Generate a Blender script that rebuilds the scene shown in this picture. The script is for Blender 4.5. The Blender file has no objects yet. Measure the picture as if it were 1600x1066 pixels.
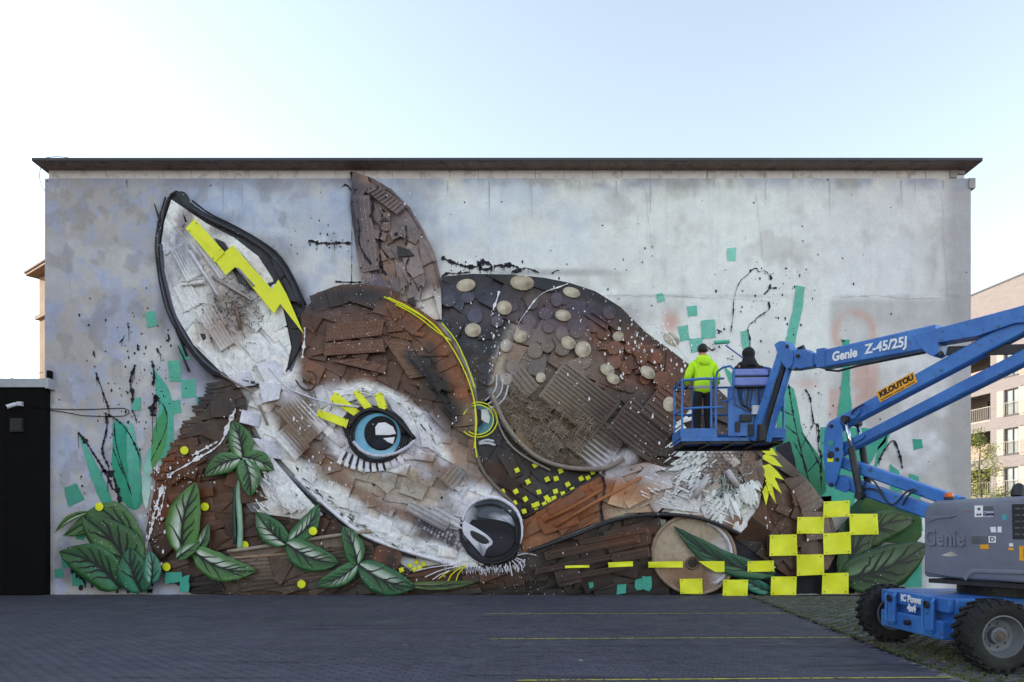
import bpy, bmesh, math, random
import numpy as np
from mathutils import Vector, Matrix
R = math.radians
rng = random.Random(11)
SC = bpy.context.scene
COL = SC.collection

# ------------------------------------------------------------------ camera
F = 1067.0; CH = 1.58; HZ = 833.0; WY = 17.5     # focal length in px of the 1600 px photo, eye height, horizon row, wall distance
cam_d = bpy.data.cameras.new('camera'); cam = bpy.data.objects.new('camera', cam_d); COL.objects.link(cam)
cam.location = (0, 0, CH); cam.rotation_euler = (R(90), 0, 0)
cam_d.sensor_width = 36; cam_d.lens = 36 * F / 1600; cam_d.shift_y = (HZ - 533) / 1600
cam_d.clip_start = .1; cam_d.clip_end = 3000
SC.camera = cam
# ------------------------------------------------------------------ sky and sun
SUN = Vector((-.985, .17, 0)).normalized(); ELEV = R(17)
w = bpy.data.worlds.new('World'); SC.world = w; w.use_nodes = True
nt = w.node_tree; nt.nodes.clear()
sky = nt.nodes.new('ShaderNodeTexSky'); sky.sky_type = 'NISHITA'; sky.sun_disc = False
sky.sun_elevation = ELEV; sky.sun_rotation = math.atan2(SUN.x, SUN.y)
sky.air_density = 1.4; sky.dust_density = 0.3; sky.ozone_density = 1.4; sky.altitude = 100
bg = nt.nodes.new('ShaderNodeBackground'); bg.inputs[1].default_value = .15
wo = nt.nodes.new('ShaderNodeOutputWorld')
hs = nt.nodes.new('ShaderNodeHueSaturation'); hs.inputs['Saturation'].default_value = .62      # thin high haze pales the whole sky evenly
nt.links.new(sky.outputs[0], hs.inputs['Color']); nt.links.new(hs.outputs[0], bg.inputs[0]); nt.links.new(bg.outputs[0], wo.inputs[0])
sd = bpy.data.lights.new('sun', 'SUN'); sd.energy = 2.0; sd.angle = R(.5); sd.color = (1, .92, .82)
so = bpy.data.objects.new('sun', sd); COL.objects.link(so)
sv = Vector((SUN.x * math.cos(ELEV), SUN.y * math.cos(ELEV), math.sin(ELEV)))
so.rotation_euler = sv.to_track_quat('Z', 'Y').to_euler(); so.location = sv * 60
SC.view_settings.view_transform = 'Standard'; SC.view_settings.look = 'None'
SC.view_settings.exposure = 1.42; SC.view_settings.gamma = 1; SC.view_settings.use_curve_mapping = False

# ------------------------------------------------------------------ helpers
COL_GAIN = (1.08, 1.05, 1.10)      # even gain on every colour: brighter, with a slight blue cast
def C(h):
    h = h.lstrip('#'); r = []
    for i in (0, 2, 4):
        c = int(h[i:i+2], 16) / 255
        r.append(c / 12.92 if c <= .04045 else ((c + .055) / 1.055) ** 2.4)
    return tuple(min(.93, a*k) for a, k in zip(r, COL_GAIN))
def W(px, py, off=0.0):                      # a spot on the mural wall, off metres in front of it
    d = WY - off
    return ((px - 800) * d / F, d, CH + (HZ - py) * d / F)
def ray(px, py, p0, n):                      # where the sight line meets a real plane of the machine
    d = Vector(((px - 800) / F, 1, (HZ - py) / F)); o = Vector((0, 0, CH)); n = Vector(n)
    return o + d * ((Vector(p0) - o).dot(n) / d.dot(n))
def ground(px, py):
    y = F * CH / (py - HZ); return ((px - 800) * y / F, y)

def setp(o, parent):
    if parent is not None:
        o.parent = parent
        if parent.type == 'EMPTY': o.matrix_parent_inverse = Matrix.Translation(-parent.location)
def tag(o, label=None, cat=None, group=None, kind=None):
    if label: o['label'] = label
    if cat: o['category'] = cat
    if group: o['group'] = group
    if kind: o['kind'] = kind
    return o
def empty(name, loc, label, cat, group=None):
    o = bpy.data.objects.new(name, None); o.empty_display_size = .2; o.location = loc
    COL.objects.link(o); return tag(o, label, cat, group)
def mk(name, V, Fc, mat, parent=None, cols=None, smooth=False):
    me = bpy.data.meshes.new(name); me.from_pydata([tuple(v) for v in V], [], Fc)
    if cols is not None:
        a = me.color_attributes.new('Col', 'FLOAT_COLOR', 'POINT')
        arr = np.ones((len(V), 4), np.float32); arr[:, :3] = np.array(cols, np.float32)[:, :3]
        a.data.foreach_set('color', arr.ravel())
    if smooth: me.polygons.foreach_set('use_smooth', [True] * len(me.polygons))
    me.materials.append(mat); me.update()
    o = bpy.data.objects.new(name, me); COL.objects.link(o); setp(o, parent); return o
class MB:
    """collects shapes into one mesh"""
    def __init__(s): s.v = []; s.f = []; s.c = []
    def add(s, V, Fc, col=(1, 1, 1)):
        b = len(s.v); s.v += [tuple(v) for v in V]; s.f += [tuple(b + i for i in f) for f in Fc]
        s.c += [col] * len(V) if not isinstance(col, list) else col
    def box(s, lo, hi, col=(1, 1, 1)):
        x0, y0, z0 = lo; x1, y1, z1 = hi
        s.add([(x0,y0,z0),(x1,y0,z0),(x1,y1,z0),(x0,y1,z0),(x0,y0,z1),(x1,y0,z1),(x1,y1,z1),(x0,y1,z1)], BOXF, col)
    def frame(s, o, ax, ay, az, lo, hi, col=(1, 1, 1)):
        o = Vector(o); ax, ay, az = Vector(ax), Vector(ay), Vector(az); V = []
        for z in (lo[2], hi[2]):
            for x, y in ((lo[0],lo[1]),(hi[0],lo[1]),(hi[0],hi[1]),(lo[0],hi[1])): V.append(o + ax*x + ay*y + az*z)
        s.add(V, BOXF, col)
    def beam(s, p0, p1, h, wd, side, col=(1, 1, 1), h1=None, ch=.0):
        p0, p1, side = Vector(p0), Vector(p1), Vector(side).normalized()
        d = (p1 - p0).normalized(); up = side.cross(d).normalized()
        if up.z < 0: up = -up
        h1 = h if h1 is None else h1; V = []
        c = min(ch, h*.3, wd*.3) if ch else 0
        prof = lambda hh: [(-wd/2+c,-hh/2),(wd/2-c,-hh/2),(wd/2,-hh/2+c),(wd/2,hh/2-c),(wd/2-c,hh/2),(-wd/2+c,hh/2),(-wd/2,hh/2-c),(-wd/2,-hh/2+c)] if c else [(-wd/2,-hh/2),(wd/2,-hh/2),(wd/2,hh/2),(-wd/2,hh/2)]
        for p, hh in ((p0, h), (p1, h1)):
            V += [p + side*a + up*b for a, b in prof(hh)]
        n = len(V)//2
        Fc = [tuple(range(n))[::-1], tuple(range(n, 2*n))] + [(i, (i+1) % n, n+(i+1) % n, n+i) for i in range(n)]
        s.add(V, Fc, col)
    def tube(s, pts, r, n=6, col=(1, 1, 1), r1=None, cap=True):
        pts = [Vector(p) for p in pts]; V = []; Fc = []; m = len(pts); ref = None
        for i, p in enumerate(pts):
            t = (pts[min(i+1, m-1)] - pts[max(i-1, 0)])
            t = t.normalized() if t.length > 1e-9 else Vector((0, 0, 1))
            if ref is None: ref = Vector((0, 0, 1)) if abs(t.z) < .9 else Vector((1, 0, 0))
            a = t.cross(ref)
            if a.length < 1e-5: a = t.cross(Vector((.3, 1, .2)))
            a.normalize(); b = t.cross(a).normalized(); ref = -b if False else a.cross(t).normalized()
            rr = r[i] if isinstance(r, (list, tuple)) else (r if r1 is None else r + (r1 - r)*i/max(1, m-1))
            for k in range(n):
                q = 2*math.pi*k/n; V.append(p + a*math.cos(q)*rr + b*math.sin(q)*rr)
        for i in range(m-1):
            for k in range(n):
                Fc.append((i*n+k, i*n+(k+1) % n, (i+1)*n+(k+1) % n, (i+1)*n+k))
        if cap: Fc += [tuple(range(n))[::-1], tuple(range((m-1)*n, m*n))]
        s.add(V, Fc, col)
    def lathe(s, o, axis, prof, n=24, col=(1, 1, 1)):
        o, axis = Vector(o), Vector(axis).normalized()
        a = axis.cross(Vector((0, 0, 1)));  a = a.normalized() if a.length > .01 else Vector((1, 0, 0)); b = axis.cross(a)
        V = []; Fc = []; m = len(prof)
        for k in range(n):
            q = 2*math.pi*k/n
            for r, h in prof: V.append(o + (a*math.cos(q) + b*math.sin(q))*r + axis*h)
        for k in range(n):
            for i in range(m-1):
                Fc.append((k*m+i, k*m+i+1, ((k+1) % n)*m+i+1, ((k+1) % n)*m+i))
        s.add(V, Fc, col)
    def build(s, name, mat, parent=None, smooth=False, cols=False):
        o = mk(name, s.v, s.f, mat, parent, s.c if cols else None, smooth)
        bm = bmesh.new(); bm.from_mesh(o.data); bmesh.ops.recalc_face_normals(bm, faces=bm.faces); bm.to_mesh(o.data); bm.free()
        return o
BOXF = [(3,2,1,0),(4,5,6,7),(0,1,5,4),(1,2,6,5),(2,3,7,6),(3,0,4,7)]
def bevel(o, wd, seg=2):
    bm = bmesh.new(); bm.from_mesh(o.data)
    es = [e for e in bm.edges if len(e.link_faces) == 2 and e.calc_face_angle(0) > .6]
    bmesh.ops.bevel(bm, geom=es, offset=wd, segments=seg, affect='EDGES', profile=.5, clamp_overlap=True)
    bm.to_mesh(o.data); bm.free(); return o
def smooth_angle(o, a=40):
    me = o.data; me.polygons.foreach_set('use_smooth', [True]*len(me.polygons))
    try: me.set_sharp_from_angle(angle=R(a))
    except Exception: pass
    return o
def lettering(name, text, size, o, ax, ay, mat, parent, depth=.003, bold=0.0, shear=0.0, align='CENTER', sx=1.0):
    cu = bpy.data.curves.new('t', 'FONT'); cu.body = text; cu.size = size; cu.extrude = depth; cu.offset = bold; cu.shear = shear
    cu.align_x = align; cu.align_y = 'CENTER'; cu.resolution_u = 3
    t = bpy.data.objects.new('t', cu); COL.objects.link(t)
    bpy.context.view_layer.update()
    me = bpy.data.meshes.new_from_object(t.evaluated_get(bpy.context.evaluated_depsgraph_get()))
    bpy.data.objects.remove(t); bpy.data.curves.remove(cu)
    ax, ay = Vector(ax).normalized(), Vector(ay).normalized(); az = ax.cross(ay); o = Vector(o)
    for v in me.vertices: v.co = o + ax*v.co.x*sx + ay*v.co.y + az*v.co.z
    me.name = name; me.materials.clear(); me.materials.append(mat)
    ob = bpy.data.objects.new(name, me); COL.objects.link(ob); setp(ob, parent); return ob

# value noise
_T = np.random.RandomState(5).rand(256, 256)
def vnoise(x, y):
    x = np.asarray(x, float); y = np.asarray(y, float)
    xi = np.floor(x).astype(int); yi = np.floor(y).astype(int); fx = x - xi; fy = y - yi
    fx = fx*fx*(3-2*fx); fy = fy*fy*(3-2*fy)
    g = lambda i, j: _T[i % 256, j % 256]
    return (g(xi,yi)*(1-fx)+g(xi+1,yi)*fx)*(1-fy)+(g(xi,yi+1)*(1-fx)+g(xi+1,yi+1)*fx)*fy
def fbm(x, y, o=4):
    s = 0; a = .5; t = 0
    for i in range(o): s = s + a*vnoise(x*2**i+17*i, y*2**i+31*i); t += a; a *= .55
    return s/t

# ------------------------------------------------------------------ materials
def newmat(name):
    m = bpy.data.materials.new(name); m.use_nodes = True; n = m.node_tree; p = n.nodes['Principled BSDF']; return m, n, p
def N(n, t, **k):
    x = n.nodes.new(t)
    for a, b in k.items():
        if a.startswith('i_'):
            x.inputs[int(a[2:])].default_value = b
        else: setattr(x, a, b)
    return x
def pos(n): return N(n, 'ShaderNodeNewGeometry').outputs['Position']
def noise(n, vec, scale, det=4, rough=.55):
    x = N(n, 'ShaderNodeTexNoise'); x.inputs['Scale'].default_value = scale; x.inputs['Detail'].default_value = det; x.inputs['Roughness'].default_value = rough
    n.links.new(vec, x.inputs['Vector']); return x.outputs['Fac']
def rmp(n, v, a, b, c0=(0,0,0,1), c1=(1,1,1,1)):
    x = N(n, 'ShaderNodeValToRGB'); x.color_ramp.elements[0].position = a; x.color_ramp.elements[1].position = b
    x.color_ramp.elements[0].color = c0; x.color_ramp.elements[1].color = c1; n.links.new(v, x.inputs[0]); return x.outputs[0]
def mixc(n, fac, a, b, mode='MIX'):
    x = N(n, 'ShaderNodeMix', data_type='RGBA', blend_type=mode)
    for s, v in ((x.inputs[0], fac), (x.inputs[6], a), (x.inputs[7], b)):
        if isinstance(v, (int, float)): s.default_value = v
        elif isinstance(v, tuple): s.default_value = v if len(v) == 4 else (*v, 1)
        else: n.links.new(v, s)
    return x.outputs[2]
def bump(n, p, h, st, dist=.01):
    b = N(n, 'ShaderNodeBump'); b.inputs['Strength'].default_value = st; b.inputs['Distance'].default_value = dist
    n.links.new(h, b.inputs['Height']); n.links.new(b.outputs[0], p.inputs['Normal'])
def speck(n, vec, scale, thr, keep):
    v = N(n, 'ShaderNodeTexVoronoi'); v.inputs['Scale'].default_value = scale; n.links.new(vec, v.inputs['Vector'])
    d = rmp(n, v.outputs['Distance'], thr*.7, thr, (1,1,1,1), (0,0,0,1))
    s = N(n, 'ShaderNodeSeparateColor'); n.links.new(v.outputs['Color'], s.inputs[0])
    k = rmp(n, s.outputs[0], keep, keep+.02, (1,1,1,1), (0,0,0,1))
    return mixc(n, 1.0, d, k, 'MULTIPLY')
def plain(name, col, rough=.6, var=.25, sc=6, metal=0, bmp=.15, dirt=None, spec=.5, coat=0):
    m, n, p = newmat(name); P = pos(n); c = C(col) if isinstance(col, str) else col
    nz = noise(n, P, sc); r = rmp(n, nz, .3, .7, tuple(x*(1-var) for x in c)+(1,), tuple(min(1, x*(1+var)) for x in c)+(1,))
    if dirt:
        d = rmp(n, noise(n, P, sc*.6, 6, .7), .52, .66); r = mixc(n, d, r, C(dirt))
    n.links.new(r, p.inputs['Base Color']); p.inputs['Roughness'].default_value = rough; p.inputs['Metallic'].default_value = metal
    p.inputs['Specular IOR Level'].default_value = spec; p.inputs['Coat Weight'].default_value = coat
    if bmp: bump(n, p, noise(n, P, sc*8), bmp)
    return m
def vcol(name, rough=.5, var=.3, sc=9, specks=True, bmp=.25, streak=True):
    """painted scrap: the sprayed colour of each piece with grime, brush marks and flicked paint"""
    m, n, p = newmat(name); P = pos(n)
    a = N(n, 'ShaderNodeAttribute', attribute_name='Col').outputs['Color']
    nz = rmp(n, noise(n, P, sc, 6, .65), .25, .75, (1-var,)*3+(1,), (1+var*.6,)*3+(1,))
    c = mixc(n, 1.0, a, nz, 'MULTIPLY')
    if streak:
        mp = N(n, 'ShaderNodeMapping'); mp.inputs['Scale'].default_value = (7, 7, 1.2); n.links.new(P, mp.inputs[0])
        st = rmp(n, noise(n, mp.outputs[0], 1.5, 5, .7), .56, .72)
        c = mixc(n, mixc(n, 1.0, st, (.35,.35,.35), 'MULTIPLY'), c, C('#2a262a'))
    if specks:
        big = rmp(n, noise(n, P, .45, 2), .47, .56)
        c = mixc(n, mixc(n, 1.0, speck(n, P, 17, .2, .22), big, 'MULTIPLY'), c, C('#e6e4ea'))
        c = mixc(n, speck(n, P, 14, .17, .16), c, C('#201d24'))
    n.links.new(c, p.inputs['Base Color'])
    n.links.new(rmp(n, noise(n, P, 4), .3, .7, (rough-.12,)*3+(1,), (rough+.15,)*3+(1,)), p.inputs['Roughness'])
    if bmp: bump(n, p, noise(n, P, 38, 5), bmp, .012)
    return m
SCRAP = vcol('painted_scrap')
PAINT = vcol('wall_paint', rough=.85, var=.2, sc=5, specks=False, bmp=.3, streak=False)
LEAFM = vcol('painted_leaf_sheet', rough=.42, var=.22, sc=6, specks=True, bmp=.15, streak=False)
YEL = plain('fluorescent_yellow_sheet', '#e6ea22', .45, .10, 3, bmp=.12)
BLK = plain('black_paint', '#1c1a20', .5, .3, 8)
WHT = plain('white_paint', '#e9e8ee', .55, .06, 8)
# ------------------------------------------------------------------ ground
XB = lambda y: 4.05 + .112*y            # edge between the paving and the grass pavers
def ground_mat():
    m, n, p = newmat('ground_earth'); P = pos(n)
    c = mixc(n, rmp(n, noise(n, P, .3, 6), .4, .6), C('#3f3d3a'), C('#4a4a40'))
    n.links.new(c, p.inputs['Base Color']); p.inputs['Roughness'].default_value = .95; bump(n, p, noise(n, P, 20), .4); return m
V = [(-900,-300,-.09),(900,-300,-.09),(900,1500,-.09),(-900,1500,-.09)]
tag(mk('ground', V, [(0,1,2,3)], ground_mat()), kind='structure')
# paving: interlocking concrete pavers, long side along the wall
def paver_mat():
    m, n, p = newmat('concrete_paver'); P = pos(n)
    a = N(n, 'ShaderNodeAttribute', attribute_name='Col').outputs['Color']
    big = rmp(n, noise(n, P, .35, 5, .6), .3, .7, (.78,.78,.8,1), (1.2,1.2,1.16,1))
    c = mixc(n, 1.0, a, big, 'MULTIPLY')
    mp = N(n, 'ShaderNodeMapping'); mp.inputs['Scale'].default_value = (.12, 1.1, 1); n.links.new(P, mp.inputs[0])
    c = mixc(n, mixc(n, 1., rmp(n, noise(n, mp.outputs[0], 1.6, 4), .5, .68), (.3,.3,.3), 'MULTIPLY'), c, C('#3a4540'))
    c = mixc(n, mixc(n, 1., rmp(n, noise(n, P, 2.2, 6, .7), .62, .72), (.35,.35,.35), 'MULTIPLY'), c, C('#1f1f26'))
    c = mixc(n, mixc(n, 1., rmp(n, noise(n, P, .8, 7, .75), .56, .64), (.6,.6,.6), 'MULTIPLY'), c, C('#55545c'))
    mp2 = N(n, 'ShaderNodeMapping'); mp2.inputs['Scale'].default_value = (.25, 2.2, 1); mp2.inputs['Rotation'].default_value = (0, 0, .25); n.links.new(P, mp2.inputs[0])
    c = mixc(n, mixc(n, 1., rmp(n, noise(n, mp2.outputs[0], 1.1, 5, .6), .58, .66), (.75,.75,.75), 'MULTIPLY'), c, C('#25252d'))
    c = mixc(n, speck(n, P, 1.3, .05, .3), c, C('#8d8c86')); c = mixc(n, speck(n, P, 3.7, .05, .35), c, C('#77766f'))
    n.links.new(c, p.inputs['Base Color'])
    n.links.new(rmp(n, noise(n, P, 1.2, 4), .3, .7, (.62,)*3+(1,), (.85,)*3+(1,)), p.inputs['Roughness'])
    bump(n, p, noise(n, P, 70, 4), .35, .004); return m
PAVER = paver_mat()
sand = plain('joint_sand', '#77766f', .95, .3, 9, dirt='#3f4a35')
bed = MB(); bed.box((-14.5, 2, -.08), (XB(8), 17.6, -.012)); paving = tag(bed.build('paving', sand), kind='structure')
L, Wd, g = .2, .1, .007
zz = [(0,0),(.25,.014),(.5,0),(.75,-.014),(1,0)]
def paver_shape():
    bot = [(a*(L-g)-(L-g)/2, -Wd/2+g/2+b) for a, b in zz]; top = [(a*(L-g)-(L-g)/2, Wd/2-g/2+b) for a, b in zz]
    return bot + top[::-1]
PS = paver_shape(); nP = len(PS)
def paver_geo(x, y, z):
    Vt = [(x+a*.975, y+b*.96, z) for a, b in PS] + [(x+a, y+b, z-.004) for a, b in PS] + [(x+a, y+b, -.03) for a, b in PS]
    Fc = [tuple(range(nP))] + [(k*nP+(i+1) % nP, k*nP+i, (k+1)*nP+i, (k+1)*nP+(i+1) % nP) for k in (0, 1) for i in range(nP)]
    return Vt, Fc
PVC = ['#43414f', '#474553', '#3f3d4b', '#454451', '#4a4856', '#3d3b48']
shared = []
for i in range(8):
    Vt, Fc = paver_geo(0, 0, 0.0); c = C(rng.choice(PVC)); o = mk('paver', Vt, Fc, PAVER, cols=[c]*len(Vt)); shared.append(o.data); bpy.data.objects.remove(o)
near = []; mbv = []; mbf = []; mbc = []; row = 0; y = 5.0; cand = []
while y < 17.45:
    x = -14.2 + (row % 2)*.1
    while x < XB(y) - .12:
        if abs(x) < y*.80 + 1: cand.append((x, y))
        x += L
    y += Wd; row += 1
vis = sorted([c for c in cand if c[1] > 7.25 and abs(c[0]) < c[1]*.74], key=lambda c: c[1])[:300]; vs = set(vis)
for x, y in vis:
    o = bpy.data.objects.new('paver', rng.choice(shared)); COL.objects.link(o); o.location = (x, y, rng.uniform(-.003, .002)); o.parent = paving
for x, y in cand:
    if (x, y) in vs: continue
    Vt, Fc = paver_geo(x, y, rng.uniform(-.003, .002)); b = len(mbv); mbv += Vt; mbf += [tuple(b+i for i in f) for f in Fc]; mbc += [C(rng.choice(PVC))]*len(Vt)
tag(mk('paver_field', mbv, mbf, PAVER, paving, mbc), kind='stuff')
# yellow bay lines
yl = plain('worn_line_paint', '#b9b23e', .8, .3, 12, dirt='#4a4b45')
for (xa, ya, xb, yb, wl) in ((-.52, 13.3, 5.45, 13.42, .05), (-.32, 10.16, 5.12, 10.32, .05), (.05, 7.30, 4.8, 7.46, .045)):
    b = MB(); k = 40
    for i in range(k):
        a0, a1 = i/k, (i+1)/k - rng.choice((0, 0, .004)); j = rng.uniform(.85, 1.1)*wl/2
        p = [(xa+(xb-xa)*a, ya+(yb-ya)*a) for a in (a0, a1)]
        b.add([(p[0][0],p[0][1]-j,.006),(p[1][0],p[1][1]-j,.006),(p[1][0],p[1][1]+j,.006),(p[0][0],p[0][1]+j,.006)], [(0,1,2,3)])
    tag(b.build('bay_line', yl, paving))
# paler gutter course along the wall foot
gm = plain('gutter_concrete', '#4d4c53', .9, .2, 6); gs = MB()
x = -11.9
while x < 5.8:
    l = .5; gs.box((x, 17.18, -.03), (x+l-.006, 17.42, .004+rng.uniform(-.001,.002))); x += l
gs.build('gutter_slabs', gm, paving)
# grass pavers: concrete blocks with grass growing in wide joints
gbed = MB(); gbed.add([(XB(2)+.02,2,-.03),(16,2,-.03),(16,17.6,-.03),(XB(17.6)+.02,17.6,-.03)], [(0,1,2,3)])
soil = plain('soil', '#2e2b22', .95, .35, 10)
gp = tag(gbed.build('grass_paving', soil), kind='structure')
bv = []; bf = []; bc = []; gcand = []
bcol = ['#55565a', '#5d5d60', '#4b4c50', '#66666a']
def gblock(x, y, z=0, s=1):
    a, b = .085, .045
    Vt = [(x-a+.006,y-b+.006,z),(x+a-.006,y-b+.006,z),(x+a-.006,y+b-.006,z),(x-a+.006,y+b-.006,z),(x-a,y-b,z-.008),(x+a,y-b,z-.008),(x+a,y+b,z-.008),(x-a,y+b,z-.008),(x-a,y-b,-.03),(x+a,y-b,-.03),(x+a,y+b,-.03),(x-a,y+b,-.03)]
    Fc = [(0,1,2,3)] + [(k+(i), k+4+i, k+4+(i+1) % 4, k+(i+1) % 4) for k in (0, 4) for i in range(4)]
    return Vt, [f[::-1] if len(f) == 4 and f[0] != 0 or f == (0,4,5,1) else f for f in Fc]
row = 0; y = 5.4
while y < 17.4:
    x = XB(y) + .14 + (row % 2)*.12
    while x < y*.78 + .6:
        gcand.append((x, y)); x += .24
    y += .15; row += 1
gsh = []
for i in range(4):
    Vt, Fc = gblock(0, 0); o = mk('paving_block', Vt, Fc, PAVER, cols=[C(rng.choice(bcol))]*len(Vt)); gsh.append(o.data); bpy.data.objects.remove(o)
gvis = sorted([c for c in gcand if c[1] > 7 and c[0] < c[1]*.75], key=lambda c: c[1])[:300]; gvs = set(gvis)
for x, y in gvis:
    o = bpy.data.objects.new('paving_block', rng.choice(gsh)); COL.objects.link(o); o.location = (x, y, rng.uniform(-.006, .0)); o.parent = gp
for x, y in gcand:
    if (x, y) in gvs: continue
    Vt, Fc = gblock(x, y, rng.uniform(-.006, 0)); b = len(bv); bv += Vt; bf += [tuple(b+i for i in f) for f in Fc]; bc += [C(rng.choice(bcol))]*len(Vt)
tag(mk('block_field', bv, bf, PAVER, gp, bc), kind='stuff')
gv = []; gf = []; gc = []
GC = [C('#4b5a28'), C('#586630'), C('#666b3a'), C('#3d4c22'), C('#7a7248'), C('#5a5030'), C('#55653a')]
for i in range(52000):
    y = 5.6 + 11.85*rng.random()**.85; x = XB(y) - abs(rng.gauss(0,.05))*(rng.random() < .2) + rng.random()**1.1*(y*.76 + .8 - XB(y))
    r_ = (y-5.4)/.15; fy = abs(r_ - round(r_)); fx = ((x - XB(y) - .14 - (round(r_) % 2)*.12)/.24) % 1; fx = min(fx, 1-fx)
    dens = fbm(x*.9, y*.9, 3)
    if fy < .3 and fx < .36 and rng.random() > (.35 if y > 10.5 and dens > .42 else .12): continue
    if dens < .38 and rng.random() < .6: continue
    h = rng.uniform(.008, .026)*(.8+dens); a = rng.random()*6.28; wd = rng.uniform(.004, .008); lx, ly = rng.gauss(0, .014), rng.gauss(0, .014)
    b = len(gv); gv += [(x-math.cos(a)*wd, y-math.sin(a)*wd, -.02), (x+math.cos(a)*wd, y+math.sin(a)*wd, -.02), (x+lx, y+ly, h)]
    gf.append((b, b+1, b+2)); gc += [rng.choice(GC)]*3
gm_ = vcol('grass_blade', rough=.7, var=.2, sc=3, specks=False, bmp=0, streak=False)
tag(mk('grass', gv, gf, gm_, None, gc), 'short patchy grass growing in the joints of the grass pavers', 'grass', kind='stuff')
# a few leaves and litter on the grass edge
lv = MB()
for i in range(260):
    y = rng.uniform(7.2, 17.2); x = XB(y) + rng.gauss(.5, .7) if rng.random() < .7 else rng.uniform(-9, 9)
    if x < XB(y) and rng.random() < .75: continue
    s = rng.uniform(.008, .022); a = rng.random()*6.28; z = .008 if x < XB(y) else .03
    lv.add([(x+s*math.cos(a+k*1.57)*(1 if k % 2 else .6), y+s*math.sin(a+k*1.57)*(1 if k % 2 else .6), z+rng.uniform(0,.01)) for k in range(4)], [(0,1,2,3)], C(rng.choice(['#8d8b80','#7a6a48','#a8a69c','#5c4a30','#6f8a3a'])))
tag(lv.build('fallen_leaves', PAINT, cols=True), 'scattered pale bits of leaf litter along the grass edge', 'leaf litter', kind='stuff')

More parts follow.
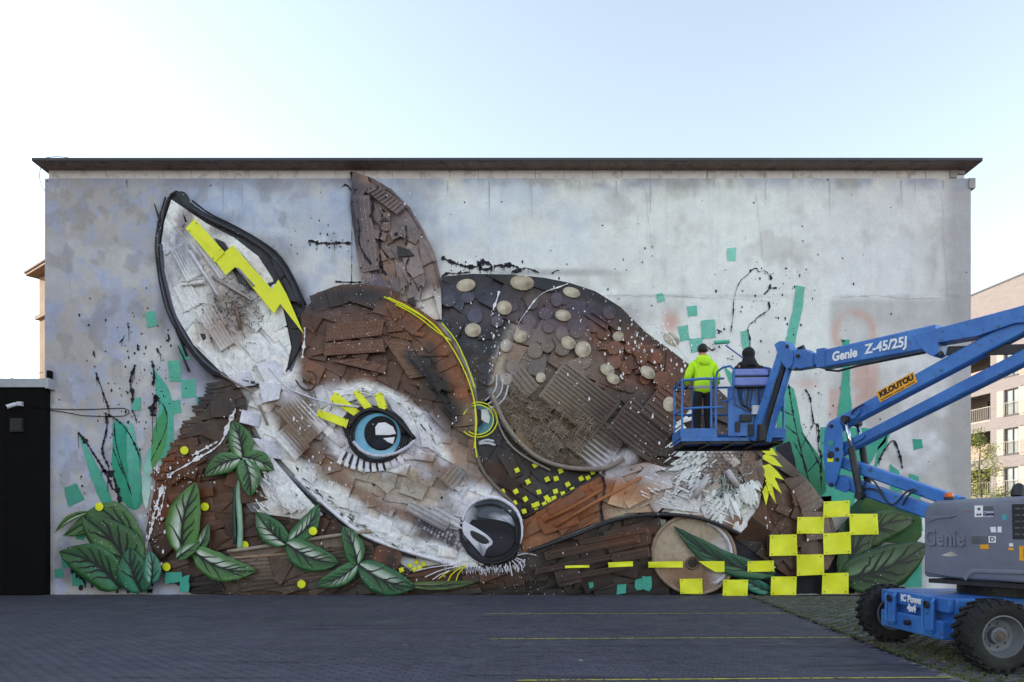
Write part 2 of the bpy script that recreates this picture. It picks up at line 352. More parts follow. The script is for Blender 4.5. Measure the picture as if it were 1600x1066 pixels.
# ------------------------------------------------------------------ the painted building
bld = empty('painted_building', (0, WY, 0), 'tall grey plastered building whose end wall carries the fawn mural', 'building')
X0, X1 = W(70, 0)[0], W(1517, 0)[0]; ZT = W(0, 279)[2]; BK = 33.0
def wall_colour(px, py):
    px = np.asarray(px, float); py = np.asarray(py, float)
    c3 = lambda h: np.array(C(h))
    t = np.clip((px-70)/700, 0, 1)[..., None]
    base = c3('#bdbabd')*(1-t) + c3('#f4f2f5')*t
    t2 = np.clip((px-1180)/330, 0, 1)[..., None]; base = base*(1-t2) + c3('#dbd7da')*t2
    def ov(mask, col, k):
        nonlocal base
        m = (np.clip(mask, 0, 1)*k)[..., None]; base = base*(1-m) + c3(col)*m
    n1 = fbm(px/95, py/70, 5); n2 = fbm(px/60+40, py/55+9, 5); n3 = fbm(px/150+3, py/120+70, 4); n4 = fbm(px/26+8, py/34+5, 4)
    lf = np.clip((620-px)/500, 0, 1)
    ov((n1-.47)*14*(.12+lf), '#a8a19b', .5)                     # bare brownish plaster
    ov(np.clip((430-py)/120,0,1)*np.clip((px-200)/120,0,1)*np.clip((1150-px)/250,0,1)*np.clip((n3-.3)*5,0,1), '#bccde8', .6)
    ov(np.clip((n2-.54)*16,0,1)*np.clip((900-px)/700+.1, 0, 1), '#a9b5d8', .5)
    ov(np.clip((fbm(px/18+5, py/24+50, 5)-.56)*16,0,1)*np.clip((700-px)/400, 0, 1), '#a3b0d4', .4)   # blue paint left over
    ov((n4-.58)*16*(.2+lf), '#8f8a88', .4)
    ov((n3-.5)*5*np.clip((px-700)/400, 0, 1), '#f8f7f8', .7)    # whitewashed
    ov(np.clip((n2-.58)*9, 0, 1)*np.clip((px-800)/200, 0, 1), '#c3beba', .5)
    # repainted rectangle at the right, grey below it
    rect = np.clip((px-1292)/12, 0, 1)*np.clip((1462-px)/25, 0, 1)*np.clip((py-350)/40, 0, 1)*np.clip((466-py)/8, 0, 1)
    ov(rect, '#ebebeb', .6)
    ov(np.clip((px-1292)/10, 0, 1)*np.clip((py-464)/8, 0, 1)*np.clip((560-py)/60, 0, 1), '#b5b1af', .6)
    ov(np.clip((px-1470)/20, 0, 1), '#aaa8a9', .7)
    ov(np.clip((px-1290)/60,0,1)*np.clip((py-560)/50,0,1)*np.clip((n1-.45)*8,0,1), '#b0aaa6', .55)
    ov(np.clip((300-py)/16, 0, 1)*np.clip((n4-.38)*5, 0, 1), '#a9b2cf', .6)
    ov(np.clip((300-py)/10, 0, 1)*np.clip((n2-.5)*9, 0, 1), '#9a918e', .4)
    ov(np.clip(1-np.abs(py-463)/3, 0, 1)*(px > 950)*np.clip((n4-.4)*5, 0, 1), '#8d8a8c', .5)
    # salmon ghosts of an older picture
    d = np.hypot((px-1335)/38, (py-520)/38); ov(np.clip(1-np.abs(d-.8)*3.2, 0, 1)*(py < 545)*np.clip((n4-.3)*5, 0, 1), '#d3a596', .7)
    ov(np.clip((px-1330)/8, 0, 1)*np.clip((1378-px)/10, 0, 1)*np.clip((py-555)/20, 0, 1)*np.clip((660-py)/40, 0, 1)*np.clip((n4-.35)*6, 0, 1), '#d3a596', .65)
    ov(np.clip((px-1292)/6,0,1)*np.clip((1318-px)/8,0,1)*np.clip((py-600)/15,0,1)*np.clip((665-py)/15,0,1), '#cf9f92', .6)
    ov(np.clip(1.3-np.hypot((px-1048)/20, (py-503)/26)*1.3, 0, 1), '#d6a493', .8)
    ov(np.clip(1.2-np.hypot((px-1260)/30, (py-600)/14)*1.3, 0, 1), '#d6b0a2', .6)
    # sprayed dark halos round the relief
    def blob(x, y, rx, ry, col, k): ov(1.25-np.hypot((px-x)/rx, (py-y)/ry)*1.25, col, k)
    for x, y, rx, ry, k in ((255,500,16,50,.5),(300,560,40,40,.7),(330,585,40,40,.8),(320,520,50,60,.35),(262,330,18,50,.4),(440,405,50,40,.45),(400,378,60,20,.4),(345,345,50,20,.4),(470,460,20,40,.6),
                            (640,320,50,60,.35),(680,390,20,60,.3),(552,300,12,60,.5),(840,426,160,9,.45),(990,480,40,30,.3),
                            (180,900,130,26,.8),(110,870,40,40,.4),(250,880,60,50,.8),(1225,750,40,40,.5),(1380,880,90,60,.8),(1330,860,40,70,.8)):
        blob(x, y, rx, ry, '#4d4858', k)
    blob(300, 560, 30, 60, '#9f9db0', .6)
    for x, y, rx, ry, k in ((240,560,50,60,.5),(200,610,60,50,.4),(1150,600,120,90,.35),(760,400,120,22,.35)): blob(x, y, rx, ry, '#d9d7d8', k)
    blob(1400, 900, 70, 40, '#4f9c88', .5); blob(1430, 900, 40, 30, '#c5c8c8', .4)
    return base
nx, nz = 520, 236
PX = np.linspace(70, 1517, nx); PY = np.linspace(279, HZ + CH*F/WY, nz); gx, gy = np.meshgrid(PX, PY)
wc = wall_colour(gx, gy).reshape(-1, 3)
relief = (fbm(gx/40, gy/40, 3)-.5)*.016
Vw = [((px-800)*WY/F, WY + relief[j, i], CH+(HZ-py)*WY/F) for j, py in enumerate(PY) for i, px in enumerate(PX)]
Fw = [(j*nx+i, (j+1)*nx+i, (j+1)*nx+i+1, j*nx+i+1) for j in range(nz-1) for i in range(nx-1)]
b = len(Vw); Vw += [(X0,WY+.01,-.05),(X1,WY+.01,-.05),(X1,BK,-.05),(X0,BK,-.05),(X0,WY+.01,ZT),(X1,WY+.01,ZT),(X1,BK,ZT),(X0,BK,ZT)]
Fw += [(b+1,b+2,b+6,b+5),(b+2,b+3,b+7,b+6),(b+3,b,b+4,b+7)]
wc = np.vstack([wc, np.tile(np.array(C('#a09c98')), (8, 1))])
def plaster():
    m, n, p = newmat('old_plaster'); P = pos(n)
    a = N(n, 'ShaderNodeAttribute', attribute_name='Col').outputs['Color']
    c = mixc(n, 1., a, rmp(n, noise(n, P, 2.2, 8, .68), .3, .7, (.88,.88,.89,1), (1.08,1.08,1.07,1)), 'MULTIPLY')
    c = mixc(n, 1., c, rmp(n, noise(n, P, 16, 6, .7), .3, .72, (.9,.9,.9,1), (1.05,1.05,1.05,1)), 'MULTIPLY')
    mp = N(n, 'ShaderNodeMapping'); mp.inputs['Scale'].default_value = (2.6, 1, .16); n.links.new(P, mp.inputs[0])
    c = mixc(n, mixc(n, 1., rmp(n, noise(n, mp.outputs[0], 1.4, 6, .7), .54, .76), (.2,.2,.2), 'MULTIPLY'), c, C('#85807e'))
    c = mixc(n, speck(n, P, 3.1, .09, .25), c, C('#55525a'))
    c = mixc(n, mixc(n, 1., rmp(n, noise(n, P, 5.5, 8, .75), .63, .68), (.28,.28,.28), 'MULTIPLY'), c, C('#8f8a87'))
    n.links.new(c, p.inputs['Base Color']); p.inputs['Roughness'].default_value = .92; p.inputs['Specular IOR Level'].default_value = .25
    h = mixc(n, .5, noise(n, P, 30, 6, .7), noise(n, P, 3.5, 6, .6)); bump(n, p, h, .45, .02); return m
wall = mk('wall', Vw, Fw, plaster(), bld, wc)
tag(wall, 'plastered wall with whitewash, blue leftovers and teal paint marks')
wall.data.polygons.foreach_set('use_smooth', [i < (nx-1)*(nz-1) for i in range(len(wall.data.polygons))])
pl = plain('grey_plaster', '#a3a1a1', .9, .2, 3, dirt='#86807d')
m_ = MB(); m_.box((X1-.06, WY-.03, ZT-.26), (X1+.1, WY+1.2, ZT-.002)); m_.build('ledge', pl, bld)
# course of white blocks under the eave
blk = plain('white_block', '#e6e2e5', .85, .08, 4, dirt='#b5aeab'); joint = plain('block_joint', '#6d686a', .95, .2, 10)
zb0, zb1 = ZT, W(0, 264.5)[2] + .05
m_ = MB(); m_.box((W(75,0)[0]+.03, WY+.05, zb0-.02), (W(1508,0)[0]-.03, BK-.1, zb1)); course = m_.build('block_course', joint, bld)
x = W(75, 0)[0]; bl = .735; xe = W(1508, 0)[0]
while x < xe - .1:
    l = min(rng.choice((bl, bl, bl, bl*.62 if rng.random() < .2 else bl)), xe-x); m_ = MB(); dy = rng.uniform(0, .006)
    m_.box((x+.004, WY+.015+dy, zb0+.008), (x+l-rng.choice((.006, .008, .02 if rng.random() < .3 else .006)), WY+.2, zb1+.01)); m_.build('block', blk, course); x += l
# roof slab with overhang
OV = .42; xr0, xr1 = (50-800)*(WY-OV)/F, (1535-800)*(WY-OV)/F; zs = 10.885
soff = plain('soffit_board', '#7d6c60', .8, .2, 5, dirt='#5f5046'); fas = plain('dark_fascia', '#3b3a3e', .6, .2, 5); felt = plain('roof_felt', '#54524f', .9, .2, 3)
m_ = MB(); m_.box((xr0+.02, WY-OV+.02, zs), (xr1-.02, BK+.4, zs+.05)); roof = m_.build('roof', soff, bld)
m_ = MB(); m_.box((xr0, WY-OV-.012, zs+.006), (xr1, WY-OV+.018, zs+.075)); m_.build('fascia', fas, roof)
for xa, xb in ((xr0-.012, xr0+.018), (xr1-.018, xr1+.012)):
    m_ = MB(); m_.box((xa, WY-OV+.02, zs+.006), (xb, BK+.4, zs+.075)); m_.build('fascia', fas, roof)
m_ = MB(); m_.box((xr0+.02, WY-OV+.02, zs+.052), (xr1-.02, BK+.4, zs+.07)); m_.build('roof_felt', felt, roof)
x = xr0 + 2.2
while x < xr1 - .5:
    m_ = MB(); m_.box((x, WY-OV+.02, zs-.004), (x+.012, WY+.1, zs-.001)); m_.build('board_joint', fas, roof); x += 2.35
m_ = MB(); p = W(1478, 250, -.6); m_.tube([(p[0], p[1], zs+.06), (p[0], p[1], zs+.42)], .012); m_.build('lightning_rod', pl, roof)
m_ = MB(); m_.tube([(xr0+.5+.45*math.cos(a), WY-OV+.2, zs+.09+.13*math.sin(a)) for a in np.linspace(0, math.pi, 9)], .008)
m_.tube([(xr0+.08-.1*math.sin(a), WY-OV+.25+.1*i/8, zs+.05-.62*i/8) for i, a in enumerate(np.linspace(0, math.pi, 9))], .008); m_.build('conductor_wire', fas, roof)
m_ = MB(); m_.box((W(1484,0)[0], WY-.03, zb0+.01), (W(1494,0)[0], WY+.1, zb1)); m_.box((W(1497,0)[0], WY-.05, zb0+.1), (W(1506,0)[0], WY+.1, zb0+.17)); m_.build('vent_pipe', pl, bld)
# strip of dirt and dead leaves along the foot of the wall
m_ = MB()
for i in range(420):
    x = rng.uniform(X0, 6); s = rng.uniform(.01, .04); m_.add([(x+s*math.cos(a+k*2.1), WY-.02-rng.random()*.08+s*.5*math.sin(a+k*2.1), .006+rng.random()*.02) for k, a in ((0,1.),(1,1.),(2,1.))], [(0,1,2)], C(rng.choice(['#7d7358','#5b5138','#8a8470','#3f4a2a'])))
tag(m_.build('wall_foot_litter', PAINT, cols=True), 'thin line of dirt and dry litter along the wall foot', 'litter', kind='stuff')
# ------------------------------------------------------------------ dark annex at the left
ann = empty('dark_annex', (-14, 17.3, 0), 'black low annex with pale metal coping left of the mural wall', 'building')
dark = plain('black_cladding', '#0b0a0d', .8, .3, 4, spec=.15); copm = plain('pale_metal_coping', '#a7adb4', .45, .08, 4, metal=.3)
za = W(0, 604, .2)[2]; xa = W(70.5, 0, .2)[0]
m_ = MB(); m_.box((-34, 17.32, -.02), (xa, 24, za-.03)); aw = m_.build('wall', dark, ann)
x = xa
while x > -16:
    m_ = MB(); m_.box((x-.985, 17.295, .03), (x-.005 if x < xa else x-.002, 17.318, za-.035)); m_.build('cladding_panel', dark, aw); x -= .99
m_ = MB(); m_.box((-34, 17.24, za-.028), (W(75,0,.26)[0], 24.05, za+.19)); cp = m_.build('coping', copm, ann)
m_ = MB(); m_.box((W(70.8,0,.26)[0], 17.225, za-.06), (W(76,0,.26)[0], 17.6, za+.2)); m_.build('coping_end', copm, cp)
m_ = MB(); m_.box((W(71,0,.2)[0], 17.34, za+.2), (W(75.5,0,.2)[0], 17.47, za+.42)); m_.build('cable_box', dark, cp)
m_ = MB(); m_.tube([(-14,17.5,za+.28),(-12.9,17.5,za+.24),(W(71,0)[0],17.4,za+.38)], .006); m_.build('cable', dark, cp)
a, b2 = W(18, 654, .2), W(38, 675, .2)
m_ = MB(); m_.box((a[0], 17.24, b2[2]), (b2[0], 17.294, a[2])); m_.box((a[0]+.03, 17.225, b2[2]+.03), (b2[0]-.03, 17.24, a[2]-.03)); m_.build('junction_box', plain('charcoal_plastic', '#1d1c20', .5), ann)
sc = empty('security_camera', W(30, 632, .2), 'small white security camera under the annex coping', 'camera')
sw = plain('white_plastic', '#c4c6cc', .4, .05)
p = Vector(W(30, 631, .28)); m_ = MB(); m_.box((p.x-.06, 17.2, p.z-.05), (p.x+.06, 17.294, p.z+.05)); m_.build('mount', sw, sc)
m_ = MB(); q = Vector((p.x-.03, 17.15, p.z-.02)); m_.tube([q, q+Vector((-.13,-.15,-.1))], .05, 10); bd = m_.build('housing', sw, sc)
m_ = MB(); m_.tube([q+Vector((-.131,-.151,-.101)), q+Vector((-.136,-.156,-.104))], .036, 10); m_.build('lens', dark, bd)
cw = empty('wall_cable', W(70, 638, .02), 'thin dark cable looping from the annex camera across the plaster', 'cable')
m_ = MB(); m_.tube([Vector(W(px, py, o)) for px, py, o in ((34,630,.24),(50,636,.23),(71,638.5,.22),(80,639,.03),(117,640,.03),(150,639.5,.03),(180,638,.03),(194,638,.03),(201,641,.03),(201,646,.03),(194,650,.03),(170,651,.03),(130,649.5,.03),(100,644,.03),(72,640,.03))], .010, 5); m_.build('cable', dark, cw)
m_ = MB(); p = W(117, 637, 0); m_.box((p[0]-.012, WY-.045, p[2]-.04), (p[0]+.012, WY+.02, p[2]+.03)); m_.build('clip', sw, cw)
# ------------------------------------------------------------------ old tan house far behind, at the left edge
th = empty('tan_house', (-19, 31, 0), 'sunlit tan house with wide eaves peeping past the left wall edge', 'house')
tanm = plain('tan_render', '#a8937c', .9, .15, 2); eav = plain('eave_wood', '#9c8060', .8, .15, 3); tile = plain('roof_tile', '#80604c', .8, .2, 4)
hx = (61.5-800)*30/F; d1 = Vector((.8,-.6,0)); nn = Vector((-.6,-.8,0)); P0 = Vector((hx, 30, 0)); zt = CH+(HZ-434)*30/F
m_ = MB(); m_.frame(P0, d1, -nn, (0,0,1), (-.02,0,0), (9,9,zt)); m_.build('wall', tanm, th)
m_ = MB(); m_.frame(P0, d1, -nn, (0,0,1), (-.25,-.45,zt), (9.4,9.4,zt+.1)); m_.build('eave', eav, th)
m_ = MB(); m_.frame(P0, d1, -nn, (0,0,1), (-.3,-.5,zt+.101), (9.5,9.5,zt+.18)); m_.build('roof', tile, th)
zc = CH+(HZ-497)*30/F; m_ = MB(); m_.frame(P0, d1, -nn, (0,0,1), (-.1,-.14,zc-.1), (9.1,-.001,zc+.06)); m_.build('cornice', tanm, th)
# unseen block added out of frame at the left to keep the lot in shade
nb = empty('shade_block', (-33, 12, 0), 'tall pale block added out of view on the left to shade the lot', 'building')
m_ = MB(); m_.box((-44, -3, 0), (-25, 26, 16)); nw = m_.build('wall', tanm, nb)
m_ = MB(); m_.box((-44.2, -3.2, 16.0), (-24.8, 26.2, 16.3)); m_.build('roof', felt, nb)
glass = plain('window_glass', '#2a3038', .12, .1, 1, bmp=0)
for k in range(4):
    for j in range(6):
        m_ = MB(); y0 = -1+j*4.6; m_.box((-25.001, y0, 2+k*3), (-24.96, y0+1.4, 3.7+k*3)); m_.build('window', glass, nb)
# ------------------------------------------------------------------ apartment block at the right, in the sun
ap = empty('apartment_block', (37, 50, 0), 'sunlit pinkish apartment block with balconies behind the boom lift', 'building')
apm = plain('pale_brick_cladding', '#c3aba0', .9, .08, 2); app = plain('cream_panel', '#b3a797', .85, .05, 2); fr = plain('dark_window_frame', '#4b4a4c', .5, .1)
glz = plain('curtained_glass', '#9aa39f', .15, .25, 1.2, bmp=0); rail_m = plain('pale_railing', '#a89e8e', .6, .05); balc = plain('balcony_panel', '#a8917f', .8, .08, 2)
def brickm():
    m, n, p = newmat('brick_cladding'); P = pos(n); br = N(n, 'ShaderNodeTexBrick'); mp = N(n, 'ShaderNodeMapping'); mp.inputs['Rotation'].default_value = (R(90), 0, R(90)); n.links.new(P, mp.inputs[0]); 
    sp = N(n, 'ShaderNodeSeparateXYZ'); n.links.new(P, sp.inputs[0]); cb = N(n, 'ShaderNodeCombineXYZ'); n.links.new(sp.outputs[1], cb.inputs[0]); n.links.new(sp.outputs[2], cb.inputs[1]); n.links.new(cb.outputs[0], br.inputs['Vector'])
    br.inputs['Color1'].default_value = (*C('#8b827c'), 1); br.inputs['Color2'].default_value = (*C('#827973'), 1); br.inputs['Mortar'].default_value = (*C('#968e88'), 1)
    br.inputs['Scale'].default_value = 1; br.inputs['Brick Width'].default_value = .5; br.inputs['Row Height'].default_value = .12; br.inputs['Mortar Size'].default_value = .012
    n.links.new(br.outputs[0], p.inputs['Base Color']); p.inputs['Roughness'].default_value = .9; return m
apb = brickm()
nf = Vector((-1, -.16, 0)).normalized(); df = Vector((.16, -1, 0)).normalized()   # outward, along towards the camera
A0 = Vector((44.46-.16*70, 70, 0)); uY = lambda Y: (70-Y)/abs(df.y)
U1 = uY(33); zroof = 20.1; fl = 2.86
def fb(m, u0, u1, z0, z1, d0, d1): m.frame(A0, df, nf, (0,0,1), (u0, d0, z0), (u1, d1, z1))
cols = []   # (u0,u1,type)
u = uY(51.66) - 6*4.0
tops = [6.41+fl*k for k in range(-2, 5)]
holes = []
k0 = -5
for k in range(-4, 4):
    s = k*5.2
    cols.append((uY(54.3)+s, uY(51.66)+s, 'b')); cols.append((uY(50.48)+s, uY(49.33)+s, 'w'))
# wall as piers and spandrels so that openings are real
m_ = MB(); cols = [c for c in sorted(cols) if c[0] > .3 and c[1] < U1-.3]
edge = 0.0
for u0, u1, t in cols:
    fb(m_, edge, u0, 0, zroof, -.35, 0); edge = u1
    zz_ = 0.0
    for tp in tops:
        z1 = tp + (.05 if t == 'b' else 0); z0 = z1 - (2.0 if t == 'b' else 1.9)
        if z0 > zz_: fb(m_, u0, u1, zz_, z0, -.35, 0)
        zz_ = z1
    fb(m_, u0, u1, zz_, zroof, -.35, 0)
fb(m_, edge, U1, 0, zroof, -.35, 0)
wl = m_.build('wall', apb, ap)
m_ = MB(); fb(m_, 0, U1, 0, zroof-.01, -12, -1.9); fb(m_, 0, .3, 0, zroof-.02, -1.9, -.35); fb(m_, U1-.3, U1, 0, zroof-.02, -1.9, -.35); m_.build('core', app, ap)
m_ = MB(); fb(m_, -.1, U1+.1, zroof, zroof+.12, -12.1, .06); m_.build('roof', fr, ap)
for u0, u1, t in cols:
    for tp in tops:
        if t == 'w':
            z0, z1 = tp-1.9, tp
            if z0 < 0: continue
            m_ = MB(); fb(m_, u0+.002, u1-.002, z0+.002, z1-.002, -.26, -.22); wn = m_.build('window', glz, ap)
            m_ = MB()
            for a, b_, c, d in ((u0, u0+.06, z0, z1), (u1-.06, u1, z0, z1), (u0+.06, u1-.06, z0, z0+.07), (u0+.06, u1-.06, z1-.07, z1), ((u0+u1)/2-.03, (u0+u1)/2+.03, z0+.07, z1-.07)): fb(m_, a+.001, b_-.001, c+.001, d-.001, -.22, -.14)
            m_.build('frame', fr, wn)
            m_ = MB(); fb(m_, u0-.03, u1+.03, z0-.08, z0-.002, -.1, .05); m_.build('sill', fr, wn)
            m_ = MB(); fb(m_, u0+.02, u1-.02, z0+.9, z0+.94, .005, .03)
            for q in np.linspace(u0+.04, u1-.06, 7): fb(m_, q, q+.025, z0+.05, z0+.9, .006, .028)
            m_.build('window_railing', rail_m, ap)
            for a, b_ in ((u0-.62, u0-.06), (u1+.06, u1+.62)):
                m_ = MB(); fb(m_, a, b_, z0-.02, z1, .003, .02); m_.build('shutter_panel', app, ap)
        else:
            z1 = tp+.05; z0 = z1-2.0
            if z0 < 0: continue
            m_ = MB(); fb(m_, u0, u1, z0-.12, z0-.003, -1.9, .02); bs = m_.build('balcony', app, ap)
            m_ = MB()
            if round(tp*10) % 3 == 0:
                fb(m_, u0+.01, u1-.01, z0+.02, z0+1.0, .0, .04)
            else:
                fb(m_, u0+.01, u1-.01, z0+.95, z0+1.0, .0, .04)
                for q in np.linspace(u0+.03, u1-.06, 16): fb(m_, q, q+.03, z0, z0+.95, .004, .03)
            m_.build('railing', balc if round(tp*10) % 3 == 0 else rail_m, bs)
            m_ = MB(); fb(m_, u0+.5, u1-.6, z0, z1-.2, -1.89, -1.84); m_.build('balcony_door', fr, bs)
# slim tree in front of it
def tree(name, base, h, spread, n, label, cols_, seed):
    r2 = random.Random(seed); t = empty(name, base, label, 'tree'); b = Vector(base); m = MB(); tips = []
    m.tube([b, b+Vector((.1,0,h*.35)), b+Vector((-.05,.1,h*.7)), b+Vector((.05,0,h))], [.11,.085,.05,.02], 7)
    for i in range(16):
        z = h*(.2+.75*i/16); a = r2.random()*6.28; l = spread*(1.05-.6*i/16)*r2.uniform(.7,1.1); s = b+Vector((0,0,z)); e = s+Vector((math.cos(a)*l, math.sin(a)*l, l*.7)); m.tube([s, (s+e)/2+Vector((0,0,-.05)), e], [.035,.022,.008], 5); tips += [s+(e-s)*q for q in (.45,.65,.85,1)]
    m.build('trunk', plain('bark', '#6d5f50', .9), t)
    v = []; f = []; c = []
    for i in range(n):
        q = r2.choice(tips)+Vector((r2.gauss(0,.28), r2.gauss(0,.28), r2.gauss(0,.28))); s = r2.uniform(.05,.11); ax = Vector((r2.gauss(0,1), r2.gauss(0,1), r2.gauss(0,1))).normalized(); ay = ax.orthogonal().normalized(); k = len(v)
        v += [q-ax*s, q+ay*s*.5, q+ax*s, q-ay*s*.5]; f.append((k,k+1,k+2,k+3)); c += [C(r2.choice(cols_))]*4
    mk('crown', v, f, gm_, t, c)
tree('slim_tree', (30.9, 45, 0), 8.6, 1.5, 3400, 'slim yellow green tree beside the apartment block balconies', ['#7f8a3c','#93984a','#6b7a35','#a5a45a'], 4)
tree('slim_tree', (33.6, 46.5, 0), 4.6, 1.2, 1800, 'low olive shrub-like tree at the foot of the apartment block', ['#5f6b34','#777f40','#4d5a2c'], 9)
# ------------------------------------------------------------------ the mural: flat paint on the plaster
def seg_d(px, py, pts):
    best = 1e9
    for (x1, y1), (x2, y2) in zip(pts, pts[1:]):
        dx, dy = x2-x1, y2-y1; t = max(0., min(1., ((px-x1)*dx+(py-y1)*dy)/(dx*dx+dy*dy))); best = min(best, math.hypot(px-x1-dx*t, py-y1-dy*t))
    return best
def blend(base, blobs, strokes=()):
    """sprayed colour: soft blobs, then brush strokes (points, half width, colour, strength)"""
    base = np.array(C(base)); bl = [(x, y, rx, ry, np.array(C(c)), k) for x, y, rx, ry, c, k in blobs]; st = [(q, r, np.array(C(c)), k) for q, r, c, k in strokes]
    def f(px, py):
        c = base.copy()
        for x, y, rx, ry, cc, k in bl:
            d = math.hypot((px-x)/rx, (py-y)/ry); wgt = k*max(0., min(1., (1.3-d)/.6)); c = c*(1-wgt)+cc*wgt
        for q, r, cc, k in st:
            d = seg_d(px, py, q)/r; wgt = k*max(0., min(1., (1.35-d)/.7)); c = c*(1-wgt)+cc*wgt
        return c
    return f
HM = np.zeros((1066, 1600), np.float32)           # relief height in metres, kept while pieces go up
def inpoly(poly, xs, ys):
    r = np.zeros(xs.shape, bool); n = len(poly)
    for i in range(n):
        x1, y1 = poly[i]; x2, y2 = poly[(i+1) % n]
        if y1 == y2: continue
        c = ((y1 > ys) != (y2 > ys)) & (xs < (x2-x1)*(ys-y1)/(y2-y1)+x1); r ^= c
    return r
def stamp(poly, off):
    xs = [p[0] for p in poly]; ys = [p[1] for p in poly]
    x0, x1, y0, y1 = int(max(0, min(xs))), int(min(1599, max(xs)+1)), int(max(0, min(ys))), int(min(1065, max(ys)+1))
    if x1 <= x0 or y1 <= y0: return
    gx, gy = np.meshgrid(np.arange(x0, x1+1), np.arange(y0, y1+1)); m = inpoly(poly, gx+.01, gy+.01)
    s = HM[y0:y1+1, x0:x1+1]; s[m] = np.maximum(s[m], off)
def hmax(poly, lo=False):
    xs = [p[0] for p in poly]; ys = [p[1] for p in poly]
    x0, x1, y0, y1 = int(min(xs)), int(max(xs)+1), int(min(ys)), int(max(ys)+1)
    gx, gy = np.meshgrid(np.arange(x0, x1+1), np.arange(y0, y1+1)); m = inpoly(poly, gx+.01, gy+.01)
    s = HM[y0:y1+1, x0:x1+1][m]
    return float(np.percentile(s, 60 if lo else 98)) if s.size else 0.
def hat(x, y):
    x, y = int(round(x)), int(round(y)); return float(HM[max(0,y-1):y+2, max(0,x-1):x+2].max())
def area(p): return sum(p[i][0]*p[(i+1) % len(p)][1]-p[(i+1) % len(p)][0]*p[i][1] for i in range(len(p)))/2
TINTS = [(1,1,1), (1,1,1), (1,1,1), (1.12,.98,.86), (.93,.95,1.06), (1.05,1,.94), (.96,.98,1.03), (1.16,.97,.8)]
def piece(name, parent, poly, off, th=.03, tilt=(0, 0), bev=1.1, col=None, mat=None, tint=None, dome=.004, rec=True):
    if area(poly) > 0: poly = poly[::-1]
    n = len(poly); cx = sum(p[0] for p in poly)/n; cy = sum(p[1] for p in poly)/n
    rad = max(3., math.sqrt(abs(area(poly))/3.14)); s = max(.55, 1-bev/rad); t = tint if tint is not None else rng.uniform(.8, 1.18)
    V = []; cs = []; tv = np.array(rng.choice(TINTS))*t if (tint is None and callable(col)) else t
    if tint is None and callable(col):
        lum = float(np.mean(col(cx, cy))); kk = max(.3, min(1, 1.35-lum*1.9)); tv = (1+(tv-1)*kk)*min(1., max(.5, (lum/.26)**.28))
    ga, gk = rng.random()*6.283, (rng.uniform(-.22, .22) if tint is None else 0); gx_, gy_ = math.cos(ga)*gk/rad, math.sin(ga)*gk/rad
    def put(x, y, o):
        o2 = max(.006, o+tilt[0]*(x-cx)/61+tilt[1]*(y-cy)/61); V.append(W(x, y, o2))
        if callable(col): cs.append(np.minimum(.95, np.asarray(col(x, y))*tv*max(.5, 1+gx_*(x-cx)+gy_*(y-cy))))
        elif col is not None: cs.append(np.minimum(1, np.asarray(col)*t))
    P2 = []
    for i in range(n):
        a, b = poly[i], poly[(i+1) % n]; k = max(1, min(4, int(math.hypot(b[0]-a[0], b[1]-a[1])/9))) if callable(col) else 1
        P2 += [(a[0]+(b[0]-a[0])*q/k, a[1]+(b[1]-a[1])*q/k) for q in range(k)]
    m = len(P2); rings = [(1, -th), (1, -.008), (s, 0)]+([(s*.55, dome*.5)] if rad > 9 and callable(col) else [])
    for f_, o_ in rings:
        for x, y in P2: put(cx+(x-cx)*f_, cy+(y-cy)*f_, off+o_)
    put(cx, cy, off+dome); nr = len(rings)
    Fc = [((nr-1)*m+i, (nr-1)*m+(i+1) % m, nr*m) for i in range(m)]
    for k in range(nr-1): Fc += [(k*m+i, k*m+(i+1) % m, (k+1)*m+(i+1) % m, (k+1)*m+i) for i in range(m)]
    if rec: stamp(poly, off+min(.05, (abs(tilt[0])+abs(tilt[1]))*rad*.6/61))
    return mk(name, V, Fc, mat or SCRAP, parent, cs if col is not None else None)
def flat(name, parent, poly, col, off=None, mat=None, rag=.8):
    """a patch of paint lying on whatever is under it"""
    P2 = []
    for i in range(len(poly)):
        a, b = poly[i], poly[(i+1) % len(poly)]; k = max(1, int(math.hypot(b[0]-a[0], b[1]-a[1])/7))
        for j in range(k): P2.append((a[0]+(b[0]-a[0])*j/k+rng.uniform(-rag,rag), a[1]+(b[1]-a[1])*j/k+rng.uniform(-rag,rag)))
    if area(P2) > 0: P2 = P2[::-1]
    o = off if off is not None else max(.012, hmax(poly, True)+.012)
    c = col if callable(col) else (lambda x, y, cc=np.array(C(col)): cc)
    return mk(name, [W(x, y, o) for x, y in P2], [tuple(range(len(P2)))], mat or PAINT, parent, [c(x, y) for x, y in P2])
def ribbon(mb, pts, wd, col, lift=.012, wob=.35, drape=True, step=4):
    Q = []
    for i in range(len(pts)-1):
        a, b = pts[i], pts[i+1]; k = max(1, int(math.hypot(b[0]-a[0], b[1]-a[1])/step))
        for j in range(k): Q.append((a[0]+(b[0]-a[0])*j/k, a[1]+(b[1]-a[1])*j/k))
    Q.append(pts[-1]); n = len(Q); V = []; Fc = []
    for i, (x, y) in enumerate(Q):
        a, b = Q[max(0, i-1)], Q[min(n-1, i+1)]; dx, dy = b[0]-a[0], b[1]-a[1]; l = math.hypot(dx, dy) or 1
        ww = (wd(i/max(1, n-1)) if callable(wd) else wd)*(1+rng.uniform(-wob, wob))/2
        for s in (-1, 1):
            xx, yy = x-dy/l*ww*s, y+dx/l*ww*s; V.append(W(xx, yy, (hat(xx, yy) if drape else 0)+lift))
    for i in range(n-1): Fc.append((2*i, 2*i+1, 2*i+3, 2*i+2))
    mb.add(V, Fc, C(col) if isinstance(col, str) else col)
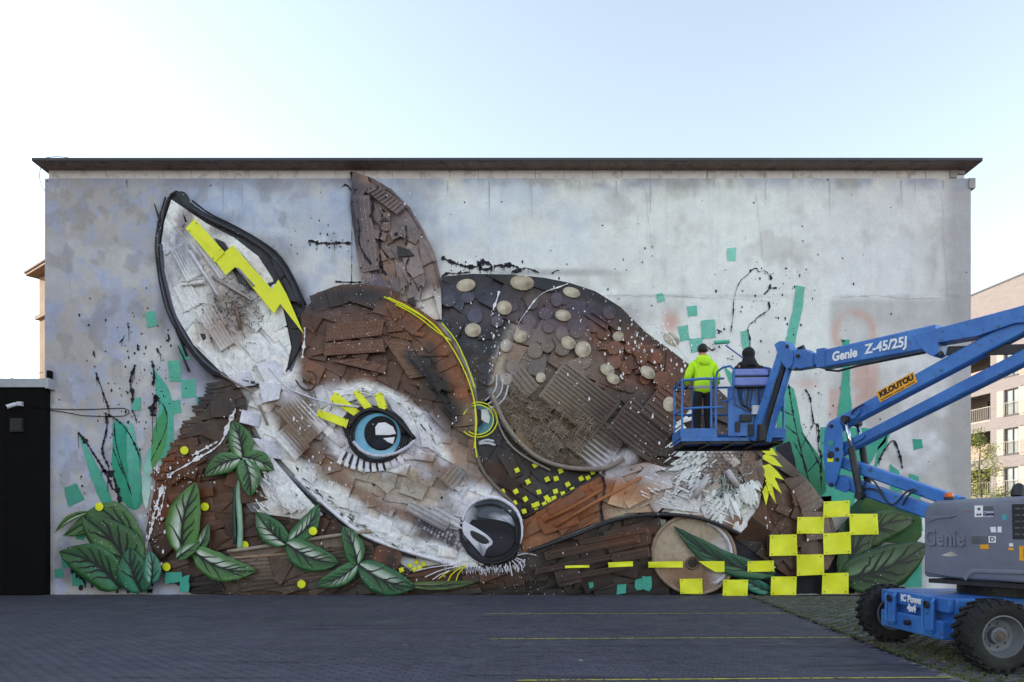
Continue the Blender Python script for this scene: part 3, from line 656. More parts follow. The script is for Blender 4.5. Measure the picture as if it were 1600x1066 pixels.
def drops(mb, cx, cy, sx, sy, n, r, col, ang=0):
    ca, sa = math.cos(ang), math.sin(ang)
    for i in range(int(n*.55)):
        u, v = rng.gauss(0, sx), rng.gauss(0, sy); x, y = cx+u*ca-v*sa, cy+u*sa+v*ca
        if not (62 < x < 1520 and 285 < y < 922): continue
        rr = r*rng.uniform(.3, 1)**2.5*1.35; k = 6; h = hat(x, y)+.013; e = rng.uniform(.5, 2.2); a0 = rng.random()*3
        mb.add([W(x+rr*math.cos(a0+q*6.283/k)*rng.uniform(.7, 1.2), y+rr*e*math.sin(a0+q*6.283/k), h) for q in range(k)][::-1], [tuple(range(k))], C(col))
def smooth_pts(pts, k=2):
    for _ in range(k):
        q = [pts[0]]
        for a, b in zip(pts, pts[1:]): q += [(a[0]*.75+b[0]*.25, a[1]*.75+b[1]*.25), (a[0]*.25+b[0]*.75, a[1]*.25+b[1]*.75)]
        pts = q+[pts[-1]]
    return pts
def closed_smooth(p, k=1):
    for _ in range(k):
        q = []
        for i in range(len(p)):
            a, b = p[i], p[(i+1) % len(p)]; q += [(a[0]*.75+b[0]*.25, a[1]*.75+b[1]*.25), (a[0]*.25+b[0]*.75, a[1]*.25+b[1]*.75)]
        p = q
    return p
def blobpoly(cx, cy, rx, ry, n=14, ang=0, j=0.):
    ca, sa = math.cos(ang), math.sin(ang); r = []
    for i in range(n):
        q = 6.2832*i/n; k = 1+rng.uniform(-j, j); u, v = rx*k*math.cos(q), ry*k*math.sin(q); r.append((cx+u*ca-v*sa, cy+u*sa+v*ca))
    return r
TEAL = '#5fb39c'
teal = lambda h=TEAL: h
# teal patches and bands
for poly, h in (
    ([(226,488),(241,485),(246,509),(230,512)], '#66b5a0'), ([(262,563),(282,563),(284,596),(264,597)], TEAL), ([(284,593),(306,592),(307,621),(285,622)], TEAL),
    ([(306,620),(325,620),(322,636),(308,646)], TEAL), ([(270,627),(281,625),(283,645),(270,647)], TEAL), ([(205,624),(220,621),(220,641),(206,642)], '#62b09b'), ([(280,527),(285,545),(299,560),(282,564)], TEAL),
    ([(100,762),(120,755),(132,780),(107,792)], '#4a9a85'), ([(120,820),(135,818),(131,845),(118,842)], '#3f9a80'), ([(84,890),(97,888),(99,902),(86,904)], '#3a8f78'), ([(96,874),(112,870),(110,886),(98,888)], '#3d8c76'), ([(112,892),(136,894),(134,917),(112,915)], '#3f9079'),
    ([(1136,387),(1150,387),(1149,407),(1137,408)], '#8fd6c2'), ([(1025,460),(1036,457),(1039,469),(1028,473)], '#7cc6b2'), ([(1073,479),(1089,477),(1090,493),(1075,495)], '#6fbfaa'), ([(1060,510),(1075,508),(1078,531),(1062,534)], '#73bfab'),
    ([(1095,501),(1117,499),(1119,528),(1097,530)], '#79c3b0'), ([(1077,530),(1098,527),(1098,548),(1080,552)], '#79c3b0'), ([(1157,519),(1170,515),(1172,545),(1160,545)], '#78c2ae'),
    ([(1425,686),(1440,686),(1442,700),(1429,703)], '#3f9f88'), ([(1244,446),(1258,448),(1254,480),(1246,520),(1238,560),(1228,600),(1222,640),(1215,640),(1224,560),(1228,530),(1236,495),(1241,470)], '#6fbda8'),
    ([(1315,531),(1327,531),(1328,600),(1331,640),(1335,662),(1308,662),(1312,620),(1317,590)], '#4aa78e'), ([(1282,667),(1345,668),(1388,672),(1384,690),(1370,705),(1350,745),(1330,800),(1300,800),(1282,780)], '#4aa78e'),
    ([(1372,700),(1392,670),(1386,696),(1362,748)], '#4aa78e'), ([(1390,725),(1405,735),(1412,790),(1392,790)], '#4aa78e'), ([(1420,740),(1436,745),(1442,830),(1424,825)], '#4aa78e'), ([(1405,860),(1440,850),(1440,918),(1418,918),(1402,905)], '#4da58f'),
    ([(1262,777),(1300,775),(1298,800),(1262,800)], '#4e9f8e'),
    ([(237,568),(243,580),(262,604),(270,630),(272,680),(266,708),(262,720),(236,720),(240,680),(248,640),(244,610)], '#59b29c'), ([(122,678),(130,690),(150,730),(168,775),(170,780),(156,775),(140,730)], '#4fae96')):
    flat('paint_patch', wall, poly, h)
# painted leaves (flat on the plaster)
def grad(a, b, p0, p1):
    A, B = np.array(C(a)), np.array(C(b)); dx, dy = p1[0]-p0[0], p1[1]-p0[1]; L2 = dx*dx+dy*dy
    return lambda x, y: A+(B-A)*max(0, min(1, ((x-p0[0])*dx+(y-p0[1])*dy)/L2))
def pleaf(poly, fn, off=.016): return flat('painted_leaf', wall, closed_smooth(poly, 1), fn, off, None, .4)
pleaf([(176,652),(198,664),(212,690),(222,715),(218,745),(226,780),(212,800),(196,790),(182,765),(174,735),(176,700)], grad('#3aa68c', '#2f8f6d', (180,660), (215,790)))
pleaf([(240,664),(262,630),(262,680),(256,705),(244,725),(236,735),(236,700)], grad('#3f9d72', '#5f9a56', (250,630), (240,730)), .02)
pleaf([(222,735),(236,690),(240,730),(234,770),(230,800),(222,780)], grad('#57b7a2', '#d4e2dc', (225,690), (228,800)), .019)
pleaf([(196,690),(206,650),(214,700),(222,760),(214,800),(204,780)], grad('#6fbfab', '#3d9c82', (205,660), (212,790)), .0185)
pleaf([(124,682),(140,706),(160,742),(178,790),(166,800),(146,760)], grad('#63b9a4', '#3f9a80', (128,690), (170,790)), .0175)
pleaf([(256,700),(262,640),(268,690),(264,740),(250,790),(240,800)], grad('#64b8a2', '#4f9a78', (262,650), (245,790)), .0172)
pleaf([(1222,610),(1238,600),(1246,630),(1252,670),(1264,690),(1282,715),(1292,745),(1290,775),(1266,772),(1240,745),(1222,715),(1210,690)], grad('#55b395', '#2c6b4b', (1230,600), (1275,770)), .018)
pleaf([(1120,560),(1160,600),(1205,650),(1215,690),(1215,720),(1190,690)], grad('#58b496', '#4aa78e', (1140,600), (1210,700)), .015)
pleaf([(1322,800),(1350,770),(1380,760),(1410,780),(1440,800),(1440,850),(1400,850),(1350,840)], grad('#234530', '#375a2e', (1330,790), (1420,830)), .016)
pleaf([(1340,800),(1360,760),(1400,770),(1400,800),(1370,820)], grad('#4d6a30', '#2c4a2a', (1380,765), (1360,810)), .02)
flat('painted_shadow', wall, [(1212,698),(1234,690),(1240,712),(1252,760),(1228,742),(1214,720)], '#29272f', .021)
# black drips, strokes and splashes
dk = MB(); K = '#211d2a'
def drip(pts, w0, n=0, hang=20):
    pts = smooth_pts(pts, 1); ribbon(dk, pts, lambda t: w0*(.3+.75*abs(math.sin(t*13+w0*3))*abs(math.sin(t*5+1))+.25*rng.random()), K, .024, .7, True, 2.2)
    for i in range(n):
        p = rng.choice(pts); l = rng.uniform(.3, 1)*hang; ribbon(dk, [p, (p[0]+rng.uniform(-.6,.6), p[1]+l)], lambda t: 1.1*(1-.5*t), K, .024, .2)
for pts, w0, n, hg in (
    ([(482,376),(490,377),(497,381),(505,379),(515,381),(525,379),(548,380)], 4, 4, 18), ([(690,402),(702,408),(716,413),(730,417),(745,417),(752,414)], 4.5, 5, 14), ([(746,412),(755,409),(765,412),(770,418),(758,422),(748,418)], 7, 8, 12),
    ([(772,416),(783,414),(786,418)], 4, 2, 10), ([(788,414),(800,414),(810,418),(812,424),(800,424)], 6, 8, 10), ([(812,421),(822,418),(835,423),(842,426)], 2.4, 2, 8), ([(862,428),(868,423),(874,422)], 2, 0, 0),
    ([(551,300),(541,287),(534,292)], 2.5, 1, 10), ([(524,440),(540,441),(565,441)], 3, 0, 0), ([(690,432),(700,426),(710,428),(735,425)], 3, 0, 0), ([(550,330),(549,460)], 1.1, 0, 0),
    ([(200,504),(199,512),(202,510)], 2.5, 1, 40), ([(195,523),(192,530),(186,536)], 2, 1, 14), ([(215,538),(216,548)], 2.5, 0, 0), ([(146,548),(147,556),(149,559)], 3, 0, 0), ([(150,582),(152,592),(157,602),(160,612),(166,628),(170,640)], 4, 4, 14), ([(211,570),(207,582),(203,590),(204,605),(208,615),(206,630)], 5, 4, 22), 
    ([(262,522),(266,530),(259,533)], 2.5, 1, 20), ([(245,544),(248,552),(252,554)], 3, 1, 20), ([(237,564),(240,575),(241,592),(238,602)], 4, 1, 14), ([(240,620),(244,618),(246,624),(238,632),(238,650)], 8, 6, 60), ([(242,625),(252,628),(258,638),(262,655),(258,675),(246,700),(236,720)], 1.6, 0, 0),
    ([(165,645),(168,665),(162,690),(158,705),(170,730)], 4, 5, 25), ([(122,676),(134,690),(144,706),(156,724),(166,740),(176,765)], 5, 5, 30), ([(168,648),(180,654),(194,666),(206,684),(220,718)], 2.6, 2, 10), ([(178,660),(180,690),(188,720),(196,745),(206,775)], 2, 0, 0), ([(176,700),(192,740)], 2, 0, 0), ([(160,735),(176,740),(182,760),(188,785)], 9, 4, 14),
    ([(206,640),(211,650),(213,658)], 2, 1, 10), ([(280,672),(295,660),(310,650)], 2, 0, 0),
    ([(1142,519),(1146,490),(1146,470),(1152,448),(1158,437),(1168,430),(1174,422),(1182,418),(1186,426),(1192,422),(1200,426),(1204,436)], 1.5, 0, 0), ([(1204,428),(1205,438)], 3.5, 0, 0), ([(1194,460),(1202,452),(1204,444)], 3, 0, 0), ([(1204,450),(1214,450)], 2.5, 0, 0),
    ([(1201,472),(1203,483),(1196,488),(1186,494),(1178,502),(1170,508),(1168,516),(1172,528),(1172,542)], 2.4, 2, 10), ([(1120,515),(1128,519)], 2.6, 0, 0), ([(1106,542),(1112,548),(1118,545)], 2.2, 0, 0), ([(1136,560),(1146,562)], 2, 0, 0),
    ([(1258,608),(1266,620),(1268,640),(1272,660),(1266,672)], 2.6, 2, 20), ([(1276,662),(1280,670),(1278,700),(1284,710),(1282,740),(1284,750)], 3.4, 5, 25), ([(1252,676),(1262,690),(1274,712),(1286,740)], 1.8, 0, 0),
    ([(1372,724),(1380,706),(1390,692),(1396,687),(1402,698),(1408,718),(1410,732)], 3.4, 4, 10), ([(1232,600),(1238,640),(1246,680),(1258,730),(1268,765)], 2.4, 0, 0), ([(1246,680),(1226,664)], 2, 0, 0), ([(1252,700),(1262,680)], 1.6, 0, 0), ([(1256,720),(1240,690)], 1.6, 0, 0), ([(1260,740),(1282,715)], 1.6, 0, 0), ([(1219,640),(1240,650)], 2, 0, 0),
    ([(1314,531),(1320,534)], 2, 0, 0)):
    drip(pts, w0, n, hg)
for a in ((510,378,30,10,30,1.4),(760,415,60,10,60,1.3),(200,560,45,60,120,1.4),(230,600,30,50,70,1.3),(170,720,30,50,80,1.5),(245,660,18,40,50,1.2),(1195,455,40,30,70,1.5),(1180,540,50,35,90,1.6),(1270,640,22,60,70,1.3),(1300,430,60,40,22,1.4),(1040,450,80,60,30,1.1),(460,350,40,20,40,1.0),(1290,700,20,50,40,1.2),(900,440,120,30,30,1.0)): drops(dk, a[0], a[1], a[2], a[3], int(a[4]*1.6), a[5]*.85, K)
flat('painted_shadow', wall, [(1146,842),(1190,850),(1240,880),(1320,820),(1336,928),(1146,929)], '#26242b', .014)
tag(dk.build('black_drips', PAINT, wall, cols=True), kind='stuff')

# hairline cracks and rusty run-off on the plaster
ck = MB()
for x, y, n, dx in ((300,468,60,4),(860,463,70,5),(1180,300,40,.4),(1470,300,55,.3),(640,430,14,2),(95,300,60,.3),(1010,290,30,.3),(1300,464,34,5)):
    q = [(x, y)]
    for i in range(n): q.append((q[-1][0]+dx+rng.gauss(0,.5), q[-1][1]+(4-min(4, dx))*.9+rng.gauss(0,.8)))
    ribbon(ck, [a for a in q if 72 < a[0] < 1515 and a[1] < 925], lambda t: .4, '#b5b1b4', .012, .7, False)
for i in range(24):
    x = rng.uniform(80,1510); l = rng.uniform(8,60); ribbon(ck, [(x, 282), (x+rng.uniform(-.6,.6), 282+l)], lambda t: 1.6*(1-.8*t), rng.choice(['#c5c0bf','#b9b3b1','#c7c4c8']), .011, .3, False)
tag(ck.build('cracks_and_runoff', PAINT, wall, cols=True), kind='stuff')
fl = MB()
for k in range(40):
    x = rng.uniform(112,245); y = rng.uniform(880,922); ribbon(fl, [(x, y), (x+rng.uniform(-4,4), min(927, y+rng.uniform(6,18)))], lambda t: 7*(1-.6*t), '#1d1b22', .02, .6, False)
tag(fl.build('sprayed_leaf_shadow', PAINT, wall, cols=True), kind='stuff')
# ------------------------------------------------------------------ the fawn, assembled from painted scrap
fawn = empty('fawn_relief', (-1.5, WY-.1, 0), 'huge resting fawn assembled from painted scrap on the grey wall', 'wall relief')
def clip(subject, win):
    """subject polygon cut to the convex window"""
    if area(win) < 0: win = win[::-1]
    out = subject
    for i in range(len(win)):
        (x1, y1), (x2, y2) = win[i], win[(i+1) % len(win)]; inp = out; out = []
        if not inp: return []
        side = lambda p: (x2-x1)*(p[1]-y1)-(y2-y1)*(p[0]-x1)
        for j in range(len(inp)):
            a, b = inp[j-1], inp[j]; sa, sb = side(a), side(b)
            if (sa >= 0) != (sb >= 0):
                t = sa/(sa-sb); out.append((a[0]+(b[0]-a[0])*t, a[1]+(b[1]-a[1])*t))
            if sb >= 0: out.append(b)
    return out
def tidy(p, d=1.2):
    q = []
    for a in p:
        if not q or math.hypot(a[0]-q[-1][0], a[1]-q[-1][1]) > d: q.append(a)
    while len(q) > 2 and math.hypot(q[0][0]-q[-1][0], q[0][1]-q[-1][1]) <= d: q.pop()
    return q
def cells(poly, size, aspect, ang, jit=.42, gap=-1.6):
    """the region broken up like overlapping offcuts: straight splits along and across the grain"""
    ca, sa = math.cos(ang), math.sin(ang); Q = [(p[0]*ca+p[1]*sa, -p[0]*sa+p[1]*ca) for p in poly]
    xs = [p[0] for p in Q]; ys = [p[1] for p in Q]; out = []; todo = [[(min(xs)-2,min(ys)-2),(max(xs)+2,min(ys)-2),(max(xs)+2,max(ys)+2),(min(xs)-2,max(ys)+2)]]
    while todo:
        q = todo.pop(); w_ = max(p[0] for p in q)-min(p[0] for p in q); h_ = max(p[1] for p in q)-min(p[1] for p in q)
        lim = rng.uniform(.75, 1.7)
        if w_ > size*aspect*lim*1.15 or h_ > size*lim*1.15:
            cx, cy = (min(p[0] for p in q)+w_*rng.uniform(.36,.64), min(p[1] for p in q)+h_*rng.uniform(.36,.64))
            a = (math.pi/2 if w_/aspect > h_ else 0)+rng.gauss(0, .2); dx, dy = math.cos(a), math.sin(a); B = 3000
            n_ = (-dy, dx)
            for s in (1, -1):
                win = [(cx-dx*B, cy-dy*B), (cx+dx*B, cy+dy*B), (cx+dx*B+n_[0]*B*s, cy+dy*B+n_[1]*B*s), (cx-dx*B+n_[0]*B*s, cy-dy*B+n_[1]*B*s)]
                c = tidy(clip(q, win), .3)
                if len(c) > 2 and abs(area(c)) > 8: todo.append(c)
        else:
            mx = sum(p[0] for p in q)/len(q); my = sum(p[1] for p in q)/len(q); rr = math.sqrt(abs(area(q))); k = 1-gap*2*rng.uniform(.4,1.4)/max(rr, 4)
            q = [(mx+(p[0]-mx)*k, my+(p[1]-my)*k) for p in q]
            if rng.random() < .3 and len(q) >= 4:      # a broken corner
                i = rng.randrange(len(q)); a_, b_, c_ = q[i-1], q[i], q[(i+1) % len(q)]; f = rng.uniform(.2,.45); q = q[:i]+[(b_[0]+(a_[0]-b_[0])*f, b_[1]+(a_[1]-b_[1])*f), (b_[0]+(c_[0]-b_[0])*f, b_[1]+(c_[1]-b_[1])*f)]+q[i+1:]
            p = tidy(clip(poly, [(x*ca-y*sa, x*sa+y*ca) for x, y in q]))
            if len(p) > 2 and abs(area(p)) > 30: out.append(p)
    return out
def rect(cx, cy, l, wd, ang, skew=.12):
    ca, sa = math.cos(ang), math.sin(ang)
    return [(cx+u*ca-v*sa, cy+u*sa+v*ca) for u, v in ((-l/2*(1+rng.uniform(-skew,skew)),-wd/2*(1+rng.uniform(-skew,skew))),(l/2*(1+rng.uniform(-skew,skew)),-wd/2*(1+rng.uniform(-skew,skew))),(l/2*(1+rng.uniform(-skew,skew)),wd/2*(1+rng.uniform(-skew,skew))),(-l/2*(1+rng.uniform(-skew,skew)),wd/2*(1+rng.uniform(-skew,skew))))]
def region(part, poly, colf, base, size, aspect, ang, nm='plate', depth=.06, over=0, onm='panel', back='#2a2426', osz=(18, 34)):
    """backing board of the part, plates that cover it and loose panels fixed over them"""
    bp = piece(part, fawn, poly, base, base, col=np.array(C(back)), tint=1, bev=.4, dome=0)
    for c in cells(poly, size, aspect, ang):
        piece(nm, bp, c, base+rng.uniform(.02, .03+depth*1.8), .03+depth*.8, (rng.gauss(0, .065), rng.gauss(0, .065)), col=colf)
    xs = [p[0] for p in poly]; ys = [p[1] for p in poly]; k = 0; tries = 0
    while k < over and tries < 4000:
        tries += 1; x, y = rng.uniform(min(xs), max(xs)), rng.uniform(min(ys), max(ys)); l = rng.uniform(*osz)*rng.choice((1, 1, 1.5)); wd = l*rng.uniform(.35, .8)
        q = rect(x, y, l, wd, ang+rng.gauss(0, .5))
        if rng.random() < .35: i = rng.randrange(4); q = q[:i+1]+[((q[i][0]+q[(i+1) % 4][0])/2+rng.uniform(-4,4), (q[i][1]+q[(i+1) % 4][1])/2+rng.uniform(-4,4))]+q[i+1:]
        if not all(inpoly(poly, np.array([a[0]]), np.array([a[1]]))[0] for a in q): continue
        piece(onm, bp, q, hmax(q, True)+rng.uniform(.03, .07), .05, (rng.gauss(0, .065), rng.gauss(0, .065)), col=colf); k += 1
    return bp
def ribbed(name, parent, poly4, n, off=None, colf=None, ridge=.035, along=True):
    """a moulded panel with raised ribs running along its length"""
    off = off if off is not None else hmax(poly4)+.02
    o = piece(name, parent, poly4, off, .04, col=colf, tint=1.0, dome=0); a, b, c, d = poly4; mb = MB()
    L_ = lambda p, q, t: (p[0]+(q[0]-p[0])*t, p[1]+(q[1]-p[1])*t)
    for i in range(n):
        t0, t1 = (i+.22)/n, (i+.68)/n; s0, s1 = .04, .96
        q = [L_(L_(a,b,s0), L_(d,c,s0), t0), L_(L_(a,b,s1), L_(d,c,s1), t0), L_(L_(a,b,s1), L_(d,c,s1), t1), L_(L_(a,b,s0), L_(d,c,s0), t1)]
        k = .8; m = ((q[0][0]+q[2][0])/2, (q[0][1]+q[2][1])/2)
        V = [W(x, y, off-.002) for x, y in q]+[W(x+(m[0]-x)*.02+(q[3-j if j in (0,3) else 3-j][0]-x)*.12, y+(q[3-j][1]-y)*.12, off+ridge) for j, (x, y) in enumerate(q)]
        mb.add(V, BOXF, [np.asarray(colf(x, y)) for x, y in q]*2)
    mb.build('rib', SCRAP, o, cols=True); stamp(poly4, off+ridge); return o
def studded(name, parent, poly4, nu, nv, colf):
    off = hmax(poly4)+.02; o = piece(name, parent, poly4, off, .04, col=colf, tint=1.0, dome=0); a, b, c, d = poly4; mb = MB()
    L_ = lambda p, q, t: (p[0]+(q[0]-p[0])*t, p[1]+(q[1]-p[1])*t)
    for i in range(nu):
        for j in range(nv):
            x, y = L_(L_(a,b,(i+.5+(j % 2)*.25)/(nu+.4)), L_(d,c,(i+.5+(j % 2)*.25)/(nu+.4)), (j+.5)/nv); r_ = 1.1
            V = [W(x+r_*math.cos(q*1.2566), y+r_*math.sin(q*1.2566), off) for q in range(5)]+[W(x, y, off+.022)]
            mb.add(V, [(q, 5, (q+1) % 5) for q in range(5)], np.asarray(colf(x, y)).tolist() if False else [np.asarray(colf(x, y))*1.08]*6)
    tag(mb.build('studs', SCRAP, o, cols=True), kind='stuff'); return o
def disc(name, parent, x, y, rx, ry, colf, ang=0, rim=True, off=None, tint=None):
    p = blobpoly(x, y, rx, ry, 16, ang); off = off if off is not None else hmax(p, True)+rng.uniform(.02, .045)
    o = piece(name, parent, p, off, .04, (rng.gauss(0,.05), rng.gauss(0,.05)), bev=1.2, col=colf, tint=tint)
    return o
def bar(parent, pts, r, col, name='bar', lift=.03, n=6, drape=False, off=None):
    mb = MB(); h = off if off is not None else max(hat(x, y) for x, y in pts)
    mb.tube([Vector(W(x, y, (hat(x, y) if drape else h)+lift)) for x, y in pts], r, n, C(col)); return mb.build(name, SCRAP, parent, smooth=True, cols=True)
D = math.radians
# --- rear body
BODYP = [(690,432),(740,428),(800,429),(850,434),(890,442),(930,455),(970,480),(1010,520),(1045,545),(1072,566),(1104,590),(1140,625),(1168,662),(1186,700),(1060,722),(1010,735),(950,736),(880,735),(830,712),(795,678),(772,645),(760,612),(748,640),(744,600),(728,560),(705,525),(690,500)]
bodyc = blend('#56453f', [(740,480,70,60,'#4d4c60',.9),(840,440,150,18,'#332f3a',.9),(980,490,60,30,'#3a2e2e',.8),(860,510,90,45,'#6b5a62',.9),(900,480,60,30,'#574c5a',.8),(850,575,80,55,'#84756a',.95),(960,560,50,50,'#765245',.9),(1030,560,55,60,'#7d4b33',.9),(1060,620,40,60,'#6a4230',.7),(760,560,16,60,'#2c2a36',.8),(782,590,16,55,'#aaa196',.85),(800,560,20,40,'#8c8078',.7),(850,660,70,50,'#85765f',.9),(900,700,60,25,'#7d6f5e',.8),(985,660,60,50,'#54423c',.9),(1060,700,40,30,'#46342d',.9),(720,560,22,60,'#2d2b37',.8)], [([(700,434),(760,434),(830,438),(890,448),(935,462),(975,488)],9,'#302b36',.9),([(975,488),(1015,526),(1060,560)],10,'#4b342c',.8),([(800,515),(782,545),(774,580),(776,615)],10,'#b9b0a4',.9),([(790,505),(766,545),(760,590)],9,'#2b2833',.9),([(940,520),(990,560),(1050,590)],24,'#7a4a33',.6),([(820,545),(880,560),(930,580)],22,'#83746a',.6),([(930,735),(985,712)],12,'#d9d7de',.8)])
body = region('body', BODYP, bodyc, .05, 36, 1.15, D(20), 'plate', .06, 26, 'panel', '#2b2730')
for x, y, l, wd, a, n in ((930,690,74,70,38,9),(1000,672,86,64,38,9),(905,625,110,70,38,11),(1040,640,60,60,38,7),(815,600,44,40,50,5)):
    ribbed('ribbed_panel', body, rect(x, y, l, wd, D(a), .03), n, colf=bodyc)
for x, y in ((731,462),(741,492),(797,476),(832,470),(850,488),(776,500),(830,502),(855,510),(815,520),(876,520),(900,515),(925,512),(790,540),(857,540),(880,548),(945,520),(920,545),(960,545),(985,540),(1000,545),(1025,560),(800,575),(915,565),(957,565),(980,575),(1005,560),(790,590),(1008,590),(985,605),(1030,590),(760,590),(757,575),(700,470),(870,470),(950,490),(835,550)):
    disc('disc', body, x+rng.uniform(-3,3), y+rng.uniform(-3,3), rng.uniform(9,12.5), rng.uniform(9,12), bodyc, tint=rng.uniform(.8,1.22))
for x, y, rx, ry, a in ((728,446,15,10,-10),(816,442,19,12,5),(788,481,12,11,20),(739,516,13,11,0),(893,457,14,8,15),(880,493,13,9,10),(813,526,11,10,0),(966,526,9,8,0),(888,536,12,10,30),(911,546,13,13,60),(949,578,12,9,30),(958,592,11,8,30),(1012,582,13,9,35),(1049,530,14,9,35),(1046,632,10,12,0),(845,590,8,8,0)):
    disc('cream_spot', body, x, y, rx, ry, off=hmax(blobpoly(x, y, rx, ry, 16, D(a)))+.02, colf= blend(rng.choice(['#b3a58e','#bfb199','#a89a88','#c4b8a2']), [(x-3, y-2, rx*.5, ry*.5, '#cfc3ae', .8), (x+rx*.7, y+ry*.4, rx*.5, ry*.6, '#7d6e62', .6)]), ang=D(a), tint=1)
tangle = MB(); tc = [C('#8f7d6c'), C('#9b8a78'), C('#7d6c5e'), C('#a39382')]
TP = [(775,612),(800,600),(850,630),(905,640),(930,660),(925,680),(900,720),(868,722),(830,690),(795,660)]
for i in range(620):
    while True:
        x, y = rng.uniform(770,935), rng.uniform(600,725)
        if inpoly(TP, np.array([x]), np.array([y]))[0]: break
    h = hat(x, y)+rng.uniform(.01, .035); a = rng.choice((.62, 2.19))+rng.gauss(0, .12); l = rng.uniform(3, 7); c = rng.choice(tc)
    if rng.random() < .6:
        r_ = rng.uniform(1.8, 3.2); tangle.tube([Vector(W(x+r_*1.3*math.cos(a+q*1.5708+.785), y+r_*1.3*math.sin(a+q*1.5708+.785), h)) for q in range(rng.choice((4, 5, 5)))], .0095, 4, c)
    else: tangle.tube([Vector(W(x-l*math.cos(a), y-l*math.sin(a), h)), Vector(W(x+l*math.cos(a), y+l*math.sin(a), h))], .010, 4, c)
tag(tangle.build('plastic_tangle', SCRAP, body, cols=True), kind='stuff')
bar(body, smooth_pts([(768,615),(778,640),(792,668),(812,692),(834,712),(858,724),(890,732),(930,734),(955,730),(975,716)], 2), .06, '#8c8075', 'pipe', .06, 8)
bar(body, smooth_pts([(770,640),(790,690),(820,715),(860,735)], 2), .03, '#a69c90', 'pipe', .02, 6)
for pts in (((776,586),(776,606),(768,618),(758,626)),((786,592),(784,612),(774,624),(762,632)),((794,602),(790,620),(780,632),(766,638))): bar(body, smooth_pts(list(pts), 2), .022, '#c8c9d6', 'tube', .05, 6)
# --- chest
CHP = [(747,650),(770,645),(800,686),(840,718),(890,737),(938,738),(880,776),(820,812),(800,790),(775,765),(750,735),(742,700)]
chc = blend('#3d322f', [(870,760,45,25,'#353843',.9),(790,750,40,40,'#523a31',.9),(770,680,30,40,'#38363f',.8),(830,720,30,30,'#40312d',.8)])
chest = region('chest', CHP, chc, .03, 40, 1.2, D(30), 'sheet', .03, 4, 'panel', '#221f25')
for x, y in ((807,687),(836,727),(808,735),(876,736),(825,753),(855,749),(785,768),(806,768),(842,769),(887,757),(908,748),(869,748),(926,738),(804,786),(821,780),(839,788),(858,782),(868,768),(880,772),(895,765),(854,778),(838,798),(819,799),(834,790),(815,810),(851,788),(866,779),(919,747)):
    piece('yellow_tile', chest, rect(x, y, 7.5, 7.5, D(-25+rng.uniform(-9,9)), .06), hat(x, y)+.03, .02, mat=YEL, bev=.5)
bar(chest, [(812,812),(850,792),(900,764),(936,742)], .035, '#4a4038', 'strip', .02)
# --- lower boards under the leg
LWP = [(640,931),(632,895),(670,884),(720,890),(800,872),(860,850),(920,827),(980,808),(1030,806),(1040,850),(1046,931)]
lwc = blend('#412d26', [(720,905,80,22,'#62371f',.9),(690,905,50,20,'#6b3d28',.8),(900,925,260,9,'#2a1f1f',.9),(960,870,60,30,'#4a342b',.7),(1000,840,50,18,'#6d4029',.8),(1110,910,60,30,'#1f1c22',.95),(880,850,60,12,'#4d3226',.6)])
low = region('underside', LWP, lwc, .04, 15, 4.2, D(-11), 'board', .07, 18, 'panel', '#241b1b', (26,50))
for x, y, l, wd in ((925,855,150,14),(905,880,140,10),(930,895,120,10),(985,868,60,16),(960,838,110,8)): ribbed('slat_panel', low, rect(x, y, l, wd, D(-11), .04), 2, colf=lwc)
# --- foreleg
LGP = [(818,814),(880,776),(940,738),(1010,722),(1062,738),(1130,772),(1168,802),(1150,836),(1100,812),(1040,800),(980,802),(920,821),(860,846),(816,864),(812,835)]
lgc = blend('#84502f', [(1090,770,80,45,'#efedf0',.97),(1020,750,45,30,'#c9bfbc',.9),(960,740,22,14,'#c9cad4',.8),(960,790,50,22,'#cfbda6',.9),(890,800,60,30,'#9a5a34',.9),(930,760,40,16,'#a06238',.8),(850,840,40,16,'#97613f',.8),(990,770,40,18,'#b07f58',.8)])
leg = region('foreleg', LGP, lgc, .10, 20, 3.2, D(-28), 'plank', .05, 16, 'panel', '#3d2b22', (26,54))
bar(leg, smooth_pts([(825,862),(860,850),(905,834),(950,815),(990,806),(1040,803),(1090,808),(1130,822),(1155,834)], 2), .05, '#2c2a30', 'pipe', .03, 7)
bar(leg, [(868,822),(930,785),(1002,746)], .05, '#a86a3f', 'pipe', .04, 6)
bar(leg, [(850,815),(890,795),(940,765)], .05, '#96592f', 'pipe', .04, 6)
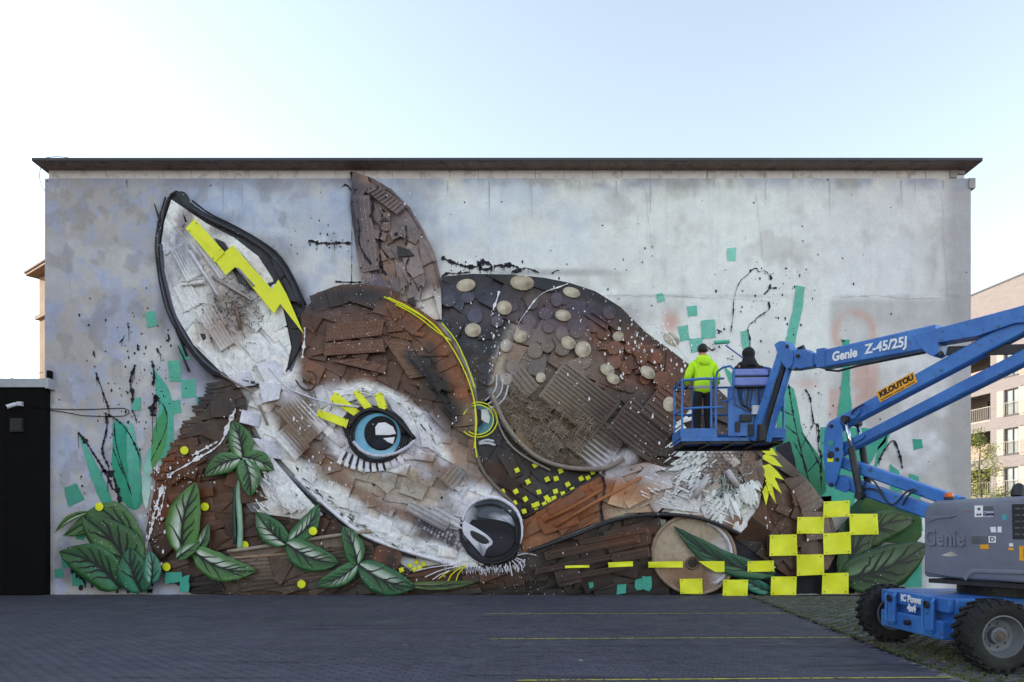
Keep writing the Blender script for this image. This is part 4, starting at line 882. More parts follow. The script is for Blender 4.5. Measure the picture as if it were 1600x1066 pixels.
# --- neck and flank at the left
NKP = [(348,588),(334,612),(322,644),(292,678),(264,704),(246,740),(236,790),(228,830),(240,868),(262,905),(300,928),(420,931),(640,931),(640,890),(600,862),(540,824),(480,780),(440,734),(405,694),(385,655),(384,622),(370,602)]
nkc = blend('#5a4036', [(265,765,45,70,'#7a421f',.95),(340,640,50,40,'#4f3d36',.9),(380,690,40,20,'#6a554c',.8),(330,780,50,50,'#6e4630',.8),(420,890,90,40,'#5d4a3e',.9),(560,900,80,30,'#3c2e2a',.9),(300,915,60,16,'#2a2228',.9),(390,840,60,30,'#5a3a2b',.8),(430,815,40,14,'#55453d',.8)])
neck = region('neck', NKP, nkc, .03, 17, 3.0, D(-18), 'slat', .06, 20, 'panel', '#251d1d', (24,44))
for i in range(26):     # ragged slats sticking out of the left outline
    t = i/25; x, y = (338-92*t+rng.uniform(-6,6), 598+148*t); l = rng.uniform(16,30); a = D(rng.uniform(-30,-8)) if t > .2 else D(-rng.uniform(5,20))
    q = [(x+l*.6, y-3), (x-l*.5*math.cos(a), y-l*.3*math.sin(-a)+2), (x-l*.4, y+5), (x+l*.6, y+4)]
    piece('slat', neck, q, .09+rng.uniform(0,.05), .03, col=nkc if t > .25 else np.array(C('#332a2b')), tint=rng.uniform(.7,1.1))
CSP = [(398,684),(440,732),(480,778),(505,805),(470,812),(430,806),(392,800),(372,770),(384,730)]
csc = blend('#eeedf2', [(410,740,24,28,'#bdbccb',.7),(460,800,40,20,'#e8e6e6',.8),(395,790,26,16,'#9c8c84',.7),(440,800,20,10,'#c9bcb0',.6)])
region('white_chest', CSP, csc, .19, 26, 1.6, D(50), 'plate', .03, 3, 'panel', '#6d6872')
# crate-like curved trough at the bottom
TRP = [(358,862),(420,854),(500,838),(580,832),(586,880),(540,915),(440,926),(380,920),(352,895)]
trc = blend('#6a594e', [(420,870,60,12,'#85725f',.8),(480,860,60,14,'#8a7866',.7),(450,920,90,12,'#41362f',.9),(560,870,30,30,'#4a3830',.8)])
tr = piece('trough', neck, TRP, .16, .1, col=trc, tint=1, dome=0)
for i in range(9):
    y = 866+i*6.4; a = max(356, 352+abs(i-3)*3+(12 if i > 5 else 0)); e = 582-max(0, i-3)*14
    piece('lath', tr, [(a, y+4), ((a+e)/2, y-4), (e, y-15), (e, y-11), ((a+e)/2, y-.4), (a, y+7.4)], .175+rng.uniform(0,.025), .02, col=trc, bev=.6)
bar(tr, smooth_pts([(356,862),(400,856),(450,848),(500,840),(580,830)], 1), .05, '#a39384', 'rim', .03, 7)
m_ = blobpoly(605, 872, 22, 28, 16, D(20)); sh = piece('old_shoe_sole', neck, m_, .2, .06, col=blend('#6d4230', [(612,880,10,22,'#2f2523',.9)]), tint=1)
# --- rump and tail
RPP = [(1188,692),(1215,706),(1244,732),(1272,762),(1288,785),(1302,815),(1312,856),(1294,890),(1232,902),(1190,872),(1148,842),(1180,800),(1194,750)]
rpc = blend('#5f4535', [(1275,790,38,60,'#7f6e63',.95),(1215,720,30,24,'#716359',.9),(1200,850,40,40,'#543727',.9),(1225,800,35,40,'#6b4a35',.8),(1290,870,22,26,'#8a7870',.8)])
rump = region('rump', RPP, rpc, .06, 38, 1.3, D(48), 'plate', .05, 5, 'panel', '#2c2220')
for q, u, v in (([(1238,766),(1262,750),(1290,790),(1256,806)],7,5),([(1252,800),(1292,800),(1300,840),(1262,846)],6,5)): studded('studded_plate', rump, q, u, v, rpc)
TLP = [(1062,690),(1110,698),(1188,692),(1196,740),(1186,790),(1172,818),(1154,836),(1128,820),(1100,800),(1075,775),(1058,745),(1062,715)]
tlc = blend('#c9bfb8', [(1085,715,28,30,'#f0eff4',.95),(1170,705,24,14,'#6b4b3a',.9),(1175,740,18,30,'#5f4436',.8),(1150,800,30,30,'#f0eff5',.95),(1120,740,24,24,'#8d7b70',.8),(1130,790,30,24,'#c6ccc6',.8)])
tail = region('tail', TLP, tlc, .12, 24, 1.5, D(70), 'plate', .05, 8, 'panel', '#4a403c')
for i in range(60):     # white feather-like shards
    if i < 14: x, y, a = 1060+rng.uniform(-2,26), 640+i*8.2+rng.uniform(-3,3), D(150+rng.uniform(-25,25))
    elif i < 26: x, y, a = 1075+(i-14)*4.2, 742+(i-14)*5.5, D(125+rng.uniform(-15,15))
    else: x, y, a = 1120+(i-26)*1.9, 806+8*math.sin((i-26)*.5)-(i-26)*1.3+rng.uniform(-6,6), D(104-(i-26)*1.6+rng.uniform(-14,14))
    l = rng.uniform(22,38); wd = rng.uniform(6,10); dx, dy = math.cos(a), math.sin(a); px_, py_ = -dy, dx
    q = [(x-dx*l*.5+px_*wd*.4, y-dy*l*.5+py_*wd*.4), (x-dx*l*.5-px_*wd*.4, y-dy*l*.5-py_*wd*.4), (x+dx*l*.1-px_*wd*.55, y+dy*l*.1-py_*wd*.55), (x+dx*l*.5, y+dy*l*.5), (x+dx*l*.1+px_*wd*.45, y+dy*l*.1+py_*wd*.45)]
    piece('feather_shard', tail, q, .27+rng.uniform(0,.1), .03, (rng.gauss(0,.08), rng.gauss(0,.08)), col=np.array(C('#f2f1f7')), tint=rng.uniform(.88,1.02), bev=.6)
net = MB()
for i in range(13):
    for j in range(11):
        x, y = 1092+j*7+(i % 2)*3.5, 706+i*5.6
        if not inpoly(TLP, np.array([x]), np.array([y]))[0]: continue
        net.tube([Vector(W(x+3.3*math.cos(q), y+3.1*math.sin(q), .25+.02*math.sin(x*.2))) for q in np.linspace(.52, 6.8, 7)], .011, 4, C('#8c8078') if rng.random() < .7 else C('#b5aaa0'))
net.build('wire_net', SCRAP, tail, cols=True)
st = MB()
for i in range(90):
    x, y = rng.gauss(1140, 15), rng.gauss(775, 13); a = rng.random()*6.28; q = []
    for k in range(6): q.append(Vector(W(x, y, .27+rng.uniform(0,.07)))); a += rng.gauss(0,.8); x += 4*math.cos(a); y += 4*math.sin(a)
    st.tube(q, .011, 4, C(rng.choice(['#b9cabd','#a3b8ab','#d2dbd4','#c2c9c2'])))
tag(st.build('loose_string', SCRAP, tail, cols=True), kind='stuff')
for a, b in (((1085,778),(1105,745)),((1136,735),(1152,760))): bar(tail, [a, b], .08, '#c4bcbc', 'bottle', .1, 9)
# --- left ear
E1 = [(276,299),(264,306),(254,338),(247,380),(248,412),(256,452),(267,492),(286,530),(312,566),(342,590),(400,604),(440,592),(468,545),(479,510),(474,478),(454,430),(430,398),(398,373),(360,353),(322,336),(296,318)]
E1I = [(271,316),(260,350),(254,396),(262,448),(279,494),(304,536),(346,578),(404,600),(442,588),(452,540),(446,510),(437,470),(424,436),(402,402),(366,374),(324,352)]
E1I = [(x+(x-360)*.035, y+(y-450)*.03) for x, y in E1I]
e1c = blend('#f0eff6', [(362,482,40,42,'#93806f',.7),(345,520,40,25,'#b09a8e',.7),(330,400,30,36,'#a99b98',.5),(283,385,12,48,'#8f8ca0',.7),(262,420,9,60,'#aaa8b8',.7),(385,440,30,20,'#5f5558',.6),(410,415,25,30,'#eceaf2',.8),(420,560,40,30,'#ecebf2',.8),(290,345,14,20,'#8a7a74',.7),(365,360,40,9,'#6f6c78',.7)])
ear1 = piece('left_ear', fawn, E1, .08, .08, col=np.array(C('#25222b')), tint=1, bev=1, dome=0)
for c in cells(E1I, 17, 3.0, D(62)): piece('slat', ear1, c, .10+rng.uniform(0,.05), .05, (rng.gauss(0,.05), rng.gauss(0,.05)), col=e1c)
for x, y, l, wd, a, n in ((292,462,44,30,-28,5),(330,497,46,34,-32,6),(345,525,40,26,-32,5),(300,440,40,12,-8,2),(290,410,60,26,62,6),(330,400,80,20,55,4)): ribbed('ribbed_panel', ear1, rect(x, y, l, wd, D(a+90 if n > 3 and a < 0 else a), .05), n, colf=e1c, ridge=.03)
for l_, r_, c_, lf in ((E1+[E1[0]], .028, '#211f28', .03), ([(p[0]-4+rng.uniform(-2,2), p[1]+rng.uniform(-3,3)) for p in E1[1:10]], .022, '#26242d', .0), ([(p[0]+3+rng.uniform(-2,2), p[1]-3+rng.uniform(-2,2)) for p in E1[14:]], .026, '#1d1b22', .02), ([(p[0]+(360-p[0])*.045, p[1]+(450-p[1])*.035) for p in E1[3:11]], .045, '#4a4858', .04), ([(p[0]+(360-p[0])*.04, p[1]+(450-p[1])*.05) for p in E1[14:]], .06, '#2f2d36', .05)):
    bar(ear1, smooth_pts(list(l_), 1), r_, c_, 'rubber_edge', lf, 6, off=.1)
for i in range(15):
    t = i/14; x, y = 250-4*math.sin(t*3)+t*40, 326+t*220+rng.uniform(-6,6); bar(ear1, [(x+6, y+30), (x-3, y+8), (x-8-rng.uniform(0,4), y-10)], [.03,.024,.012], '#25232c', 'rubber_strip', .0, 5, off=.05)
piece('black_plate', ear1, closed_smooth([(272,302),(282,298),(292,302),(300,320),(330,340),(320,344),(290,324)], 1), .16, .06, col=np.array(C('#232129')), tint=1)
for q in ([(400,372),(432,392),(452,420),(470,458),(478,482),(466,478),(446,440),(424,410)], [(424,398),(440,412),(446,430),(438,436),(428,420)], [(440,432),(458,440),(470,474),(452,470)], [(446,484),(472,482),(478,505),(462,515),(442,512)], [(335,372),(350,378),(362,395),(350,398)], [(360,415),(392,430),(398,455),(372,440)]):
    piece('black_plate', ear1, q, hmax(q, True)+.04, .05, (rng.gauss(0,.1), rng.gauss(0,.1)), col=np.array(C('#26242c')), tint=rng.uniform(.8,1.5))
nest = MB()
for i in range(170):
    x, y = rng.gauss(368, 22), rng.gauss(480, 22)
    if not inpoly(E1I, np.array([x]), np.array([y]))[0]: continue
    a = rng.random()*6.28; q = []
    for k in range(5): q.append(Vector(W(x, y, hat(368,480)+.02+rng.uniform(0,.06)))); a += rng.gauss(0,.9); x += 3*math.cos(a); y += 3*math.sin(a)
    nest.tube(q, .009, 3, C(rng.choice(['#5d5452','#8d817c','#a69d9a','#4a4244','#c2bcc0'])))
tag(nest.build('wire_nest', SCRAP, ear1, cols=True), kind='stuff')
for a, b, c in (((332,432),(395,470),'#b3a9a8'),((296,392),(340,462),'#d6d3dc'),((366,470),(376,515),'#7d6a5e'),((372,420),(398,448),'#97909a')): bar(ear1, [a, b], .045, c, 'batten', .05, 4)
# --- right ear
E2 = [(551,268),(576,276),(612,296),(640,324),(662,360),(679,395),(688,430),(690,470),(690,500),(662,500),(632,482),(600,466),(575,452),(563,430),(555,380),(547,320)]
e2c = blend('#84716c', [(556,330,10,70,'#4c4452',.9),(575,380,16,90,'#8b7a7c',.6),(640,340,26,24,'#7d7078',.7),(650,410,30,40,'#94817a',.8),(675,482,22,26,'#dcd6cf',.9),(600,300,36,16,'#6a5a58',.8),(590,450,26,14,'#55506a',.7),(630,470,20,12,'#a09488',.7)])
ear2 = region('right_ear', E2, e2c, .08, 21, 2.4, D(70), 'strip', .05, 9, 'panel', '#2e272c', (18,32))
ribbed('ribbed_panel', ear2, [(572,300),(590,290),(636,322),(620,336)], 9, colf=e2c)
ribbed('ribbed_panel', ear2, rect(572, 365, 120, 26, D(82), .04), 4, colf=e2c)
for p in ([(549,270),(558,300),(556,340),(560,390),(572,440),(590,456)],): bar(ear2, smooth_pts(p, 1), .05, '#3b3540', 'rubber_edge', .0, 6, off=.1)
bar(ear2, smooth_pts([(556,272),(590,284),(625,310),(650,345),(670,385),(682,420),(688,460)], 1), .035, '#6f6062', 'rubber_edge', .0, 6, off=.12)
piece('panel', ear2, [(552,272),(600,296),(604,302),(575,292),(553,296)], .2, .05, col=e2c)
for q in ([(592,346),(602,339),(609,346),(592,347)], [(620,384),(640,390),(648,400),(622,402)], [(637,467),(648,463),(650,480),(636,472)]): piece('dark_gap', ear2, q, hmax(q)+.012, .01, col=np.array(C('#2b2426')), tint=1)
# --- head
HDP = [(470,492),(485,473),(510,459),(550,452),(595,457),(640,473),(680,500),(710,540),(730,580),(743,620),(747,660),(741,700),(749,735),(775,765),(805,792),(816,830),(800,866),(770,884),(720,888),(670,874),(620,860),(570,840),(530,810),(495,780),(465,747),(435,715),(405,682),(386,642),(392,616),(420,600),(455,582),(472,545)]
hdc = blend('#6c4a3b', [(550,470,90,20,'#453a40',.9),(500,500,36,30,'#4e3f3f',.8),(565,540,100,60,'#6e4836',.9),(500,590,36,44,'#7c5945',.8),(640,500,40,24,'#7e4a2e',.9),(680,535,40,34,'#8f5632',.95),(712,600,30,60,'#8d5532',.95),(735,660,16,40,'#9a826a',.9),(640,560,34,44,'#76543d',.8),(672,575,14,40,'#2f2625',.9),(690,620,16,40,'#2a2427',.95),(704,650,18,30,'#262329',.95),(665,650,34,44,'#5b4238',.9),(700,690,40,34,'#7d6453',.9),
   (470,650,40,50,'#8b7563',.95),(440,610,34,26,'#e3e1e8',.9),(420,640,26,30,'#a18e80',.8),(520,622,34,22,'#dcdae2',.9),(560,630,40,16,'#dddce5',.9),(640,650,30,14,'#dfdde8',.9),(600,690,90,44,'#dddbe6',.8),(670,700,24,40,'#cfcbd6',.7),(580,745,90,30,'#b5a99c',.95),(660,750,60,34,'#a3917f',.9),(700,720,40,20,'#a68c7c',.9),(730,740,22,20,'#8f8f92',.7),
   (690,800,50,34,'#a9a6aa',.95),(640,800,60,30,'#c0bdc2',.9),(740,775,36,22,'#dcdbe4',.95),(430,700,34,22,'#dedce6',.9),(470,745,36,24,'#e9e8f0',.95),(520,795,44,24,'#eae9f2',.95),(580,835,50,22,'#e9e8f1',.95),(660,862,60,18,'#dfdeea',.95),(730,880,50,14,'#e6e5ee',.95),(520,740,40,26,'#a08b7b',.8),(550,785,40,20,'#b39a88',.8)], [([(400,640),(425,690),(470,742),(528,798),(600,842),(680,866),(735,880)],17,'#f0eff6',.95),([(405,600),(425,592),(448,578)],20,'#efeef5',.9),([(500,662),(512,632),(535,614),(570,607),(610,620),(648,648),(676,690),(696,716)],11,'#eeedf5',.95),([(512,676),(535,702),(570,724),(615,728),(650,712)],12,'#eceaf3',.95),
  ([(560,752),(620,770),(670,778)],14,'#b3a898',.8),([(500,712),(540,756),(590,790),(650,812)],9,'#8e6a55',.75),([(520,762),(570,800),(640,828)],8,'#f0eff6',.8),([(455,640),(500,700)],16,'#8a7462',.7),([(738,770),(770,778),(800,792)],9,'#efeef5',.9),([(725,800),(716,830),(726,862)],9,'#e4e3ec',.8),([(660,815),(700,835)],12,'#77747e',.7),
  ([(640,556),(668,585),(692,622),(708,655)],10,'#2a2427',.9),([(606,470),(650,492),(690,530),(716,572),(733,620)],12,'#8f5630',.8),([(490,478),(540,460),(600,464)],10,'#3a3238',.85),([(700,700),(730,725),(752,752)],9,'#a9917f',.6),([(640,700),(665,740)],9,'#c9c6d0',.6)])
head = region('head', HDP, hdc, .14, 23, 1.5, D(25), 'plate', .05, 72, 'panel', '#2f2727', (12,28))
for q, u, v in (([(512,506),(600,500),(596,524),(508,534)],14,4),([(508,536),(598,530),(602,550),(506,556)],14,3),([(516,564),(560,560),(604,572),(600,584),(514,580)][:4],13,3),([(600,532),(640,536),(668,588),(640,592)],7,6)): studded('studded_plate', head, q, u, v, hdc)
for i in range(11):     # brow hood along the skull
    t = i/10; x, y = 496+t*120, 478-24*math.sin(.4+t*2.2); a = D(-62+t*90)
    piece('hood_plate', head, rect(x, y+4, 30, 18, a+D(60) if False else D(70+t*20), .1), .22+rng.uniform(0,.05), .06, (0,-.1), col=hdc, tint=rng.uniform(.6,1.0))
arc = [(628,480),(660,497),(690,524),(712,556),(727,592),(737,628),(741,664)]
for i in range(len(arc)-1):
    for s in (0, .5):
        x, y = arc[i][0]+(arc[i+1][0]-arc[i][0])*s, arc[i][1]+(arc[i+1][1]-arc[i][1])*s; a = math.atan2(arc[i+1][1]-arc[i][1], arc[i+1][0]-arc[i][0])
        piece('brow_plate', head, rect(x-13*math.sin(a)*1-4, y+13*math.cos(a)*0+8, 26, 34, a, .12), .26+rng.uniform(0,.04), .06, (.1,.0), col=hdc)
for x, y, l, wd, a, n in ((472,655,70,44,48,8),(455,690,50,34,48,6),(700,810,60,14,28,2),(668,806,70,20,28,3),(708,745,34,26,-50,4)): ribbed('ribbed_panel', head, rect(x, y, l, wd, D(a), .05), n, colf=hdc, ridge=.03)
tread = MB()
for i in range(13):
    for j in range(3):
        x, y = 658+i*5.2+j*-2.4, 806+i*3.3+j*6.2; q = rect(x, y, 4.0, 5, D(30), .1); tread.add([W(a, b, .31) for a, b in q]+[W(a, b, .34) for a, b in q], BOXF, C(rng.choice(['#8d8a94','#5f5d68','#a9a6ae','#4a4852'])))
tread.build('tread_strip', SCRAP, head, cols=True)
bar(head, smooth_pts([(462,744),(490,772),(520,800),(560,832),(600,850),(650,866),(700,880)], 1), .05, '#e6e5ee', 'edge_trim', .03, 6, off=.2)
bar(head, smooth_pts([(400,690),(440,735),(480,775),(520,806),(565,840),(610,860),(650,872)], 1), .035, '#1f1d24', 'edge_trim', .0, 6, off=.16)
bar(head, smooth_pts([(742,700),(752,735),(775,762),(800,785),(812,806)], 1), .05, '#77685c', 'edge_trim', .02, 7, off=.2)
bar(head, smooth_pts([(480,580),(492,582),(496,600),(484,612),(470,606),(462,594)], 2), .022, '#3f342f', 'cable', .05, 6)
bar(head, smooth_pts([(420,575),(445,605),(480,620),(520,632),(560,636)], 2), .025, '#d6d4dd', 'cable', .05, 6)
bar(head, smooth_pts([(345,584),(370,600),(395,612),(408,640),(418,664)], 2), .03, '#8b7a70', 'cable', .08, 6, off=.2)
bar(head, smooth_pts([(640,560),(668,590),(690,620),(706,648)], 1), .022, '#2a2730', 'cable', .06, 5)
# white furry pieces at the ear root
for q in ([(400,570),(430,562),(456,582),(448,606),(420,610)],[(352,584),(390,580),(400,602),(372,606)],[(378,640),(408,648),(404,668),(374,660)],[(404,596),(440,600),(436,624),(410,630)],[(392,684),(430,690),(450,720),(420,715)]): piece('white_panel', head, q, hmax(q, True)+.04, .05, (rng.gauss(0,.08), rng.gauss(0,.08)), col=blend('#dfdde6', []))
# --- eye
def ring(parent, name, x, y, rx, ry, r, col, off, a0=0, a1=6.2832, n=30, mat=SCRAP, ang=0):
    mb = MB(); ca, sa = math.cos(ang), math.sin(ang)
    mb.tube([Vector(W(x+rx*math.cos(q)*ca-ry*math.sin(q)*sa, y+rx*math.cos(q)*sa+ry*math.sin(q)*ca, off)) for q in np.linspace(a0, a1, n)], r, 6, C(col)); return mb.build(name, mat, parent, smooth=True, cols=True)
GLOSS = vcol('glossy_painted_disc', rough=.5, var=.15, sc=4, specks=False, bmp=.05, streak=False); GLOSS.node_tree.nodes['Principled BSDF'].inputs['Specular IOR Level'].default_value = .22
def eye(parent, x, y, s, off, cut=None):
    e = piece('eye', parent, blobpoly(x, y, 38*s, 38*s, 28), off, .08, col=blend('#6aa9c6', [(x+6*s, y+26*s, 26*s, 9*s, '#a3d0de', .9), (x-24*s, y+4*s, 9*s, 24*s, '#8cc2d8', .8)]), tint=1, mat=GLOSS, bev=2, dome=.01)
    piece('pupil', e, blobpoly(x+5*s, y-5*s, 26*s, 27*s, 24), off+.03, .02, col=blend('#14141c', [(x+4*s, y+10*s, 14*s, 8*s, '#232838', .8)]), tint=1, mat=GLOSS, bev=2)
    piece('glint', e, [(x-4*s,y-14*s),(x+1*s,y-21*s),(x+12*s,y-22*s),(x+24*s,y-15*s),(x+29*s,y-4*s),(x+18*s,y-2*s),(x-3*s,y-2*s)], off+.05, .015, mat=WHT, bev=.8)
    piece('glint', e, [(x+8*s,y+3*s),(x+27*s,y+1*s),(x+24*s,y+12*s),(x+16*s,y+9*s)], off+.05, .015, mat=WHT, bev=.6)
    return e
lid = closed_smooth([(532,660),(548,640),(575,632),(600,636),(625,650),(640,670),(650,688),(632,700),(610,712),(585,714),(560,706),(542,688)], 1)
socket = piece('eye_socket', head, lid, .33, .18, col=np.array(C('#1e1b22')), tint=1, bev=2)
ey = eye(head, 590, 682, 1.0, .385)
for rx, ry, r_, c, o in ((38,38,.035,'#15141a',.415),(42,40,.03,'#262430',.405),(46,41,.03,'#17161c',.395)): ring(socket, 'lid_cord', 590, 681, rx, ry, r_, c, o)
bar(socket, smooth_pts([(552,690),(565,706),(590,714),(615,710),(636,700),(648,688)], 1), .045, '#cfcdd8', 'lid_edge', .02, 6, off=.40)
bar(socket, smooth_pts([(545,668),(560,646),(585,638),(612,648),(632,668),(648,686)], 1), .06, '#17151b', 'lid_edge', .03, 6, off=.40)
for q in ([(602,620),(625,628),(640,646),(655,670),(648,684),(630,656),(612,640)],[(650,660),(668,660),(680,690),(690,712),(672,702),(658,690)],[(510,640),(530,630),(548,632),(540,648),(522,668),(512,660)],[(520,612),(560,606),(590,616),(560,624),(536,630)],[(498,660),(520,672),(540,695),(532,700),(505,676)]):
    piece('white_lid', head, q, hmax(q, True)+.035, .05, (rng.gauss(0,.06), rng.gauss(0,.06)), col=blend('#e2e1ea', []))
for i in range(10):
    t = i/9; x, y = 534+t*90, 708+16*math.sin(t*2.6+.25); a = D(118-t*60)
    piece('lower_lash', head, rect(x, y+3, 22, 7.5, a, .1), .36, .1, (0,.05), col=blend('#e4e3ec', []))
    if i < 7: piece('lash_gap', head, rect(x+4.5, y+1, 16, 3, a, .1), .375, .03, mat=BLK)
# --- far eye beyond the brow
FE = closed_smooth([(740,630),(756,632),(768,648),(772,662),(764,676),(744,682)], 1)
fe = piece('far_eye', fawn, FE, .12, .1, col=blend('#5d98a6', [(750,652,10,16,'#20202a',1.),(756,640,9,5,'#8fb8bd',.5)]), tint=1, mat=GLOSS)
piece('glint', fe, [(752,640),(762,640),(766,652),(764,662),(758,660),(752,656)], .14, .02, mat=WHT)
piece('pupil', fe, closed_smooth([(744,640),(752,640),(753,658),(748,668),(743,668)], 1), .135, .02, mat=BLK)
for pts in (((748,692),(760,687),(772,690)),((748,694),(762,692),(774,696))): bar(fe, smooth_pts(list(pts), 1), .035, '#d6d5df', 'lower_lash', .0, 5, off=.15)
# --- nose
NS = closed_smooth([(722,812),(730,792),(748,780),(772,776),(796,786),(812,804),(817,830),(812,856),(796,874),(770,882),(745,876),(726,856),(719,834)], 1)
nose = piece('nose', fawn, NS, .34, .26, col=blend('#211f28', [(768,796,40,16,'#59606c',.9),(730,812,12,26,'#c9cad4',.9),(775,845,34,26,'#2b2932',.9),(745,862,24,14,'#3c3a46',.8)]), tint=1, mat=GLOSS, bev=4, dome=-.05)
nl = len(NS)
m_ = MB(); q_ = NS[-2:]+NS[:14]; m_.tube([Vector(W(x, y, .36)) for x, y in q_], [.02+.035*math.sin(math.pi*i/(len(q_)-1)) for i in range(len(q_))], 6, C('#e3e2ec')); m_.build('white_rim', SCRAP, nose, smooth=True, cols=True)
m_ = MB(); q_ = NS[13:]+NS[:1]; m_.tube([Vector(W(x, y, .35)) for x, y in q_], .04, 6, C('#121017')); m_.build('dark_rim', SCRAP, nose, smooth=True, cols=True)
m_ = MB(); m_.tube([Vector(W(x, y, .375)) for x, y in smooth_pts([(742,792),(770,786),(795,798),(808,822),(806,850)], 2)], [.012,.02,.025,.03,.03,.03,.03,.03,.03,.025,.02,.02,.02,.02,.012][:len(smooth_pts([(742,792),(770,786),(795,798),(808,822),(806,850)], 2))] if False else .022, 6, C('#15131a')); m_.build('inner_rim', SCRAP, nose, smooth=True, cols=True)
piece('bowl_panel', nose, closed_smooth([(730,812),(760,812),(795,818),(806,840),(796,862),(770,872),(748,868),(738,846)], 1), .375, .03, (.04,.0), col=blend('#211f27', [(780,850,26,16,'#34323d',.8)]), tint=1, mat=GLOSS)
piece('nostril_flange', nose, closed_smooth([(723,812),(732,818),(746,826),(764,838),(772,849),(760,857),(756,872),(748,862),(734,846),(722,832)], 1), .395, .03, col=blend('#d9d8e2', [(752,862,8,10,'#6c6b78',.9),(764,846,6,6,'#9a99a6',.7)]), tint=1, mat=GLOSS)
piece('nostril', nose, closed_smooth([(734,828),(746,832),(760,840),(766,848),(756,851),(744,845),(736,838)], 1), .41, .02, mat=BLK)
piece('highlight_panel', nose, closed_smooth([(742,808),(752,795),(770,792),(790,798),(804,812),(808,826),(790,815),(765,811)], 1), .385, .02, col=blend('#565c68', [(788,810,14,5,'#c9ced8',.9)]), tint=1, mat=GLOSS)
piece('under_nose', nose, closed_smooth([(722,868),(750,880),(790,878),(812,858),(815,868),(790,890),(750,892),(725,884)], 1), .22, .1, col=np.array(C('#1d1a20')), tint=1)
wk = MB()
for a, b, c, cc in (((722,884),(690,890),(664,902),'#dcd9de'),((724,884),(700,893),(686,904),'#e6e000'),((726,884),(706,896),(700,908),'#e6e000'),((728,884),(716,896),(712,910),'#e6e000'),((724,885),(690,896),(676,906),'#dcd9de'),((808,868),(822,864),(838,868),'#dcd9de'),((806,872),(818,876),(820,884),'#dcd9de'),((800,876),(808,884),(810,894),'#dcd9de'),((796,878),(798,888),(800,900),'#dcd9de'),((804,874),(814,880),(816,892),'#dcd9de'),((722,882),(680,885),(650,892),'#dcd9de')):
    wk.tube([Vector(W(x, y, .27)) for x, y in smooth_pts([a, b, c], 1)], .016, 5, C(cc))
wk.build('whiskers', SCRAP, nose, cols=True)
# white brush fur under the jaw
fj = MB()
for i in range(60):
    t = rng.random(); x, y = 1010+t*120+rng.gauss(0,10), 752+t*40+rng.gauss(0,14); l = rng.uniform(8,20)
    if inpoly(LGP, np.array([x]), np.array([y]))[0]: ribbon(fj, [(x, y), (x+l, y+l*.45)], lambda q: 2.2*(1-.6*q), '#f0eff5', .014)
for i in range(120):
    x, y = rng.gauss(1085,14), rng.uniform(690,770); l = rng.uniform(8,18); ribbon(fj, [(x, y), (x-l*.8, y+l*.6)], lambda q: 2.4*(1-.7*q), '#f2f1f7', .016)
for i in range(60):
    x, y = rng.uniform(392,470), rng.uniform(700,800)
    if inpoly(CSP, np.array([x]), np.array([y]))[0]: ribbon(fj, [(x, y), (x+rng.uniform(8,16), y+rng.uniform(8,16))], lambda q: 2.6*(1-.6*q), '#f2f1f7', .014)
for i in range(90):
    t = rng.random(); a0 = [(505,655),(520,625),(560,608),(610,620),(648,650),(680,695)]; k_ = min(4, int(t*5)); f_ = t*5-k_; x, y = a0[k_][0]+(a0[k_+1][0]-a0[k_][0])*f_+rng.gauss(0,3), a0[k_][1]+(a0[k_+1][1]-a0[k_][1])*f_+rng.gauss(0,3); dx, dy = a0[k_+1][0]-a0[k_][0], a0[k_+1][1]-a0[k_][1]; ll_ = math.hypot(dx, dy)
    ribbon(fj, [(x, y), (x+dx/ll_*12, y+dy/ll_*12)], lambda q: 1.8*(1-.5*q), '#f2f1f7', .014)
for i in range(120):
    t = rng.random(); x = 690+t*130; y = 872+12*math.sin(t*3.0)+rng.uniform(0,8); ribbon(fj, [(x, y), (x+rng.uniform(-2,2), y+rng.uniform(5,11))], lambda q: 2.0*(1-.7*q), '#e4e2ea', .02)
for i in range(160):
    t = rng.random(); x, y = 470+t*200, 752+t*118-40*math.sin(t*3.1)*-.35+rng.gauss(0,6); ribbon(fj, [(x, y), (x+rng.uniform(8,16), y+rng.uniform(4,9))], lambda q: 2.4*(1-.6*q), '#eeedf4', .014)
tag(fj.build('brushed_fur', PAINT, head, cols=True), kind='stuff')
# --- splashes of white and black across the relief
sp = MB(); Wc = '#ecebf0'
for pts, w0 in (([(368,640),(358,660),(348,690),(330,705),(310,715),(290,728),(270,738),(262,746)],7),([(255,760),(246,785),(240,805),(236,830),(228,850),(226,880)],7),([(258,760),(252,800),(238,815)],4),([(888,443),(870,450),(850,456),(836,468),(822,488),(810,505)],2.2),([(1036,505),(1040,520),(1050,527),(1054,535),(1064,548),(1075,562)],3.5),([(780,455),(776,470),(768,488)],3.5),([(476,512),(476,530),(472,560)],4),([(500,790),(530,790),(555,800),(580,815)],4),([(300,712),(322,700),(340,690)],5)):
    ribbon(sp, smooth_pts(pts, 2), lambda t: w0*(.12+.75*abs(math.sin(t*17+w0))*abs(math.sin(t*7+.6))+.2*rng.random()), Wc, .02, .8, True, 2.5)
for a in ((270,740,30,10,110,1.6),(240,810,10,40,160,1.7),(1010,520,30,16,170,1.7),(1040,560,30,20,120,1.6),(770,520,10,40,70,1.6),(960,600,60,40,120,1.3),(480,650,16,26,70,1.5),(500,760,20,30,120,1.8),(720,620,14,50,90,1.0),(600,560,80,60,140,.9),(870,500,100,40,120,1.0),(700,900,50,12,120,.9),(1210,820,30,40,60,1.2),(620,370,30,50,70,1.2),(380,620,20,30,40,1.2),(520,800,30,12,70,1.6),(1020,690,40,30,70,1.3),(880,870,80,20,80,.8),(985,560,50,40,90,1.2)): drops(sp, *a, Wc)
